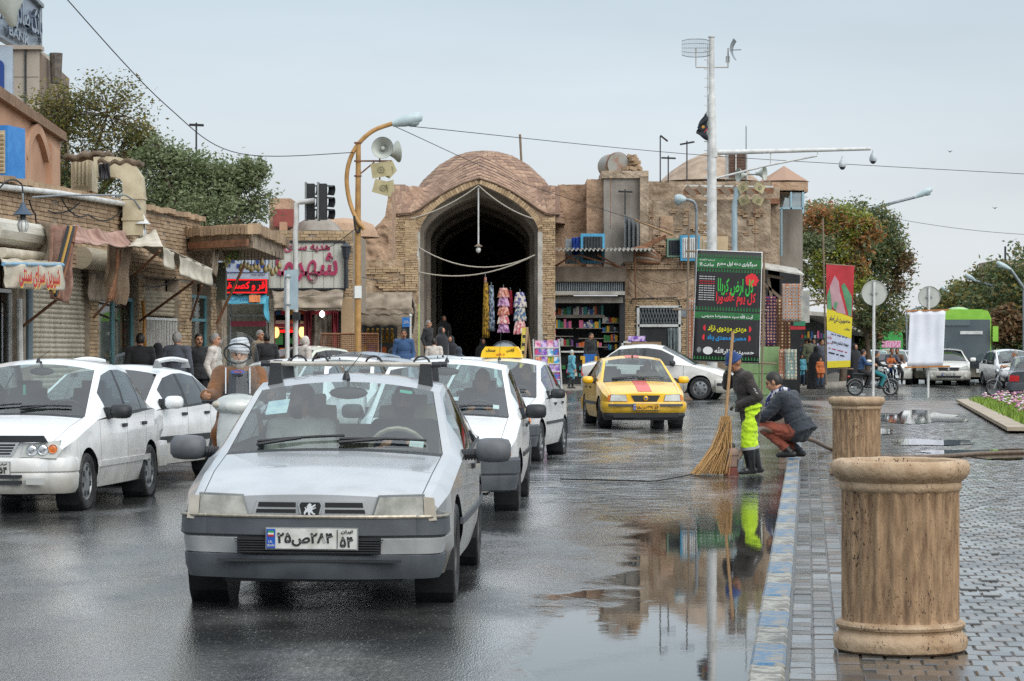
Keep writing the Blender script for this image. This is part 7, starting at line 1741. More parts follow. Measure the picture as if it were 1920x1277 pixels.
br=thing('broom','long twig broom held by the sweeping worker','broom',P(1350,886,31.2));b0,b1=P(1374,622,31.3),P(1360,795,31.2)
m=MB();m.tube([b0,b1],.019,8);m.build('shaft',mk('broom_wood','#b08d64','#9a7850',sc=20,r=.7,st=(4,4,1)),br,world=True);bt=P(1361,788,31.2)
m=MB();m.tube([bt+Vector((0,0,-.02)),bt+Vector((-.02,0,-.14))],[.05,.055],10);m.build('binding',BLK,br,world=True);m=MB();rg=random.Random(3)
for k in range(190):e_=P(rg.uniform(1293,1368),889+rg.gauss(0,4),31.2+rg.gauss(0,.1));e_.z=max(e_.z,.012);s_=bt+Vector((rg.gauss(0,.03),rg.gauss(0,.03),rg.uniform(-.05,.06)));md=s_.lerp(e_,.5)+Vector((.045,0,-.02));m.tube([s_,md,e_],.0038,4,cap=False)
tag(m.build('bristles',mk('broom_twig','#c7a06c','#a5804f',sc=3,r=.8,isl=.9),br,world=True),kind='stuff')
TANP=mk('tan_pole_paint','#b58c55','#9d7745',sc=6,r=.6,b=.1);HORN=mk('horn_grey','#b3b8b0','#a4a9a1',sc=4,r=.5);HORNB=mk('horn_beige','#b7ad86','#a39a74',sc=5,r=.55)
def horn(root,p,ax,r,mat,nm='horn',parent=None):
 m=MB();p=Vector(p);m.lathe([(r,0),(r*.98,-.02),(r*.6,-r*.45),(r*.3,-r*.9),(r*.28,-r*1.3),(r*.2,-r*1.35),(0,-r*1.36)],24,c=p,axis=ax);m.lathe([(r*.97,-.01),(r*.55,-r*.42),(r*.25,-r*.85),(0,-r*.85)],24,c=p,axis=ax);m.lathe([(r*.16,-r*.8),(r*.16,-r*.2),(0,-r*.15)],12,c=p,axis=ax);return m.build(nm,mat,root,world=True,smooth=50,fix=False)
def boxhorn(root,px,py,Y,w_,h_,ax,mat=HORNB):
 c=P(px,py,Y);q=Vector((0,0,1)).rotation_difference(Vector(ax)).to_matrix();m=MB();a,b=w_/2,h_/2
 fr=[q@Vector(v)for v in((-a,-b,0),(a,-b,0),(a,b,0),(-a,b,0),(-a*.45,-b*.45,-.3),(a*.45,-b*.45,-.3),(a*.45,b*.45,-.3),(-a*.45,b*.45,-.3))]
 m.add([c+v for v in fr],[(0,1,5,4),(1,2,6,5),(2,3,7,6),(3,0,4,7),(4,5,6,7),(0,3,2,1)]);o=m.build('box_horn',mat,root,world=True);m=MB();m.lathe([(b*.5,.012),(b*.42,.02),(b*.2,.012),(0,.025)],16,c=c-Vector(root.location),axis=ax);m.build('mouth',mk('horn_mouth','#8c8566',r=.6),o)
YL=62.0
lpst=thing('lamp_post','tan lamp post with curved arm and stacked loudspeakers','street lamp',(PX(671,YL),YL,gz(PX(671,YL),YL)))
m=MB();m.tube([P(671,770,YL),P(671,430,YL),P(672,268,YL)],[.085,.075,.06],12);m.build('pole',TANP,lpst,world=True,smooth=50)
m=MB();m.tube(smooth_path([P(683,430,YL-.1),P(668,410,YL-.1),P(655,375,YL),P(650,335,YL),P(656,300,YL),P(672,270,YL),P(700,245,YL),P(738,231,YL)]),.055,10);m.build('arm',TANP,lpst,world=True,smooth=60)
def luminaire(root,px0,py0,px1,py1,Y,r=.12,mat=None):
 a,b=P(px0,py0,Y),P(px1,py1,Y);d=b-a;m=MB();m.tube([a,a+d*.12,a+d*.4,a+d*.75,a+d*.95,b],[r*.45,r*.6,r*.95,r,r*.7,r*.2],12);m.v=[(x,y,z)for x,y,z in m.v];o=m.build('lamp_head',mat or mk('lamp_head_grey','#b3c3c6','#a2b3b6',sc=4,r=.35),root,world=True,smooth=60)
 m=MB();c=a+d*.66-Vector((0,0,r*.55));m.sph(c-Vector(root.location),(d.length*.24,r*.75,r*.75),14,8);m.build('lens',mk('lamp_lens','#8fa0a3',r=.15),o,smooth=60)
luminaire(lpst,736,233,792,218,YL,.15)
m=MB();m.bar(P(672,302,YL),P(735,302,YL),.04,.04);m.bar(P(673,328,YL),P(702,304,YL),.035,.035);m.bar(P(712,296,YL),P(712,350,YL),.035,.035);m.build('bracket',RUST,lpst,world=True)
horn(lpst,P(717,277,YL-.3),(-.1,-1,.05),.27,HORN);horn(lpst,P(747,284,YL+.25),(.95,.35,.1),.27,HORN);boxhorn(lpst,715,318,YL-.25,.5,.36,(-.15,-1,0));boxhorn(lpst,733,318,YL-.1,.3,.36,(.8,-.6,0));boxhorn(lpst,718,352,YL-.25,.48,.34,(.25,-1,-.1));boxhorn(lpst,733,352,YL-.1,.3,.34,(.9,-.4,-.1))
m=MB();m.tube(cable([P(664,405,YL-.15),P(668,432,YL-.15),P(676,425,YL-.15)],.1,5),.03,6);m.build('wire_bundle',INK,lpst,world=True);part('notice',mk('pale_paper','#dfe3e0'),lpst,665,678,536,559,YL-.1,.02)
for py in(330,268,302):m=MB();c=P(671,py,YL);m.lathe([(.09,-.02),(.095,0),(.09,.02)],12,c=c);m.build('clamp',RUST,lpst,world=True)
ts_=thing('traffic_signal','white signal pole with two black three-light heads seen from the side','traffic light',(PX(552,56),56,0))
m=MB();m.tube([P(554,780,56),P(554,430,56),P(556,415,56),P(556,382,56),P(563,379,56),P(590,376,56)],.06,10);m.build('pole',WPAINT,ts_,world=True,smooth=50)
for px,Yo in((583,56.3),(606,55.8)):
 a,b=P(px-7,412,Yo),P(px+7,345,Yo);m=MB();m.b2((a.x,Yo-.16,a.z),(b.x,Yo+.12,b.z));hd_=m.build('signal_head',BLK,ts_,world=True);m=MB();m.b2((a.x-.04,Yo-.2,a.z-.02),(a.x,Yo+.18,b.z+.03));m.build('backplate',MIDGREY,hd_);hd_.children[-1].location=-Vector(ts_.location)
 for k in range(3):m=MB();c=Vector((b.x,Yo-.02,lerp(a.z,b.z,(k+.5)/3)));m.lathe([(.11,0),(.115,.16)],14,c=c,axis=(1,-.25,-.1),a0=-.6,a1=3.8);m.build('visor',BLK,hd_);hd_.children[-1].location=-Vector(ts_.location)
part('pedestrian_signal',BLK,ts_,548,562,585,600,55.8,.15)
rsn=thing('road_sign','grey back of an upright rectangular road sign on a white pole','sign',(PX(539,50),50,0));m=MB();m.tube([P(538.5,790,50),P(539,515,50)],.045,10);m.build('pole',WPAINT,rsn,world=True);m=MB();m.poly([P(533,507,50.1),P(559,505,50.4),P(559,580,50.4),P(532,580,50.1)],(0,.03,0));m.build('panel',mk('sign_back','#8ea0a8','#9cacb3',sc=3,r=.45,m=.2),rsn,world=True,fix=True)
for py in(518,570):part('clamp',GALV,rsn,534,545,py,py+3,49.95,.1)
bsn=thing('street_name_sign','small blue street name sign on a white post by the gate','sign',(PX(769,72),72,.3));m=MB();m.tube([P(769.5,740,72),P(769.5,592,72)],.03,8);m.sph(P(769.5,592,72),.05,10,8);m.build('post',WPAINT,bsn,world=True);part('panel',mk('street_blue','#2a6fb5',r=.45),bsn,754,768,595,613,71.9,.02);text('بازار','sign_letters',WPAINT,bsn,fpos(761,604,71.88,bsn),.1,wmax=.16,bold=.02)
mf=thing('mesh_barrier','rusty wire mesh barrier panel behind the cars by the gift shop','barrier',P(655,690,66));m=MB();m.tube([P(602,660,66),P(602,626,66),P(709,626,66),P(709,660,66)],.03,6);m.build('frame',RUST,mf,world=True);m=MB()
for k in range(30):m.tube([P(602+3.6*k,626,66),P(602+3.6*k,668,66)],.008,4)
for k in range(11):m.tube([P(602,628+3.6*k,66),P(709,628+3.6*k,66)],.008,4)
m.build('mesh',RUST,mf,world=True)
# white camera mast
YM=84.0;mast=thing('camera_mast','tall white mast with dish antennas and long camera arm','mast',(PX(1335,YM),YM,gz(PX(1335,YM),YM)))
m=MB();m.tube([P(1336,760,YM),P(1335,290,YM),P(1334.5,180,YM),P(1334.5,175,YM),P(1334,70,YM)],[.17,.15,.12,.095,.09],14);m.lathe([(.12,0),(.12,.03),(0,.03)],12,c=P(1334,70,YM));m.build('pole',WPAINT,mast,world=True,smooth=40)
m=MB();m.tube([P(1327,760,YM),P(1327,85,YM)],.025,6)
for k in range(34):m.bar(P(1320,95+17*k,YM),P(1327,96+17*k,YM),.03,.03)
m.build('ladder',WPAINT,mast,world=True)
m=MB();m.tube([P(1340,286,YM),P(1632,279,YM)],[.09,.055],10);m.tube([P(1340,335,YM),P(1440,310,YM),P(1532,292,YM)],.035,8)
for px,a_,b_ in((1445,284,308),(1533,282,291)):m.tube([P(px,a_,YM),P(px,b_,YM)],.025,6)
m.build('camera_arm',WPAINT,mast,world=True,smooth=50);m=MB();m.lathe([(.16,-.14),(.16,.14)],12,c=P(1337,287,YM));m.build('arm_collar',WPAINT,mast,world=True)
for px,py,s_ in((1579.5,292,1.0),(1637,281,.95)):
 c=P(px,py,YM);m=MB();m.lathe([(.02,0),(.03,-.08),(.06,-.12),(.11,-.22),(.13,-.34),(.11,-.38)],16,c=c);cmr=m.build('camera',mk('camera_shell','#9ba5ac','#c2c8ca',sc=3,r=.35),mast,world=True,smooth=50);m=MB();m.sph(c-Vector((0,0,.37))-Vector(mast.location),.1,14,8);m.build('camera_dome',mk('dark_dome','#23282c',r=.1),cmr,smooth=60)
m=MB();m.tube([P(1305,126,YM),P(1366,126,YM)],.03,6);m.tube([P(1305,126,YM),P(1305,90,YM)],.03,6);m.tube([P(1365,126,YM),P(1365,90,YM)],.03,6);m.build('antenna_bracket',WPAINT,mast,world=True)
m=MB()
for k in range(15):x=-26+52*k/14;hh=17-3.5*(abs(x)/26)**3;m.tube([P(1305+x,90+hh*s,YM-.2-.35*(x/26)**2)for s in(-1,-.5,0,.5,1)],.007,4)
for s in(-1,-.5,0,.5,1):m.tube([P(1305+x,90+s*(17-3.5*(abs(x)/26)**3),YM-.2-.35*(x/26)**2)for x in np.linspace(-26,26,9)],.014 if abs(s)==1 else .01,5)
m.build('grid_dish',GALV,mast,world=True);m=MB();m.slab(lambda u,v,d:P(1373+9*u,75+36*v,YM)+Vector((-.12*math.sin(math.pi*v)+d,(u-.5)*.8,0)),6,10,.02);m.tube([P(1368,94,YM),P(1390,93,YM)],.02,6);m.build('side_dish',GALV,mast,world=True);part('antenna_box',WPAINT,mast,1361,1368,105,117,YM,.1)
fg=thing('black_flag','black mourning flag with a small gold emblem beside the white mast','flag',P(1326,262,YM-.1));cf=[P(1326,208,YM-.1),P(1326,264,YM-.1),P(1305,250,YM-.3),P(1310,232,YM-.3)];sheet('cloth',None,None,cf,mk('flag_black','#141a20','#1c242c',sc=5,r=.8),parent=fg,ripple=.06);m=MB();m.lathe([(.05,0),(.045,.01),(0,.01)],16,c=P(1318.5,238,YM-.35),axis=(0,-1,0));m.build('emblem',mk('emblem_gold','#b8862c',r=.5),fg,world=True);m=MB();m.poly([P(1319,249,YM-.36),P(1326,240,YM-.3),P(1326,244,YM-.3)],(0,-.01,0));m.build('emblem_red',GOODS[0],fg,world=True)
# grey street lamp and loudspeakers by the block
gl=thing('street_lamp','grey swan neck street lamp in front of the plaster wall','street lamp',P(1306,720,86));m=MB();m.tube(smooth_path([P(1306,740,86),P(1306,430,86),P(1306,395,86),P(1302,380,86),P(1292,375,86),P(1283,374,86)]),.05,8);m.build('pole',GALV,gl,world=True,smooth=50);luminaire(gl,1286,374,1264,373,86,.17)
sp=thing('speaker_post','pale blue post carrying a cluster of beige loudspeakers','loudspeaker',P(1378,470,86));m=MB();m.tube([P(1377,760,86),P(1377,388,86)],.1,10);m.tube([P(1377,390,86),P(1383,352,86)],.1,10);m.build('post',mk('pale_blue_post','#8fa4ad','#a0b3ba',sc=4,r=.5),sp,world=True);m=MB();m.tube([P(1399,380,86),P(1399,236,86)],.02,6);m.tube([P(1385,327,86),P(1430,327,86)],.03,6);m.build('rod',GALV,sp,world=True)
horn(sp,P(1384,328,85.8),(-1,-.4,0),.24,HORN);horn(sp,P(1434,325,85.8),(1,-.5,0),.24,HORN)
for px,py,ax in((1393,352,(-.5,-1,0)),(1425,352,(.5,-1,0)),(1395,376,(-.4,-1,-.3)),(1422,376,(.4,-1,-.3))):boxhorn(sp,px,py,85.8,.36,.28,ax)
tl=thing('corner_horn','pale horn loudspeaker bottom at the top left picture corner','loudspeaker',P(15,5,40));horn(tl,P(8,-14,40),(-.15,-1,.35),.3,HORN)
m=MB();c=P(18,20,40);m.lathe([(.27,.35),(.24,.1),(.12,-.05),(.06,-.25),(0,-.27)],24,c=c,axis=(-.25,0,1));m.build('horn_bell',HORN,tl,world=True,smooth=60)
# roof aerials
for k,(px,py0,py1,Y,lb)in enumerate(((368,230,300,66,'thin roof aerial with a crossbar above the left trees'),(1238,255,342,92,'tilted roof aerial behind the cement room'),(1253,292,342,92.5,'short roof aerial right of the tilted one'),(1288,264,340,91,'roof aerial with a yellow band in its bar'),(1172,355,402,91,'small aerial before the cement room wall'))):
 t=thing('roof_aerial',lb,'aerial',P(px,py1,Y));m=MB();m.tube([P(px,py1,Y),P(px,py0,Y)],.025,5);m.build('rod',DARKM,t,world=True);m=MB();dy_=(0,5,0,-3,0)[k];m.bar(P(px-13*(k!=1),py0+4-dy_,Y),P(px+14,py0+5+dy_,Y),.06,.06);m.build('crossbar',INK,t,world=True)
m=MB();m.tube([P(978,312,92),P(975,252,92)],.05,6);tag(m.build('timber_pole',WOODP),'bare wooden pole sticking up behind the tiled dome','pole')
# overhead wires
for pts_,sg,lb in(([P(100,-30,40),P(310,196,48),P(450,288,56),P(664,286,62)],.5,'black overhead wire sweeping down from the top left'),([P(772,237,62),P(1331,292,84),P(1990,330,84)],.15,'long overhead wire from the tan lamp post to the right edge'),([P(738,236,62),P(985,345,86),P(1250,430,90)],.2,'thin wire from the tan lamp over the tiled dome'),([P(1640,402,110),P(1990,442,110)],.2,'overhead wire beyond the orange tree'),([P(672,425,62),P(600,470,66),P(500,458,60)],.3,'dark wire from the tan lamp post over the sign board'),([P(680,520,62),P(785,508,88)],.2,'dark wire from the tan lamp post to the gate pier'),([P(1180,500,89),P(1300,520,89)],.4,'tangled wire along the brick front right of the store'),([P(1176,520,89),P(1300,552,88.9)],.5,'lower tangled wire along the brick front')):
 m=MB();m.tube(cable(pts_,sg,12)if len(pts_)<3 else smooth_path(pts_,10),.010,5);tag(m.build('overhead_wire',INK),lb,'wire')
 # banners on scaffold poles
YN=80.0
def scaff(root,lines,Y,r=.035):
 for a_,b_ in lines:m=MB();m.tube([P(*a_,Y),P(*b_,Y)],r,6);m.build('scaffold_pole',WOODP,root,world=True)
bn=thing('black_banner','tall black mourning banner with green and red calligraphy on poles','banner',P(1365,720,YN));scaff(bn,[((1292,400),(1286,745)),((1433,470),(1428,750)),((1285,471),(1440,474)),((1262,580),(1440,582)),((1280,675),(1456,682))],YN+.06)
KC=[P(1308,469,YN),P(1428,474,YN),P(1423,680,YN),P(1299,676,YN)]
def kp(u,v,o=.02):p=KC[0].lerp(KC[1],u).lerp(KC[3].lerp(KC[2],u),v);return Vector((p.x,YN-o,p.z))
KB_=mk('banner_black','#17161a','#1d1c21',sc=4,r=.6);KG=mk('banner_green','#1f6b35','#185a2b',sc=6,r=.6);KW_=mk('banner_white','#d3d5d3',r=.6);KR=mk('banner_red','#d3222f',r=.6);KGB=mk('banner_bright_green','#2fae3c',r=.6);KY=mk('banner_yellow','#d8d419',r=.6);KBL=mk('banner_blue','#1d8fd0',r=.6)
sheet('cloth_edge',None,None,[kp(-.012,-.006,.0),kp(1.012,-.006,.0),kp(1.012,1.006,.0),kp(-.012,1.006,.0)],KW_,parent=bn,sag=0,ripple=.004);sheet('cloth',None,None,[kp(0,0,.012),kp(1,0,.012),kp(1,1,.012),kp(0,1,.012)],KB_,parent=bn,sag=0,ripple=.002)
def band(v0,v1,mat,u0=0,u1=1,o=.026):m=MB();m.add([kp(u0,v1,o),kp(u1,v1,o),kp(u1,v0,o),kp(u0,v0,o)],[(0,1,2,3)]);m.build('band',mat,bn,world=True)
band(.065,.155,KG);band(.555,.615,KG)
for v0,v1 in((.03,.058),(.16,.19),(.505,.54),(.955,.985)):
 m=MB()
 for k in range(22):u=(k+.5)/22;m.poly([kp(u-.016,v1,.026),kp(u+.016,v1,.026),kp(u+.007,v0,.026),kp(u-.007,v0,.026)],(0,-.003,0))
 m.build('fringe',KG,bn,world=True,fix=True)
yawb=math.atan2(-(KC[1].z-KC[0].z),1)*0;slope=math.atan2(KC[1].z-KC[0].z,KC[1].x-KC[0].x);Wb=KC[1].x-KC[0].x;Hb=KC[0].z-KC[3].z
def bt_(s,u,v,h,w_,mat,bold=.025):return text(s,'banner_letters',mat,bn,kp(u,v,.03)-Vector(bn.location),h*Hb,width=w_*Wb,rot=(R(90),-slope,0),ext=.004,bold=bold)
for a in(('سوگواری دهه اول محرم',.62,.115,.055,.62,KW_),('از شنبه ۲ آبانماه',.155,.085,.022,.23,KW_),('ساعت ۱۹',.15,.125,.035,.22,KW_),('کل ارض کربلا',.61,.325,.16,.56,KGB),('کل یوم عاشورا',.62,.435,.13,.62,KR),('آیت ﷲ سید محمدرضا مدرسی',.5,.588,.045,.8,KW_),('مهدی مهدوی نژاد',.5,.705,.065,.6,KY),('محسن محمدی پناه',.5,.79,.065,.6,KBL),('حسینیه ثارﷲ',.62,.905,.065,.62,KW_)):bt_(*a)
for k in range(11):bt_('هه هد مهد ید' if False else 'ـ ـــ ــ ـــ',.165,.235+.021*k,.006,.24,KR if k in(2,3)else KW_)
m=MB();n=40;m.poly([kp(.855+(.095+.03*(rg.random()-.3))*math.cos(2*math.pi*k/n),.255+(.055+.018*(rg.random()-.3))*math.sin(2*math.pi*k/n),.024)for k in range(n)],(0,-.003,0));m.build('red_splash',KR,bn,world=True,fix=True)
for u,v,s_ in((.17,.7,1),(.835,.7,-1),(.16,.785,1),(.83,.785,-1)):m=MB();m.poly([kp(u+s_*.035*math.cos(a)*-1,v+.027*math.sin(a),.028)for a in np.linspace(-math.pi/2,math.pi/2,10)],(0,-.003,0));m.build('ornament',KR,bn,world=True,fix=True)
m=MB();m.poly([kp(.22+.075*math.cos(a),.905+.035*math.sin(a),.028)for a in np.linspace(0,2*math.pi,24)[:-1]],(0,-.003,0));m.build('seal',KW_,bn,world=True,fix=True);m=MB();m.poly([kp(.085+.035*math.cos(a),.9+.028*math.sin(a),.028)for a in np.linspace(0,2*math.pi,7)[:-1]],(0,-.003,0));m.build('seal',MIDGREY,bn,world=True,fix=True)
Y2=92.0;b2=thing('tall_banner','narrow banner, red baby picture above yellow and white lettering','banner',P(1575,720,Y2));scaff(b2,[((1543,410),(1549,722)),((1549,495),(1603,500)),((1552,690),(1600,692)),((1518,564),(1546,562)),((1518,573),(1546,566))],Y2+.06)
Q2=[P(1549,496,Y2),P(1602,499,Y2),P(1594,688,Y2),P(1551,690,Y2)]
def kq(u,v,o=.02):p=Q2[0].lerp(Q2[1],u).lerp(Q2[3].lerp(Q2[2],u),v);return Vector((p.x,Y2-o,p.z))
def pq(nm,pts_,mat,o=.02):m=MB();m.poly([kq(u,v,o)for u,v in pts_],(0,-.004,0));m.build(nm,mat,b2,world=True,fix=True)
pq('cloth',[(0,0),(1,0),(1,1),(0,1)],mk('banner_pale','#c3cbdd','#b5bed2',sc=4,r=.6),0.0);pq('picture_field',[(0,0),(1,0),(1,.51),(0,.42)],mk('picture_red','#9c2029','#c0303a',sc=1.5,r=.6),.008);pq('yellow_field',[(0,.42),(1,.51),(1,.72),(0,.63)],mk('banner_lemon','#d6c728',r=.6),.01);pq('yellow_foot',[(0,.935),(1,.935),(1,1),(0,1)],mk('banner_lemon','#d6c728'),.01)
GRN=mk('picture_green','#5f9a72','#3f7a55',sc=3,r=.6);PNK=mk('picture_skin','#c09aa0','#a57f88',sc=2,r=.6)
for pts_,mat,o in(([(.55,.2),(.65,.17),(.95,.3),(.97,.5),(.85,.49)],GRN,.014),([(.02,.3),(.15,.2),(.2,.44),(.02,.43)],GRN,.014),([(.12,.2),(.3,.1),(.45,.16),(.5,.26),(.62,.36),(.75,.48),(.4,.46),(.2,.4)],PNK,.018),([(.06,.18),(.12,.1),(.25,.08),(.3,.1),(.14,.2),(.08,.22)],GOODS[0],.022),([(.3,.36),(.42,.36),(.36,.44),(.26,.43)],GRN,.022)):pq('picture_shape',pts_,mat,o)
def bq(s,u,v,h,w_,mat):text(s,'banner_letters',mat,b2,kq(u,v,.02)-Vector(b2.location),h*3.7,width=w_*1.0,rot=(R(90),R(14),0),ext=.004,bold=.02)
NAVY=mk('banner_navy','#252a5c',r=.6)
for a in(('حضرت علی اصغر',.42,.535,.075,.6,NAVY),('همایش',.82,.55,.04,.22,NAVY),('جهانی',.82,.625,.03,.2,NAVY),('جمعه ششم محرم',.55,.77,.05,.62,INK),('ساعت',.12,.7,.03,.16,REDL),('۹ صبح',.12,.76,.03,.18,REDL),('ـ ــ ـــ ـ ــ',.5,.69,.008,.6,NAVY),('ـ ـــ ــ ـ',.45,.83,.007,.7,REDL),('ــ ـ ـــ',.4,.87,.012,.6,INK)):bq(*a)
# round signs from behind, white cloth
def round_sign(label,px,py,r,Y):
 t=thing('round_sign',label,'sign',(PX(px,Y),Y,PZ));m=MB();m.tube([P(px,663+1.44*4750/Y,Y),P(px+2,py-r*.9,Y)],.042,10);m.build('pole',WPAINT,t,world=True);rr=r*Y/4750;m=MB();m.lathe([(0,.03),(rr,.03),(rr,.05),(rr*.97,.075),(rr*.95,.05),(0,.05)],40,c=P(px+2,py,Y+.09),axis=(0,-1,0));m.build('disc',mk('sign_disc','#b7bab4','#a7aaa3',sc=3,r=.5),t,world=True,smooth=30);m=MB();m.box(P(px+2,py,Y+.0),(.2,.04,.05));m.build('clamp',GALV,t,world=True)
round_sign('back of the round sign behind the smaller planter',1637,550,24,75);round_sign('back of the round sign above the white cloth',1740,557,21,82.4)
wc=thing('white_cloth_banner','white banner seen from its blank back on two sticks','banner',P(1736,690,82.2));sheet('cloth',None,None,[P(1706,583,82.2),P(1773,582,82.2),P(1768,686,82.2),P(1701,687,82.2)],mk('white_banner_back','#dfe2ea','#d5d9e2',sc=2,r=.7,tr=.0),parent=wc,ripple=.025,nu=24)
for a_,b_ in(((1699,583),(1780,581)),((1696,689),(1781,687))):m=MB();m.bar(P(*a_,82.2),P(*b_,82.2),.05,.05);m.build('stick',mk('stick_wood','#a9713c',r=.7),wc,world=True)
# green cabinet, carpets, racks
cb=thing('electric_cabinet','green metal electricity cabinet beside the black banner','cabinet',P(1425,715,85))
CG=mk('cabinet_green','#7e9a68','#6f8a5b',sc=4,r=.5);part('body',CG,cb,1385,1462,650,BOT,85,.6)
for x0,x1 in((1387,1422),(1424,1460)):
 for y0,y1 in((652,700),(702,740)):part('door',CG,cb,x0,x1,y0,y1,84.97,.05)
CARP=[]
def carpet_mat(i,a,b,c):
 m,n,l,p=_new('carpet_%d'%i);t=n.new('ShaderNodeTexCoord');v=n.new('ShaderNodeTexVoronoi');v.inputs['Scale'].default_value=9;v.inputs['Randomness'].default_value=.12;l.new(t.outputs['Object'],v.inputs[0]);r=n.new('ShaderNodeValToRGB');r.color_ramp.interpolation='CONSTANT';r.color_ramp.elements[0].color=(*hx(a),1);r.color_ramp.elements[1].color=(*hx(c),1);r.color_ramp.elements[1].position=.72;e=r.color_ramp.elements.new(.28);e.color=(*hx(b),1);e=r.color_ramp.elements.new(.5);e.color=(*hx(a),1);l.new(v.outputs['Distance'],r.inputs[0]);mu=n.new('ShaderNodeMath');mu.operation='MULTIPLY';mu.inputs[1].default_value=1.6;l.new(v.outputs['Distance'],mu.inputs[0]);l.new(mu.outputs[0],r.inputs[0]);l.new(r.outputs[0],p.inputs['Base Color']);p.inputs['Roughness'].default_value=.95;return m
CARP=[carpet_mat(0,'#7d2430','#c9b79a','#2b3558'),carpet_mat(1,'#b9b09c','#46597f','#9c6a52'),carpet_mat(2,'#8a6a4a','#cdb893','#54382a'),carpet_mat(3,'#d2c9b2','#c98a5a','#7b8f8a')]
for k,(x0,x1,y0,y1,Y,ci,lb)in enumerate(((1435,1455,555,650,88,0,'dark red medallion carpet hanging behind the banner pole'),(1455,1482,560,700,88.5,2,'brown runner carpet hanging deep in the shop'),(1466,1502,532,603,87,1,'bright tile patterned carpet hanging highest at the corner'),(1290,1303,560,690,88.6,1,'strip of patterned carpet left of the black banner'),(1460,1473,655,712,84.6,1,'small medallion rug draped next to the green cabinet'),(1473,1494,655,712,84.5,3,'cream flowered rug draped at the corner'),(1424,1432,580,655,88,0,'rolled red carpet standing behind the banner'))):tag(sheet('carpet',lb,'carpet',[P(x0,y0,Y),P(x1,y0,Y),P(x1,y1,Y),P(x0,y1,Y)],CARP[ci],ripple=.03,nu=10,nv=10,th=.02),group='carpets for sale')
COV=[mk('cover_%d'%i,a,b,sc=7,r=.5,lo=.42,hi=.58)for i,(a,b)in enumerate((('#d06a9a','#e9c6d6'),('#2c9fd0','#e0e6ee'),('#e0b02a','#4a8f3c'),('#7a4fae','#d9c0e6'),('#d84a3a','#f0d9b0'),('#3a6fc0','#d04a7a')))]
rk=thing('magazine_rack','white rack of coloured magazines in front of the store','rack',P(1026,745,76))
for a_,b_ in(((1000,636),(1004,760)),((1048,636),(1056,770))):m=MB();m.bar(P(*a_,76),P(*b_,76),.04,.04);m.build('upright',WPAINT,rk,world=True)
for j in range(7):
 part('shelf',WPAINT,rk,1001+j*.5,1049+j,651+j*15,653+j*15,76,.06)
 for i in range(4):part('magazine',COV[(i*3+j*5+i*j)%6],rk,1003+i*11.6+j*.5,1013.5+i*11.6+j*.5,638.5+j*15,651+j*15,76.02,.02)
rk=thing('low_rack','white low rack with boxes behind the white crossing saloon','rack',P(1200,700,86));part('frame',WPAINT,rk,1166,1212,640,643,86,.4);part('frame',WPAINT,rk,1166,1169,640,720,86,.4);part('box',COV[3],rk,1178,1210,630,641,86,.4);part('plank',mk('raw_wood','#a5713f'),rk,1185,1240,641,650,84,.5)
# flower bed
fb=thing('flower_bed','flower bed with pink and white blooms behind a stone edging','flower bed',P(1880,780,60));zf=lambda px,py:P(px,py,FPX*(CAMH-PZ-.05)/(py-HY));A_,B_,C_,D_=zf(1818,753),zf(1930,808),zf(2100,790),zf(2000,748)
m=MB();m.poly([A_,B_,C_,D_],(0,0,-.2));m.build('soil',mk('soil','#3a3026',r=.9),fb,world=True,fix=True)
for a_,b_ in((A_,B_),(A_,D_)):m=MB();d=(b_-a_).normalized();o_=Vector((d.y,-d.x,0))*(.3 if a_ is A_ and b_ is B_ else-.3);m.poly([a_-o_,b_-o_,b_,a_]if False else[a_+o_*1.3,b_+o_*1.3,b_,a_],(0,0,.07));m.build('stone_edge',mk('edge_stone','#a89a86','#948672',sc=3,r=.6),fb,world=True,fix=True)
gm=MB();fm={i:MB()for i in range(4)}
for k in range(5200):
 u,v=rg.random()**1.3,rg.random();p=A_.lerp(D_,u).lerp(B_.lerp(C_,u),v);h=rg.uniform(.08,.22);a=rg.random()*6.28;w_=.035;gm.add([p+Vector((w_*math.cos(a),w_*math.sin(a),0)),p-Vector((w_*math.cos(a),w_*math.sin(a),0)),p+Vector((rg.gauss(0,.05),rg.gauss(0,.05),h))],[(0,1,2)])
for k in range(700):
 u,v=.12+.88*rg.random(),rg.random();p=A_.lerp(D_,u).lerp(B_.lerp(C_,u),v)+Vector((0,0,rg.uniform(.16,.3)));q_=fm[0 if v>.62 and rg.random()<.5 else 1 if rg.random()<.45 else 2 if rg.random()<.7 else 3];r_=rg.uniform(.025,.05);q_.sph(p,(r_,r_,r_*.6),6,4)
tag(gm.build('grass',mk('bed_grass','#5f7d2c','#86a03a',sc=2,r=.7,isl=.7),fb,world=True),kind='stuff')
for i,c_ in enumerate(('#a8608f','#cfc9c4','#c2949a','#b070a2')):tag(fm[i].build('blooms',mk('bloom_%d'%i,c_,r=.7),fb,world=True),kind='stuff')
for k,(px,py)in enumerate(((1781,284),(1865,390))):
 m=MB();c=P(px,py,90);m.add([c,c+Vector((-.1,0,.05)),c+Vector((-.02,.05,0)),c+Vector((.1,0,.04)),c+Vector((0,-.12,-.02)),c+Vector((.01,.0,-.04))],[(0,1,2),(0,3,2),(0,4,3),(0,1,4),(5,1,4),(5,4,3)]);tag(m.build('bird',INK),('tiny dark bird high above the orange tree','tiny dark bird flying lower toward the right edge')[k],'bird')
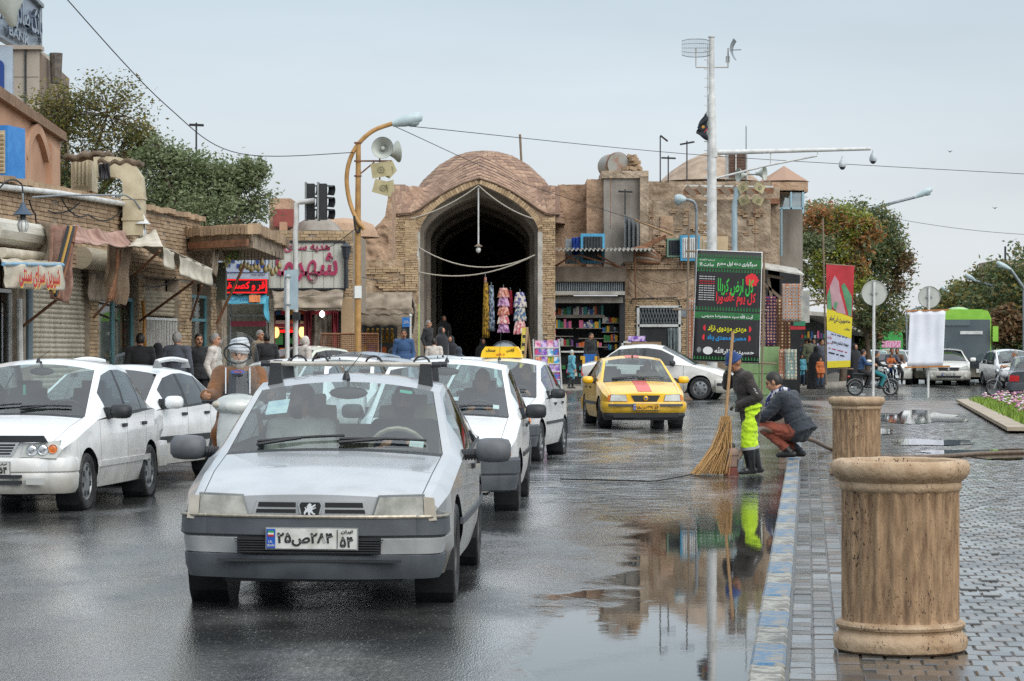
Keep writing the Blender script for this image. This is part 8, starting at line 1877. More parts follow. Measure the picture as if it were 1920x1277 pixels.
 # ------------------------------------------------------------------ trees
def leafmat(name,cols):
 m,n,l,p=_new(name);g=n.new('ShaderNodeNewGeometry');r=n.new('ShaderNodeValToRGB');cr=r.color_ramp
 for i,c in enumerate(cols):
  e=cr.elements[i]if i<2 else cr.elements.new(i/(len(cols)-1));e.position=i/(len(cols)-1);e.color=(*hx(c),1)
 l.new(g.outputs['Random Per Island'],r.inputs[0]);l.new(r.outputs[0],p.inputs['Base Color']);p.inputs['Roughness'].default_value=.55;p.inputs['Subsurface Weight'].default_value=0
 t=n.new('ShaderNodeBsdfTranslucent');l.new(r.outputs[0],t.inputs[0]);x=n.new('ShaderNodeMixShader');x.inputs[0].default_value=.42;l.new(p.outputs[0],x.inputs[1]);l.new(t.outputs[0],x.inputs[2]);l.new(x.outputs[0],n['Material Output'].inputs[0]);return m
LG=leafmat('leaf_grey_green',['#66754f','#818d65','#556541','#9da581','#727f57']);LY=leafmat('leaf_turning',['#4a5632','#687040','#94843c','#525e38','#776638'])
LO=leafmat('leaf_orange',['#a5693a','#b87e4c','#8f5a33','#c08f5c','#7d6a35']);LL=leafmat('leaf_lime',['#8f9a3a','#a5a83f','#6f8636','#b0a248']);LD=leafmat('leaf_dark',['#506544','#667a52','#445839','#7a885d','#8d784c']);LB=leafmat('leaf_brown',['#7a5c40','#8f6f50','#5f5a38','#6a4d36'])
BARK=mk('bark','#4f443a','#6a5c4e',sc=8,r=.9,b=.6,bs=25)
def tree(label,px,Y,blobs,n,size,cl=1.0,group='street trees',tr=.16,zb=None):
 x=PX(px,Y);z0=gz(x,Y)if zb is None else zb;t=thing('tree',label,'tree',(x,Y,z0),0,group);base=Vector((x,Y,z0));m=MB();k=Y/4750
 cs=[(P(a,b,Y)+Vector((0,random.uniform(-.3,.3)*c*k,0)),c*k,d*k,mt)for a,b,c,d,mt in blobs]
 fork=base.lerp(Vector((x,Y,min(c[0].z-c[2]*.5 for c in cs))),.85);m.tube([base,base.lerp(fork,.5)+Vector((.08,0,0)),fork],[tr,tr*.85,tr*.7],8)
 groups={};rr=random.Random(int(px*7+Y))
 for c,rx,rz,mt in cs:
  m.tube([fork,fork.lerp(c,.5)+Vector((rr.gauss(0,.2),rr.gauss(0,.2),.1)),c],[tr*.55,tr*.35,tr*.18],6);tips=[]
  for i in range(int(26*cl)):
   while 1:
    q=Vector((rr.uniform(-1,1),rr.uniform(-1,1),rr.uniform(-1,1)))
    if .25<q.length<1:break
   tip=c+Vector((q.x*rx,q.y*rx*.8,q.z*rz));tips.append(tip);st_=c.lerp(tip,.25);m.tube([st_,st_.lerp(tip,.6)+Vector((rr.gauss(0,.1),rr.gauss(0,.1),rr.gauss(0,.1))),tip],[tr*.12,tr*.07,tr*.03],4,cap=False)
  nl=int(n*rx*rz/sum(a[1]*a[2]for a in cs))
  for i in range(nl):
   m2=(LG if mt in(LL,LO)else LY if mt is LD else mt)if rr.random()<.24 else mt;g=groups.setdefault(m2.name,([],[],m2));tp=rr.choice(tips);sp_=rx*.2;p=tp+Vector((rr.gauss(0,sp_),rr.gauss(0,sp_),rr.gauss(0,sp_*.8)));s=size*rr.uniform(.6,1.35);u=Vector((rr.gauss(0,1),rr.gauss(0,1),rr.gauss(0,.6))).normalized();w_=u.orthogonal().normalized();w_=Quaternion(u,rr.uniform(0,6.28))@w_;o=len(g[0])
   g[0].extend([tuple(p-u*s),tuple(p+w_*s*.45),tuple(p+u*s),tuple(p-w_*s*.45)]);g[1].append((o,o+1,o+2,o+3))
 m.build('trunk',BARK,t,world=True,smooth=60)
 for v,f,mt in groups.values():b=MB();b.v=v;b.f=f;b.m=[0]*len(f);b.build('crown',mt,t,world=True)
tree('sparse yellowing tree behind the plaster house, leftmost',150,66,[(70,250,70,65,LY),(120,210,60,50,LY),(205,215,75,70,LY),(215,290,85,70,LY),(110,330,60,60,LD),(160,370,80,45,LD),(265,270,35,40,LY)],19000,.05,1.9)
tree('dense grey green tree behind the brick row',390,64,[(320,330,75,60,LG),(400,350,70,55,LG),(455,370,55,60,LG),(300,290,40,32,LG),(470,325,32,34,LG),(380,400,100,35,LG),(290,380,60,40,LG)],25000,.055,1.7)
tree('dark green tree behind the orange one at the street corner',1625,118,[(1650,520,62,75,LD),(1600,450,70,60,LD),(1500,430,42,50,LG),(1665,450,42,50,LD),(1550,400,45,25,LG),(1690,500,30,45,LB),(1640,590,60,40,LD),(1620,405,45,25,LD),(1500,500,35,40,LD)],20000,.095,1.5)
tree('orange and lime tree in front of the dark one at the corner',1580,104,[(1545,415,48,30,LO),(1590,420,45,32,LL),(1525,455,38,28,LG),(1620,440,30,30,LO),(1560,480,45,35,LL),(1590,520,38,35,LL),(1545,545,25,30,LL),(1605,480,28,40,LO)],15000,.08,1.2)
for px,Y,mt,r_,lb in((1905,150,LD,82,'tall dark tree at the right picture edge'),(1850,175,LY,72,'yellowing tree behind the green bus'),(1800,210,LG,58,'grey green tree beyond the white cloth'),(1890,135,LB,38,'brown leaved tree right of the green bus'),(1752,260,LY,44,'small far tree beside the round sign'),(1700,300,LG,30,'far pale tree over the distant bus'),(1655,280,LD,30,'far dark tree left of the distant bus'),(1608,215,LB,34,'brownish tree behind the tall banner'),(1725,380,LD,20,'farthest small tree where the street ends'),(1672,420,LG,22,'farthest pale tree at the street end')):
 py=663-r_*1.35;tree(lb,px,Y,[(px,py,r_,r_*.75,mt),(px-r_*.6,py+r_*.35,r_*.7,r_*.55,mt),(px+r_*.6,py+r_*.3,r_*.7,r_*.55,mt),(px,py-r_*.5,r_*.6,r_*.5,mt),(px+r_*.1,py+r_*.8,r_*.9,r_*.4,LD)],6500,.0011*Y,.8,group='far street trees')
fb2=bldg('far_block','plain tan flat roofed block far behind the right trees',1890,230);part('wall',PLASTER,fb2,1866,1960,488,690,230,8);m=MB();m.tube([P(1885,488,230),P(1885,462,230)],.1,5);m.build('roof_mast',DARKM,fb2,world=True)
ar2=bldg('arcade_row','dim arcade of shops receding down the far street',1530,110);m=MB();pa,pb=Vector((10.9,96.5,0)),Vector((36,260,0));m.poly([pa,pb,pb+Vector((0,0,3.2)),pa+Vector((0,0,3.2))],(-3,1,0));m.build('wall',INTER,ar2,world=True,fix=True);m=MB();m.poly([pa+Vector((0,0,3.0)),pb+Vector((0,0,3.0)),pb+Vector((1.2,0,2.9)),pa+Vector((1.2,0,2.9))],(0,0,.15));m.build('canopy',FLAT0,ar2,world=True,fix=True)
for k in range(16):part('shop_goods',(GOODS+COV)[k],ar2,1502+(k%8)*6,1506+(k%8)*6,625+(k//8)*18+rg.uniform(-6,6),634+(k//8)*18,97+k*.3,.2)
rr2=bldg('right_row','low tan wall of shops behind the right trees',1900,170);m=MB();pa,pb=Vector((36,150,0)),Vector((66,330,0));m.poly([pa,pb,pb+Vector((0,0,4)),pa+Vector((0,0,4))],(4,0,0));m.build('wall',PLASTER,rr2,world=True,fix=True)
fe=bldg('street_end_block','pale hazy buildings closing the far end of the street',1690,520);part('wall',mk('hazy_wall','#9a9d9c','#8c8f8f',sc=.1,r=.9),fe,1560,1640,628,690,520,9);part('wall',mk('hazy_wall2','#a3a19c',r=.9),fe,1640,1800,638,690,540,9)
for k,(a_,b_,Y,r_)in enumerate((((1590,402,1715,370),(1715,370,1748,354),126,.16),((1640,440,1668,430),(1668,430,1694,420),130,.13),((1920,540,1895,505),(1895,505,1868,492),120,.13),((1860,535,1830,527),(1830,527,1811,515),150,.14),((1800,555,1780,548),(1780,548,1766,538),190,.15),((1700,585,1725,575),(1725,575,1745,566),200,.14))):
 t=thing('street_lamp',('long armed street lamp above the orange tree','second street lamp reaching right of the corner trees','street lamp at the right edge leaning left','street lamp in front of the yellowing tree','farthest street lamp on the right side','small far street lamp left of the round sign')[k],'street lamp',P(a_[0],640,Y),0,'arm lamps along the far street');m=MB();m.tube([P(a_[0],680,Y),P(a_[0],a_[1]+6,Y),P(a_[0],a_[1],Y),P(a_[2],a_[3],Y)],.07,8);m.build('pole',GALV,t,world=True,smooth=60);luminaire(t,*b_,Y,r_)
 # ------------------------------------------------------------------ buses, more cars, two-wheelers
def bus(label,px,Y,yaw,pm,wd=2.5,hg=3.05,ln=11,front=True):
 t=thing('bus',label,'bus',(PX(px,Y),Y,gz(PX(px,Y),Y)),R(yaw),'green city buses');hw=wd/2;m=MB()
 pr=[(-hw,.35),(hw,.35),(hw,hg-.35),(hw-.12,hg-.08),(hw-.4,hg),(-hw+.4,hg),(-hw+.12,hg-.08),(-hw,hg-.35)]
 m.poly([(x,.05,z)for x,z in pr],(0,ln,0));m.build('body',pm,t,fix=True);DG=mk('bus_glass','#39444a','#4a565c',sc=.8,r=.06,coat=.5)
 if front:
  m=MB();m.slab(lambda u,v,d:((u-.5)*(wd-.1),-.06-.12*(1-(2*u-1)**4)*(1-v*.6)+d,lerp(.95,hg-.42,v)),12,8,.1);m.build('windscreen',DG,t,smooth=60)
  m=MB();m.slab(lambda u,v,d:((u-.5)*wd,-.02-.14*(1-(2*u-1)**4)+d,lerp(.3,.93,v)),12,2,.1);m.build('front_panel',BLACKC,t,smooth=60)
  m=MB();m.box((-.25,-.16,hg-.55),(1.3,.05,.22));m.build('destination_board',mk('dest_board','#59666b',r=.3),t)
  for s in(-1,1):m=MB();m.box((s*(hw+.16),-.25,hg-1.0),(.22,.16,.62));m.build('mirror',pm,t);m=MB();m.box((s*.85,-.17,.55),(.4,.04,.16));m.build('headlight',LENS,t)
  m=MB();m.tube([(-.9,-.2,1.0),(.3,-.22,1.05)],.02,5);m.build('wiper',INK,t);m=MB();m.sph((0,ln*.4,hg),(.5,1.2,.18),12,6);m.build('roof_unit',pm,t,smooth=60)
  m=MB();m.box((.45,-.165,2.1),(.9,.02,.13));m.build('sun_visor',WPAINT,t);m=MB();m.box((.55,.5,1.15),(.5,.4,.5));m.build('driver_seat',SEAT,t)
 else:
  m=MB();m.box((0,.04,2.2),(1.9,.06,.7));m.build('rear_advert',COV[0],t);m=MB();m.box((0,.04,1.4),(1.7,.06,.5));m.build('rear_advert',PLATEY,t)
 for s in(-1,1):
  m=MB();m.b2((s*hw-.01,.8,1.2),(s*hw+.01,ln-.5,2.3));m.build('side_glass',DG,t)
  for y in(2.4,ln-2.6):make_wheel(t,s*(hw-.16),y,.48,.28,0,'steel')
BUSG=paint('bus_green_paint','#7cb82f','#8cc53a');bus('lime green bus facing us behind the white cloth',1800,103,-9,BUSG);bus('small green bus seen from behind far down the street',1671,255,-9,paint('bus_green2','#3f9a4a','#4aa855'),wd=2.3,hg=3.5,front=False)
RCAR=dict(lod=0)
rn,CR=start_car('white_saloon','white saloon with diamond badge coming from the right street',PX(1786,101),102.3,-8,SREN,WHITE2,group='cars on the right street',rim='spoke',lod=0)
yn=-CR['Lf'];lamp(rn,CR,SREN,[(-.8,.66),(-.42,.6),(-.44,.7),(-.74,.79)],LENS,'headlight',.02);fpatch(CR,SREN,[(-.38,.57),(.38,.57),(.42,.7),(-.42,.7)],.012,.03).build('grille',BLK,rn,fix=True)
bumper(rn,ubar([(0,.55),(.06,.55),(.08,.45),(.05,.25),(.0,.2),(-.06,.55)],1.74,yn-.03,.13,.18,.2),'front_bumper',WHITE2);fpatch(CR,SREN,[(-.45,.3),(.45,.3),(.5,.38),(-.5,.38)],.12,.03).build('air_intake',INK,rn,fix=True);m=MB();m.poly([(0,yn-.03,.71),(.05,yn-.03,.63),(0,yn-.03,.55),(-.05,yn-.03,.63)],(0,-.02,0));m.build('badge',CHROME,rn,fix=True);plate(rn,CR,0,.44,yn-.13,'۴۸د۲۵','۱۱');mirrors(rn,CR,SREN,BLK,1.5,.98,(.22,.12,.16),.04,False,WHITE2)
for s in(-1,1):m=MB();m.lathe([(.06,.02),(.04,.03),(0,.03)],12,c=(s*.66,yn-.02,.36),axis=(s*.3,-1,0));m.build('fog_lamp',LENS,rn)
def rcar(name,label,px,Y,yaw,spec,pm,g='cars on the right street'):r=queue_car(name,label,px,Y,yaw,spec,pm);r['group']=g;return r
rcar('black_saloon','black car half hidden between white saloon and bus',1832,108,-8,SSAM,BLACKC);rcar('black_hatchback','black car left of the white diamond badge saloon',1745,106,-7,SHATCH,BLACKC);rcar('white_hatchback','white hatchback behind the old motorcyclist',1893,99,4,SHATCH,WHITE);rcar('white_saloon','white saloon behind the riders with the small child',1672,104,-8,S206,WHITE2)
for k,(px,Y,pm)in enumerate(((1640,128,WHITE),(1690,140,WHITE),(1850,140,WHITE),(1895,125,WHITE),(1720,170,SILVER),(1640,165,SILVER))):rcar('distant_saloon',('white car roof just behind the tall banner','white car under the small distant bus','white car roof right of the green bus','white car roof at the right edge behind the hatchback','far silver car left of the white cloth','far silver car by the tall banner')[k],px,Y,-7,SPRIDE,pm)
# dark saloon leaving at the right edge, seen from behind
dp,CD=start_car('dark_grey_saloon','dark grey saloon seen from behind at the right edge',PX(1925,85),84,168,SPRIDE,GREYC,group='cars on the right street',rim='steel',lod=0);L_=SPRIDE['L'];bumper(dp,ubar([(0,.56),(.06,.56),(.07,.5),(.06,.3),(-.05,.26),(-.05,.56)],1.6,L_-CD['Lf']+.02,.07,.14,.3,sgn=1),'rear_bumper',DKGREY)
lamp(dp,CD,SPRIDE,[(-.74,.6),(-.42,.6),(-.42,.78),(-.71,.8)],REDL,'tail_light',.03,u0=L_,rear=True);m=MB();m.box((0,L_-CD['Lf']+.02,.68),(.5,.03,.12));m.build('number_plate',PLATE,dp)
SPK=mk('spoke_steel','#8f9496',r=.3,m=.8);CHR2=mk('polished_steel','#b5b9bb',r=.2,m=.9)
def moto(label,x,y,rz,tank,kind='moto',z=None):
 t=thing('scooter' if kind=='scooter' else 'motorcycle',label,'scooter' if kind=='scooter' else 'motorcycle',(x,y,gz(x,y)if z is None else z),R(rz),'motorcycles');r_=.29 if kind=='moto' else .24;fy,ry=(-.64,.62)if kind=='moto' else(-.6,.6)
 for yy in(fy,ry):
  e=bpy.data.objects.new('wheel',None);COL.objects.link(e);e.parent=t;e.location=(0,yy,r_);m=MB();m.tube([(0,(r_-.035)*math.cos(a),(r_-.035)*math.sin(a))for a in np.linspace(0,2*math.pi,29)[:-1]],.042,8,close=True);m.build('tyre',RUB,e,smooth=60);m=MB();m.tube([(0,(r_-.075)*math.cos(a),(r_-.075)*math.sin(a))for a in np.linspace(0,2*math.pi,29)[:-1]],.015,6,close=True);m.build('rim',CHR2,e,smooth=60);m=MB();m.lathe([(.05,-.05),(.05,.05)],12,axis=(1,0,0),cap=True)
  for k in range(14):a=2*math.pi*k/14;m.tube([(0,0,0),(0,(r_-.07)*math.cos(a),(r_-.07)*math.sin(a))],.005,4)
  m.build('spokes',SPK,e)
  m=MB();m.slab(lambda u,v,d:((u-.5)*.12,yy+(r_+.03-d)*math.cos(lerp(.35,2.5,v)),r_+(r_+.03-d)*math.sin(lerp(.35,2.5,v))),3,12,.012);m.build('mudguard',CHR2 if kind=='moto' else tank,t,smooth=60)
 P_=lambda nm,mt,*tubes:[None for mm in[MB()]for _ in[[mm.tube(a,b,8)for a,b in tubes]]for _ in[mm.build(nm,mt,t,smooth=60)]]
 if kind=='moto':
  P_('fork',CHR2,([(.07,fy,r_),(.07,-.42,.92)],.02),([(-.07,fy,r_),(-.07,-.42,.92)],.02));P_('frame',BLK,([(0,-.44,.85),(0,-.1,.4),(0,.3,.35),(0,ry,r_)],.025),([(0,-.44,.85),(0,.1,.68),(0,.7,.66)],.025));P_('exhaust',CHR2,([(.12,-.2,.35),(.13,.1,.25),(.14,.75,.3)],[.02,.025,.045]));P_('handlebar',CHR2,([(-.36,-.28,1.02),(-.15,-.38,.98),(.15,-.38,.98),(.36,-.28,1.02)],.013))
  for nm,c,q,mt in(('tank',(0,-.17,.78),(.14,.3,.13),tank),('seat',(0,.35,.77),(.14,.42,.06),BLK),('engine',(0,-.02,.42),(.13,.2,.15),GALV),('headlight',(0,-.52,.88),(.1,.08,.1),CHR2),('tail_light',(0,.86,.68),(.05,.05,.04),REDL)):m=MB();m.sph(c,q,16,10);m.build(nm,mt,t,smooth=60)
 else:
  m=MB();m.slab(lambda u,v,d:((u-.5)*(.34-.1*v*0+.08*math.sin(v*3)),-.44-.1*math.cos((u-.5)*2.6)+d-.12*v*0,lerp(.35,.95,v)),10,10,.03);m.build('leg_shield',tank,t,smooth=60);m=MB();m.sph((0,-.42,.98),(.24,.16,.12),18,10);m.build('head_cowl',tank,t,smooth=60);m=MB();m.sph((0,-.53,.97),(.14,.07,.075),16,8);m.build('headlight',LENS,t,smooth=60)
  for s in(-1,1):m=MB();m.sph((s*.2,-.47,.99),(.06,.05,.04),12,8);m.build('indicator',mk('clouded_indicator','#a59d8e'),t,smooth=60)
  P_('handlebar',BLK,([(-.36,-.3,1.02),(0,-.36,1.02),(.36,-.3,1.02)],.016));P_('fork',DARKM,([(0,fy,r_),(0,-.4,.9)],.035))
  for nm,c,q,mt in(('seat',(0,.3,.76),(.15,.42,.07),BLK),('rear_body',(0,.4,.55),(.17,.42,.2),tank),('floor_board',(0,-.1,.34),(.16,.32,.05),BLK),('front_mudguard',(0,fy-.02,.42),(.1,.26,.12),tank)):m=MB();m.sph(c,q,16,10);m.build(nm,mt,t,smooth=60)
  m=MB();m.slab(lambda u,v,d:((u-.5)*(.46-.12*v**3),-.5-.1*math.cos((u-.5)*2.5)+.22*v+d,lerp(1.08,1.72-.09*(2*u-1)**2,v)),12,10,.006);m.build('wind_shield',glass('clear_shield',(.86,.88,.87),ior=1.3,base=.0),t,smooth=60)
  m=MB();pts_=[(.135*math.cos(a)*(1+.1*math.sin(a)),-.44,1.5+.1*math.sin(a))for a in np.linspace(0,2*math.pi,19)[:-1]];m.tube(pts_,.012,6,close=True);m.build('shield_frame',BLK,t)
  for s in(-1,1):P_('shield_stay',CHR2,([(s*.12,-.53,1.36),(s*.12,-.58,1.1)],.008))
  m=MB();m.poly([(-.075,-.57,1.325),(-.04,-.57,1.335),(.04,-.57,1.335),(.075,-.57,1.325),(.05,-.575,1.3),(-.05,-.575,1.3)],(0,.004,0));m.build('shield_badge',PBLUE,t,fix=True);text('TALAZH','shield_letters',ORNG,t,(0,-.578,1.318),.022,width=.09,ext=.003)
 return t
 # ------------------------------------------------------------------ people in their places
BLUEH=cloth('beanie_blue','#1d3f78','#173463',bs=90);JKT=cloth('jacket_black','#2a2624','#38322f');LIME=cloth('hi_vis','#b4dd1c','#c4e62c',b=.15);NAVYC=cloth('coat_navy','#20262e','#282f38');RUSTT=cloth('trousers_rust','#8a4632','#7a3c2b');GLOVE=cloth('glove_grey','#55584f','#6a6c62');BOOT=mk('rubber_boot','#191a1b','#26282a',sc=8,r=.3);BLKC=cloth('black','#17181a','#222326');GRYC=cloth('grey_suit','#454a54','#3c414a');WSH=cloth('white_shirt','#b9b2aa','#c9c3bb');BROWN=cloth('brown_robe','#7a4d24','#6b421f');TEALC=cloth('teal_jeans','#1f7277','#2a8085');BLUEC=cloth('blue_top','#2a4a70','#324f78');ORC=cloth('orange_knit','#a5562a','#b2632f');TANC=cloth('tan_jacket','#8a7a62','#7a6a54');GREEN2=cloth('olive','#4a503c','#565c46');JEAN=cloth('jeans','#33475f','#2c3d54');LBLUE=cloth('pale_blue_coat','#4f93a5','#5fa2b3')
# sweeping worker
J=dict(k=.93,pelvis=V((0,.02,.82)),chest=V((0,-.05,1.09)),neck=V((0,-.12,1.265)),head=V((0,-.185,1.39)),look=V((.12,-.85,-.5)).normalized(),shL=V((.18,-.07,1.2)),shR=V((-.18,-.07,1.2)),elL=V((.25,.05,.97)),wrL=V((.11,-.17,.86)),hdL=(-.5,-.6,-.1),pnL=(.3,-.3,.8),curlL=1.0,elR=V((-.26,-.2,1.1)),wrR=V((-.1,-.24,1.26)),hdR=(.6,-.3,.5),pnR=(-.2,-.6,.5),curlR=1.0,hipL=V((.09,.02,.8)),hipR=V((-.09,.03,.8)),knL=V((.1,-.04,.42)),knR=V((-.1,.06,.42)),anL=V((.1,.0,.085)),anR=V((-.1,.15,.085)))
xs_,ys_=PX(1404,31.35),31.4
sw,H,hq=person('street sweeper in blue beanie and lime trousers, leaning on a broom',(xs_,ys_,0),R(-90+12),J,[SKIN2,JKT,LIME,BOOT,GLOVE],None,dict(hairkind='none',hair=HAIRB),vox=.009,bulk=1.16,coat=.1,legw=1.2,boots=True,wrinkle=.012)
m=MB();k_=.93
m.grid(lambda u,v:H(*(lambda th,a:((.086+.004*math.sin(a*24)*(th>1.2))*math.sin(th)*math.cos(a),.106*math.sin(th)*math.sin(a)-.006,.032+.135*math.cos(th)))(v*1.62,u*2*math.pi)),48,12);m.build('beanie',BLUEH,sw,smooth=180);m=MB();m.tube([H(.088*math.cos(a),.108*math.sin(a)-.006,.03)for a in np.linspace(0,2*math.pi,25)[:-1]],.02,8,close=True);m.build('beanie_cuff',BLUEH,sw,smooth=60)
for kk,s in(('L',1),('R',-1)):
 m=MB();a,b=J['kn'+kk],J['an'+kk];m.tube([a.lerp(b,.22),a.lerp(b,.32)],.088,16,cap=False);m.build('reflective_band',mk('reflective','#9a9fa0',r=.3),sw,smooth=60)
m=MB();a,b=J['shL'],J['elL'];[m.tube([a.lerp(b,t)+V((.062,-.02,.0)),a.lerp(b,t+.05)+V((.06,.03,-.02))],.006,5)for t in(.55,.66,.77)];m.build('sleeve_stripes',WPAINT,sw)
# crouching man with the hose
J=dict(k=1.0,pelvis=V((0,.14,.36)),chest=V((0,-.02,.68)),neck=V((0,-.13,.87)),head=V((0,-.24,.985)),look=V((.1,-.9,-.38)).normalized(),shL=V((.19,-.05,.79)),shR=V((-.19,-.05,.79)),elL=V((.25,-.25,.56)),wrL=V((.12,-.47,.47)),hdL=(-.3,-.8,-.2),curlL=1.1,elR=V((-.24,-.27,.56)),wrR=V((-.04,-.47,.46)),hdR=(.3,-.8,-.2),curlR=1.1,hipL=V((.1,.1,.33)),hipR=V((-.1,.1,.33)),knL=V((.16,-.33,.42)),knR=V((-.15,-.3,.36)),anL=V((.12,.02,.11)),anR=V((-.12,.06,.11)))
cr,H,hq=person('man in dark coat and rust trousers crouching on the kerb',(PX(1484,34.4),34.4,PZ),R(-118),J,[SKIN,NAVYC,RUSTT,SHOE],None,dict(hair=HAIRB),vox=.009,bulk=1.16,coat=.13,wrinkle=.012)
cr.scale=(1.07,1.07,1.07);m=MB();nk=J['neck'];m.tube([nk+V((.085*math.cos(a),.085*math.sin(a)+.0,.0+.02*math.sin(a*2)))for a in np.linspace(0,2*math.pi,17)[:-1]],.034,8,close=True);m.tube([nk+V((.07,-.07,-.01)),nk+V((.1,-.14,-.1)),nk+V((.1,-.16,-.22))],.035,8);m.build('scarf',mk('striped_scarf','#262b55','#c3c6cc',sc=22,r=.9,lo=.48,hi=.55,st=(1,1,.5)),cr,smooth=60)
# cleric on the scooter
xs_,ys_=PX(452,26.2),26.2;moto('silver scooter with a tall clear wind shield between the lanes',xs_,ys_-.3,6,mk('scooter_silver','#b5bab9','#c4c8c7',sc=4,r=.3,coat=.5),'scooter')
J=J_sit(1.7,.74,((.27,-.2,.32),(.34,-.5,.34)),((-.27,-.2,.32),(-.34,-.5,.34)),knee=(.22,-.42,-.06),foot=(.17,-.42,-.38));J['curlL']=J['curlR']=1.1;J['hdL']=J['hdR']=(0,-1,-.1)
cl,H,hq=person('old rider in brown robe and white turban on the silver scooter',(xs_-.02,ys_,0),R(6),J,[SKIN,BROWN,BROWN,SHOE],None,dict(hairkind='none',hair=HAIRW,beard=HAIRW,brow=HAIRG),vox=.012,bulk=1.18,coat=.2,sleeve=1.25)
m=MB();TURB=cloth('turban','#c6c9d2','#d3d6dd',bs=40)
for i in range(5):m.tube([H((.098-.012*abs(i-1.5))*math.cos(a),(.118-.012*abs(i-1.5))*math.sin(a)-.008,.045+.027*i+.014*math.cos(a+i))for a in np.linspace(0,2*math.pi,25)[:-1]],.024,8,close=True)
m.sph(H(0,-.008,.1),(.085,.1,.085),16,8);m.build('turban',TURB,cl,smooth=60);sheet('grey_vest',None,None,[Vector(cl.location)+V(q)for q in((-.1,-.2,1.32),(.1,-.2,1.32),(.13,-.24,.92),(-.13,-.24,.92))],GRYC,parent=cl,ripple=.01)
# drivers
def seated(label,car,C,S,side,mats,hair=HAIRB,beard=None,mous=None,look=(0,-1,0)):
 root=car;k=S['W']/1.7;yy=S['urf']+.40-C['Lf'];wx_=root.matrix_basis if False else Matrix.Translation(root.location)@root.rotation_euler.to_matrix().to_4x4();p=wx_@V((.36*side*k,yy,0))
 hh=1.62*(S['ztop']/1.42);drv=side>0;arm=((.22,-.14,.25),(.14,-.36,.4));o=person(label,p,root.rotation_euler.z,J_sit(hh,.5,arm if drv else((.24,-.02,.26),(.15,-.28,.2)),(tuple([-arm[0][0],*arm[0][1:]]),tuple([-arm[1][0],*arm[1][1:]]))if drv else((-.24,-.02,.26),(-.15,-.28,.2)),knee=(.12,-.45,.06),foot=(.12,-.62,-.24),look=look),mats,'people in the cars',dict(hair=hair,beard=beard,mous=mous),vox=.016)
seated('bearded driver of the silver saloon in a navy coat',*HERO,S405,1,[SKIN,NAVYC,BLKC,SHOE],beard=HAIRB,mous=HAIRB);seated('passenger of the silver saloon in a pale shirt looking aside',*HERO,S405,-1,[SKIN,WSH,BLKC,SHOE],beard=HAIRB,look=(-.9,-.5,0))
seated('driver of the white saloon behind the silver one',pr2,C2,SPRIDE,1,[SKIN2,GRYC,BLKC,SHOE]);seated('driver of the minicab with the yellow sign',pr3,C3,SPRIDE,1,[SKIN,BLKC,BLKC,SHOE]);seated('driver of the yellow taxi',tx,CT,SSAM,1,[SKIN2,TANC,BLKC,SHOE])
# pedestrians: a few bodies, copied and dressed differently
t1,*_=person('bareheaded man in a black jacket facing us beside the teal door',(PX(372,49),49,.13),R(25),J_stand(1.74,.0,.04,arml=((.25,.02,1.12),(.22,-.12,.9))),[SKIN,BLKC,BLKC,SHOE],'pedestrians before the brick row',dict(mous=HAIRB),vox=.014,coat=.18,bulk=1.08)
t2,*_=person('grey haired man in a pale shirt seen in profile by the corner pier',(PX(402,48),48,.13),R(80),J_stand(1.74,.05,.05,arml=((.22,.05,1.12),(.15,-.2,1.02))),[SKIN,WSH,BLKC,SHOE],'pedestrians before the brick row',dict(hair=HAIRG,mous=HAIRG,brow=HAIRG),vox=.014,bulk=1.1,belly=.03)
t3,*_=person('grey haired man in a slate suit seen from behind',(PX(332,46.5),46.5,.13),R(165),J_stand(1.75,.0,.07),[SKIN,GRYC,BLKC,SHOE],'pedestrians before the brick row',dict(hair=HAIRG,brow=HAIRG),vox=.014,coat=.24,bulk=1.18)
PG='pedestrians before the brick row';SG='people by the far shops'
man(t3,'dark haired man in black leather jacket seen from behind',263,47,190,[SKIN,BLKC,BLKC,SHOE,SKIN,HAIRB],PG,.99,.13);man(t1,'grey haired man in tan jacket before the phone shop',487,60,60,[SKIN,TANC,JEAN,SHOE,SKIN,HAIRG],SG,1,.3);man(t3,'dark haired man in black before the phone shop, back turned',500,59.5,200,[SKIN,BLKC,BLKC,SHOE,SKIN,HAIRB],SG,.98,.25)
man(t1,'moustached man in blue collar walking by the gate post',757,66,5,[SKIN2,BLUEC,JEAN,SHOE],SG,1.0,.38);man(t2,'bald man in dark vest bending by the gate entrance',803,84,60,[SKIN,BLKC,BLKC,SHOE,SKIN,HAIRG],SG,1.0,.85);man(t3,'man in white shirt with back turned at the gate',814,76,170,[SKIN,WSH,BLKC,SHOE,SKIN,HAIRB],SG,.95,.28)
man(t3,'person wrapped in a striped headscarf behind the cream car',572,60,120,[WSH,WSH,BLKC,SHOE,SKIN,WSH],SG,.97,.2)
def chador(label,px,Y,rz,mat,seed,h=1.6,z=None,g=SG):
 x=PX(px,Y);t=thing('person',label,'person',(x,Y,gz(x,Y)+.13 if z is None else z),R(rz),g);m,k=chador_mesh(h,seed);m.build('chador',mat,t,smooth=180);m=MB();m.sph((0,-.045,1.49*k),(.07,.075,.095),14,10);m.sph((0,-.12,1.485*k),.015,6,5);m.build('body',SKIN,t,smooth=60);m=MB();[m.sph((s*.028,-.112,1.505*k),.01,6,5)for s in(-1,1)];m.build('eyes',EYED,t)
CH=cloth('chador_black','#14161a','#1c1f24');CHG=cloth('chador_slate','#27303a','#2f3842')
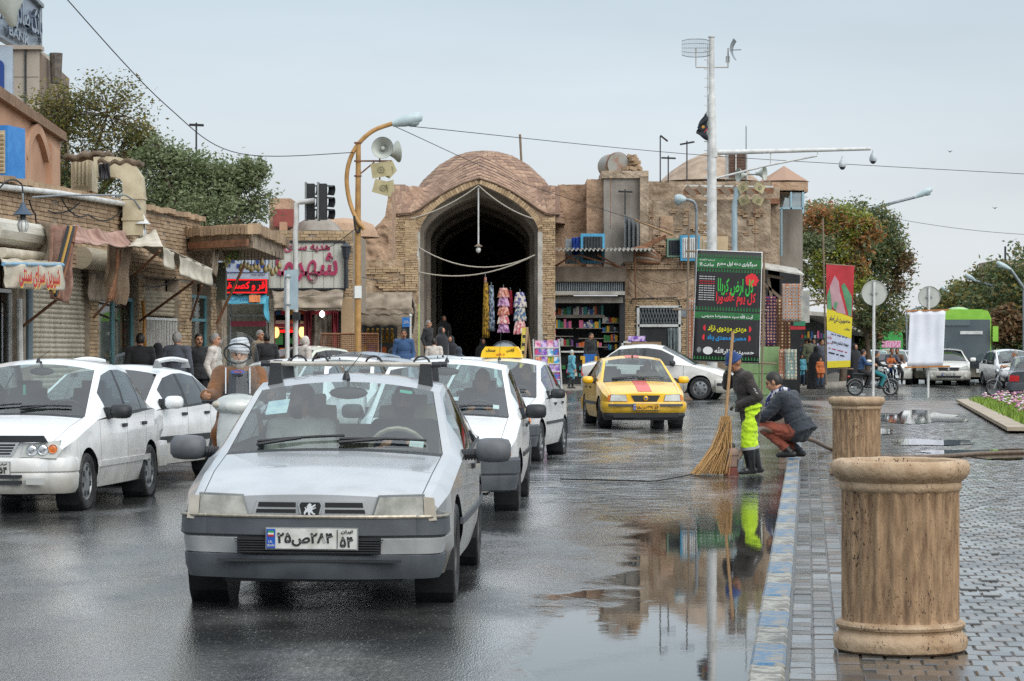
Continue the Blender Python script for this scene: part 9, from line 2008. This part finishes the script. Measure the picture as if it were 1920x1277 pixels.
for a in(('woman in black chador among the men before the brick row',296,47.5,200,CH,1,1.58,.13,PG),('woman in black chador standing in the gate, left one',828,82,60,CH,2,1.62,.75),('woman in black chador beside her further inside the gate',846,85,-30,CH,3,1.6,.5),('woman in slate chador crossing the gate',860,72,160,CHG,4,1.5,.2),('tall dark veiled figure deep in the gate',832,92,20,CH,5,1.7,1.2),('veiled woman behind the moustached man',744,67,20,CH,6,1.5,.4),('dark veiled figure right of centre in the gate',905,90,30,CH,7,1.65,.4),('woman in black chador walking under the corner trees',1530,93,190,CH,8,1.65),('black veiled woman right of the tall banner',1603,95,30,CH,9,1.68),('black veiled woman behind the walking one',1508,97,160,CH,10,1.6)):chador(*a)
ch,*_=person('small child in pale blue coat and patterned scarf by the magazine rack',(PX(1072,78),78,.42),R(120),J_stand(1.18,.08,.12),[SKIN,LBLUE,BLKC,SHOE],SG,dict(hairkind='long',hair=mk('scarf_blue','#5f9ac0','#d9c08a',sc=30,r=.8)),vox=.016,coat=.35,bulk=1.15)
man(t1,'shopkeeper in black leaning in the stationery store',1108,87,40,[SKIN,BLKC,BLKC,SHOE,SKIN,HAIRB],SG,.98,.5)
bp=thing('backpack','blue and yellow child backpack hung at the store counter','backpack',P(1104,690,86));part('bag',mk('bag_blue','#1f5fa8',r=.6),bp,1094,1118,664,692,86,.25)
for x0,x1 in((1092,1097),(1115,1120)):part('pocket',mk('bag_yellow','#d9a52a',r=.6),bp,x0,x1,668,690,85.95,.2)
for k,(px,Y,rz,top,bot,sc_,lb)in enumerate(((1497,99,10,BLUEC,JEAN,.97,'man in blue top at the left of the corner crowd'),(1518,96,190,GREEN2,BLKC,1.02,'man in olive coat in the corner crowd'),(1540,97,40,GRYC,JEAN,1,'man in grey at the right of the corner crowd'),(1503,94,20,LBLUE,JEAN,.66,'child in light blue before the corner crowd'),(1538,91,30,ORC,JEAN,.6,'child in red beside the walking veiled woman'),(1525,101,0,BLKC,BLKC,1.03,'tall man in black deep in the corner crowd'),(1511,103,20,TANC,BLKC,1,'man in tan jacket deep in the corner crowd'))):man((t1,t3,t2)[k%3],lb,px,Y,rz,[SKIN,top,bot,SHOE,SKIN,HAIRB],'crowd at the street corner',sc_,.3)
# riders on the right
def rider(label,x,y,rz,mats,hair=HAIRB,seat=.76,h=1.68,z=0,**k):return person(label,(x,y,z),R(rz),J_sit(h,seat,((.25,-.18,.34),(.28,-.44,.3)),((-.25,-.18,.34),(-.28,-.44,.3)),knee=(.2,-.36,-.08),foot=(.18,-.2,-.45),lean=.08),mats,'riders on motorcycles',dict(hair=hair),vox=.018,**k)
xm,ym=PX(1636,90),90.0;moto('black motorcycle with two riders heading right',xm,ym,93,mk('tank_black','#1c1f24',r=.25));rider('motorcyclist in black with teal jeans, in front of his passenger',xm+.06,ym,93,[SKIN,BLKC,TEALC,SHOE],mk('knit_cap','#3a3f44',r=.9),z=gz(xm,ym));rider('passenger in navy hooded top riding behind the motorcyclist',xm-.42,ym+.03,93,[SKIN,BLUEC,BLKC,SHOE],seat=.8,z=gz(xm,ym))
xm,ym=PX(1672,96),96.0;z_=gz(xm,ym);moto('motorcycle carrying three people toward us',xm,ym,5,mk('tank_blue','#2a4f9c',r=.3),z=z_);rider('motorcyclist in grey jacket and yellow scarf with a child before him',xm,ym+.1,5,[SKIN2,GRYC,BLKC,SHOE],z=z_);rider('child in orange knit sitting before the motorcyclist',xm-.08,ym-.25,5,[SKIN2,ORC,JEAN,SHOE],h=1.05,seat=.85,z=z_);rider('man in brown leather riding behind with papers',xm+.28,ym+.5,-8,[SKIN2,cloth('brown_leather','#4a3426','#5a4030'),BLKC,SHOE],z=z_)
xm,ym=PX(1868,88),88.0;moto('motorcycle with white front mudguard beside the dark grey saloon',xm+.55,ym,-88,mk('tank_white','#c3c6c6',r=.3));rider('bald old man in cream jacket on the motorcycle at the right edge',xm+.75,ym,-88,[SKIN,cloth('cream_jacket','#a9a595','#bab6a6'),GRYC,SHOE],hair=HAIRG,z=gz(xm,ym))
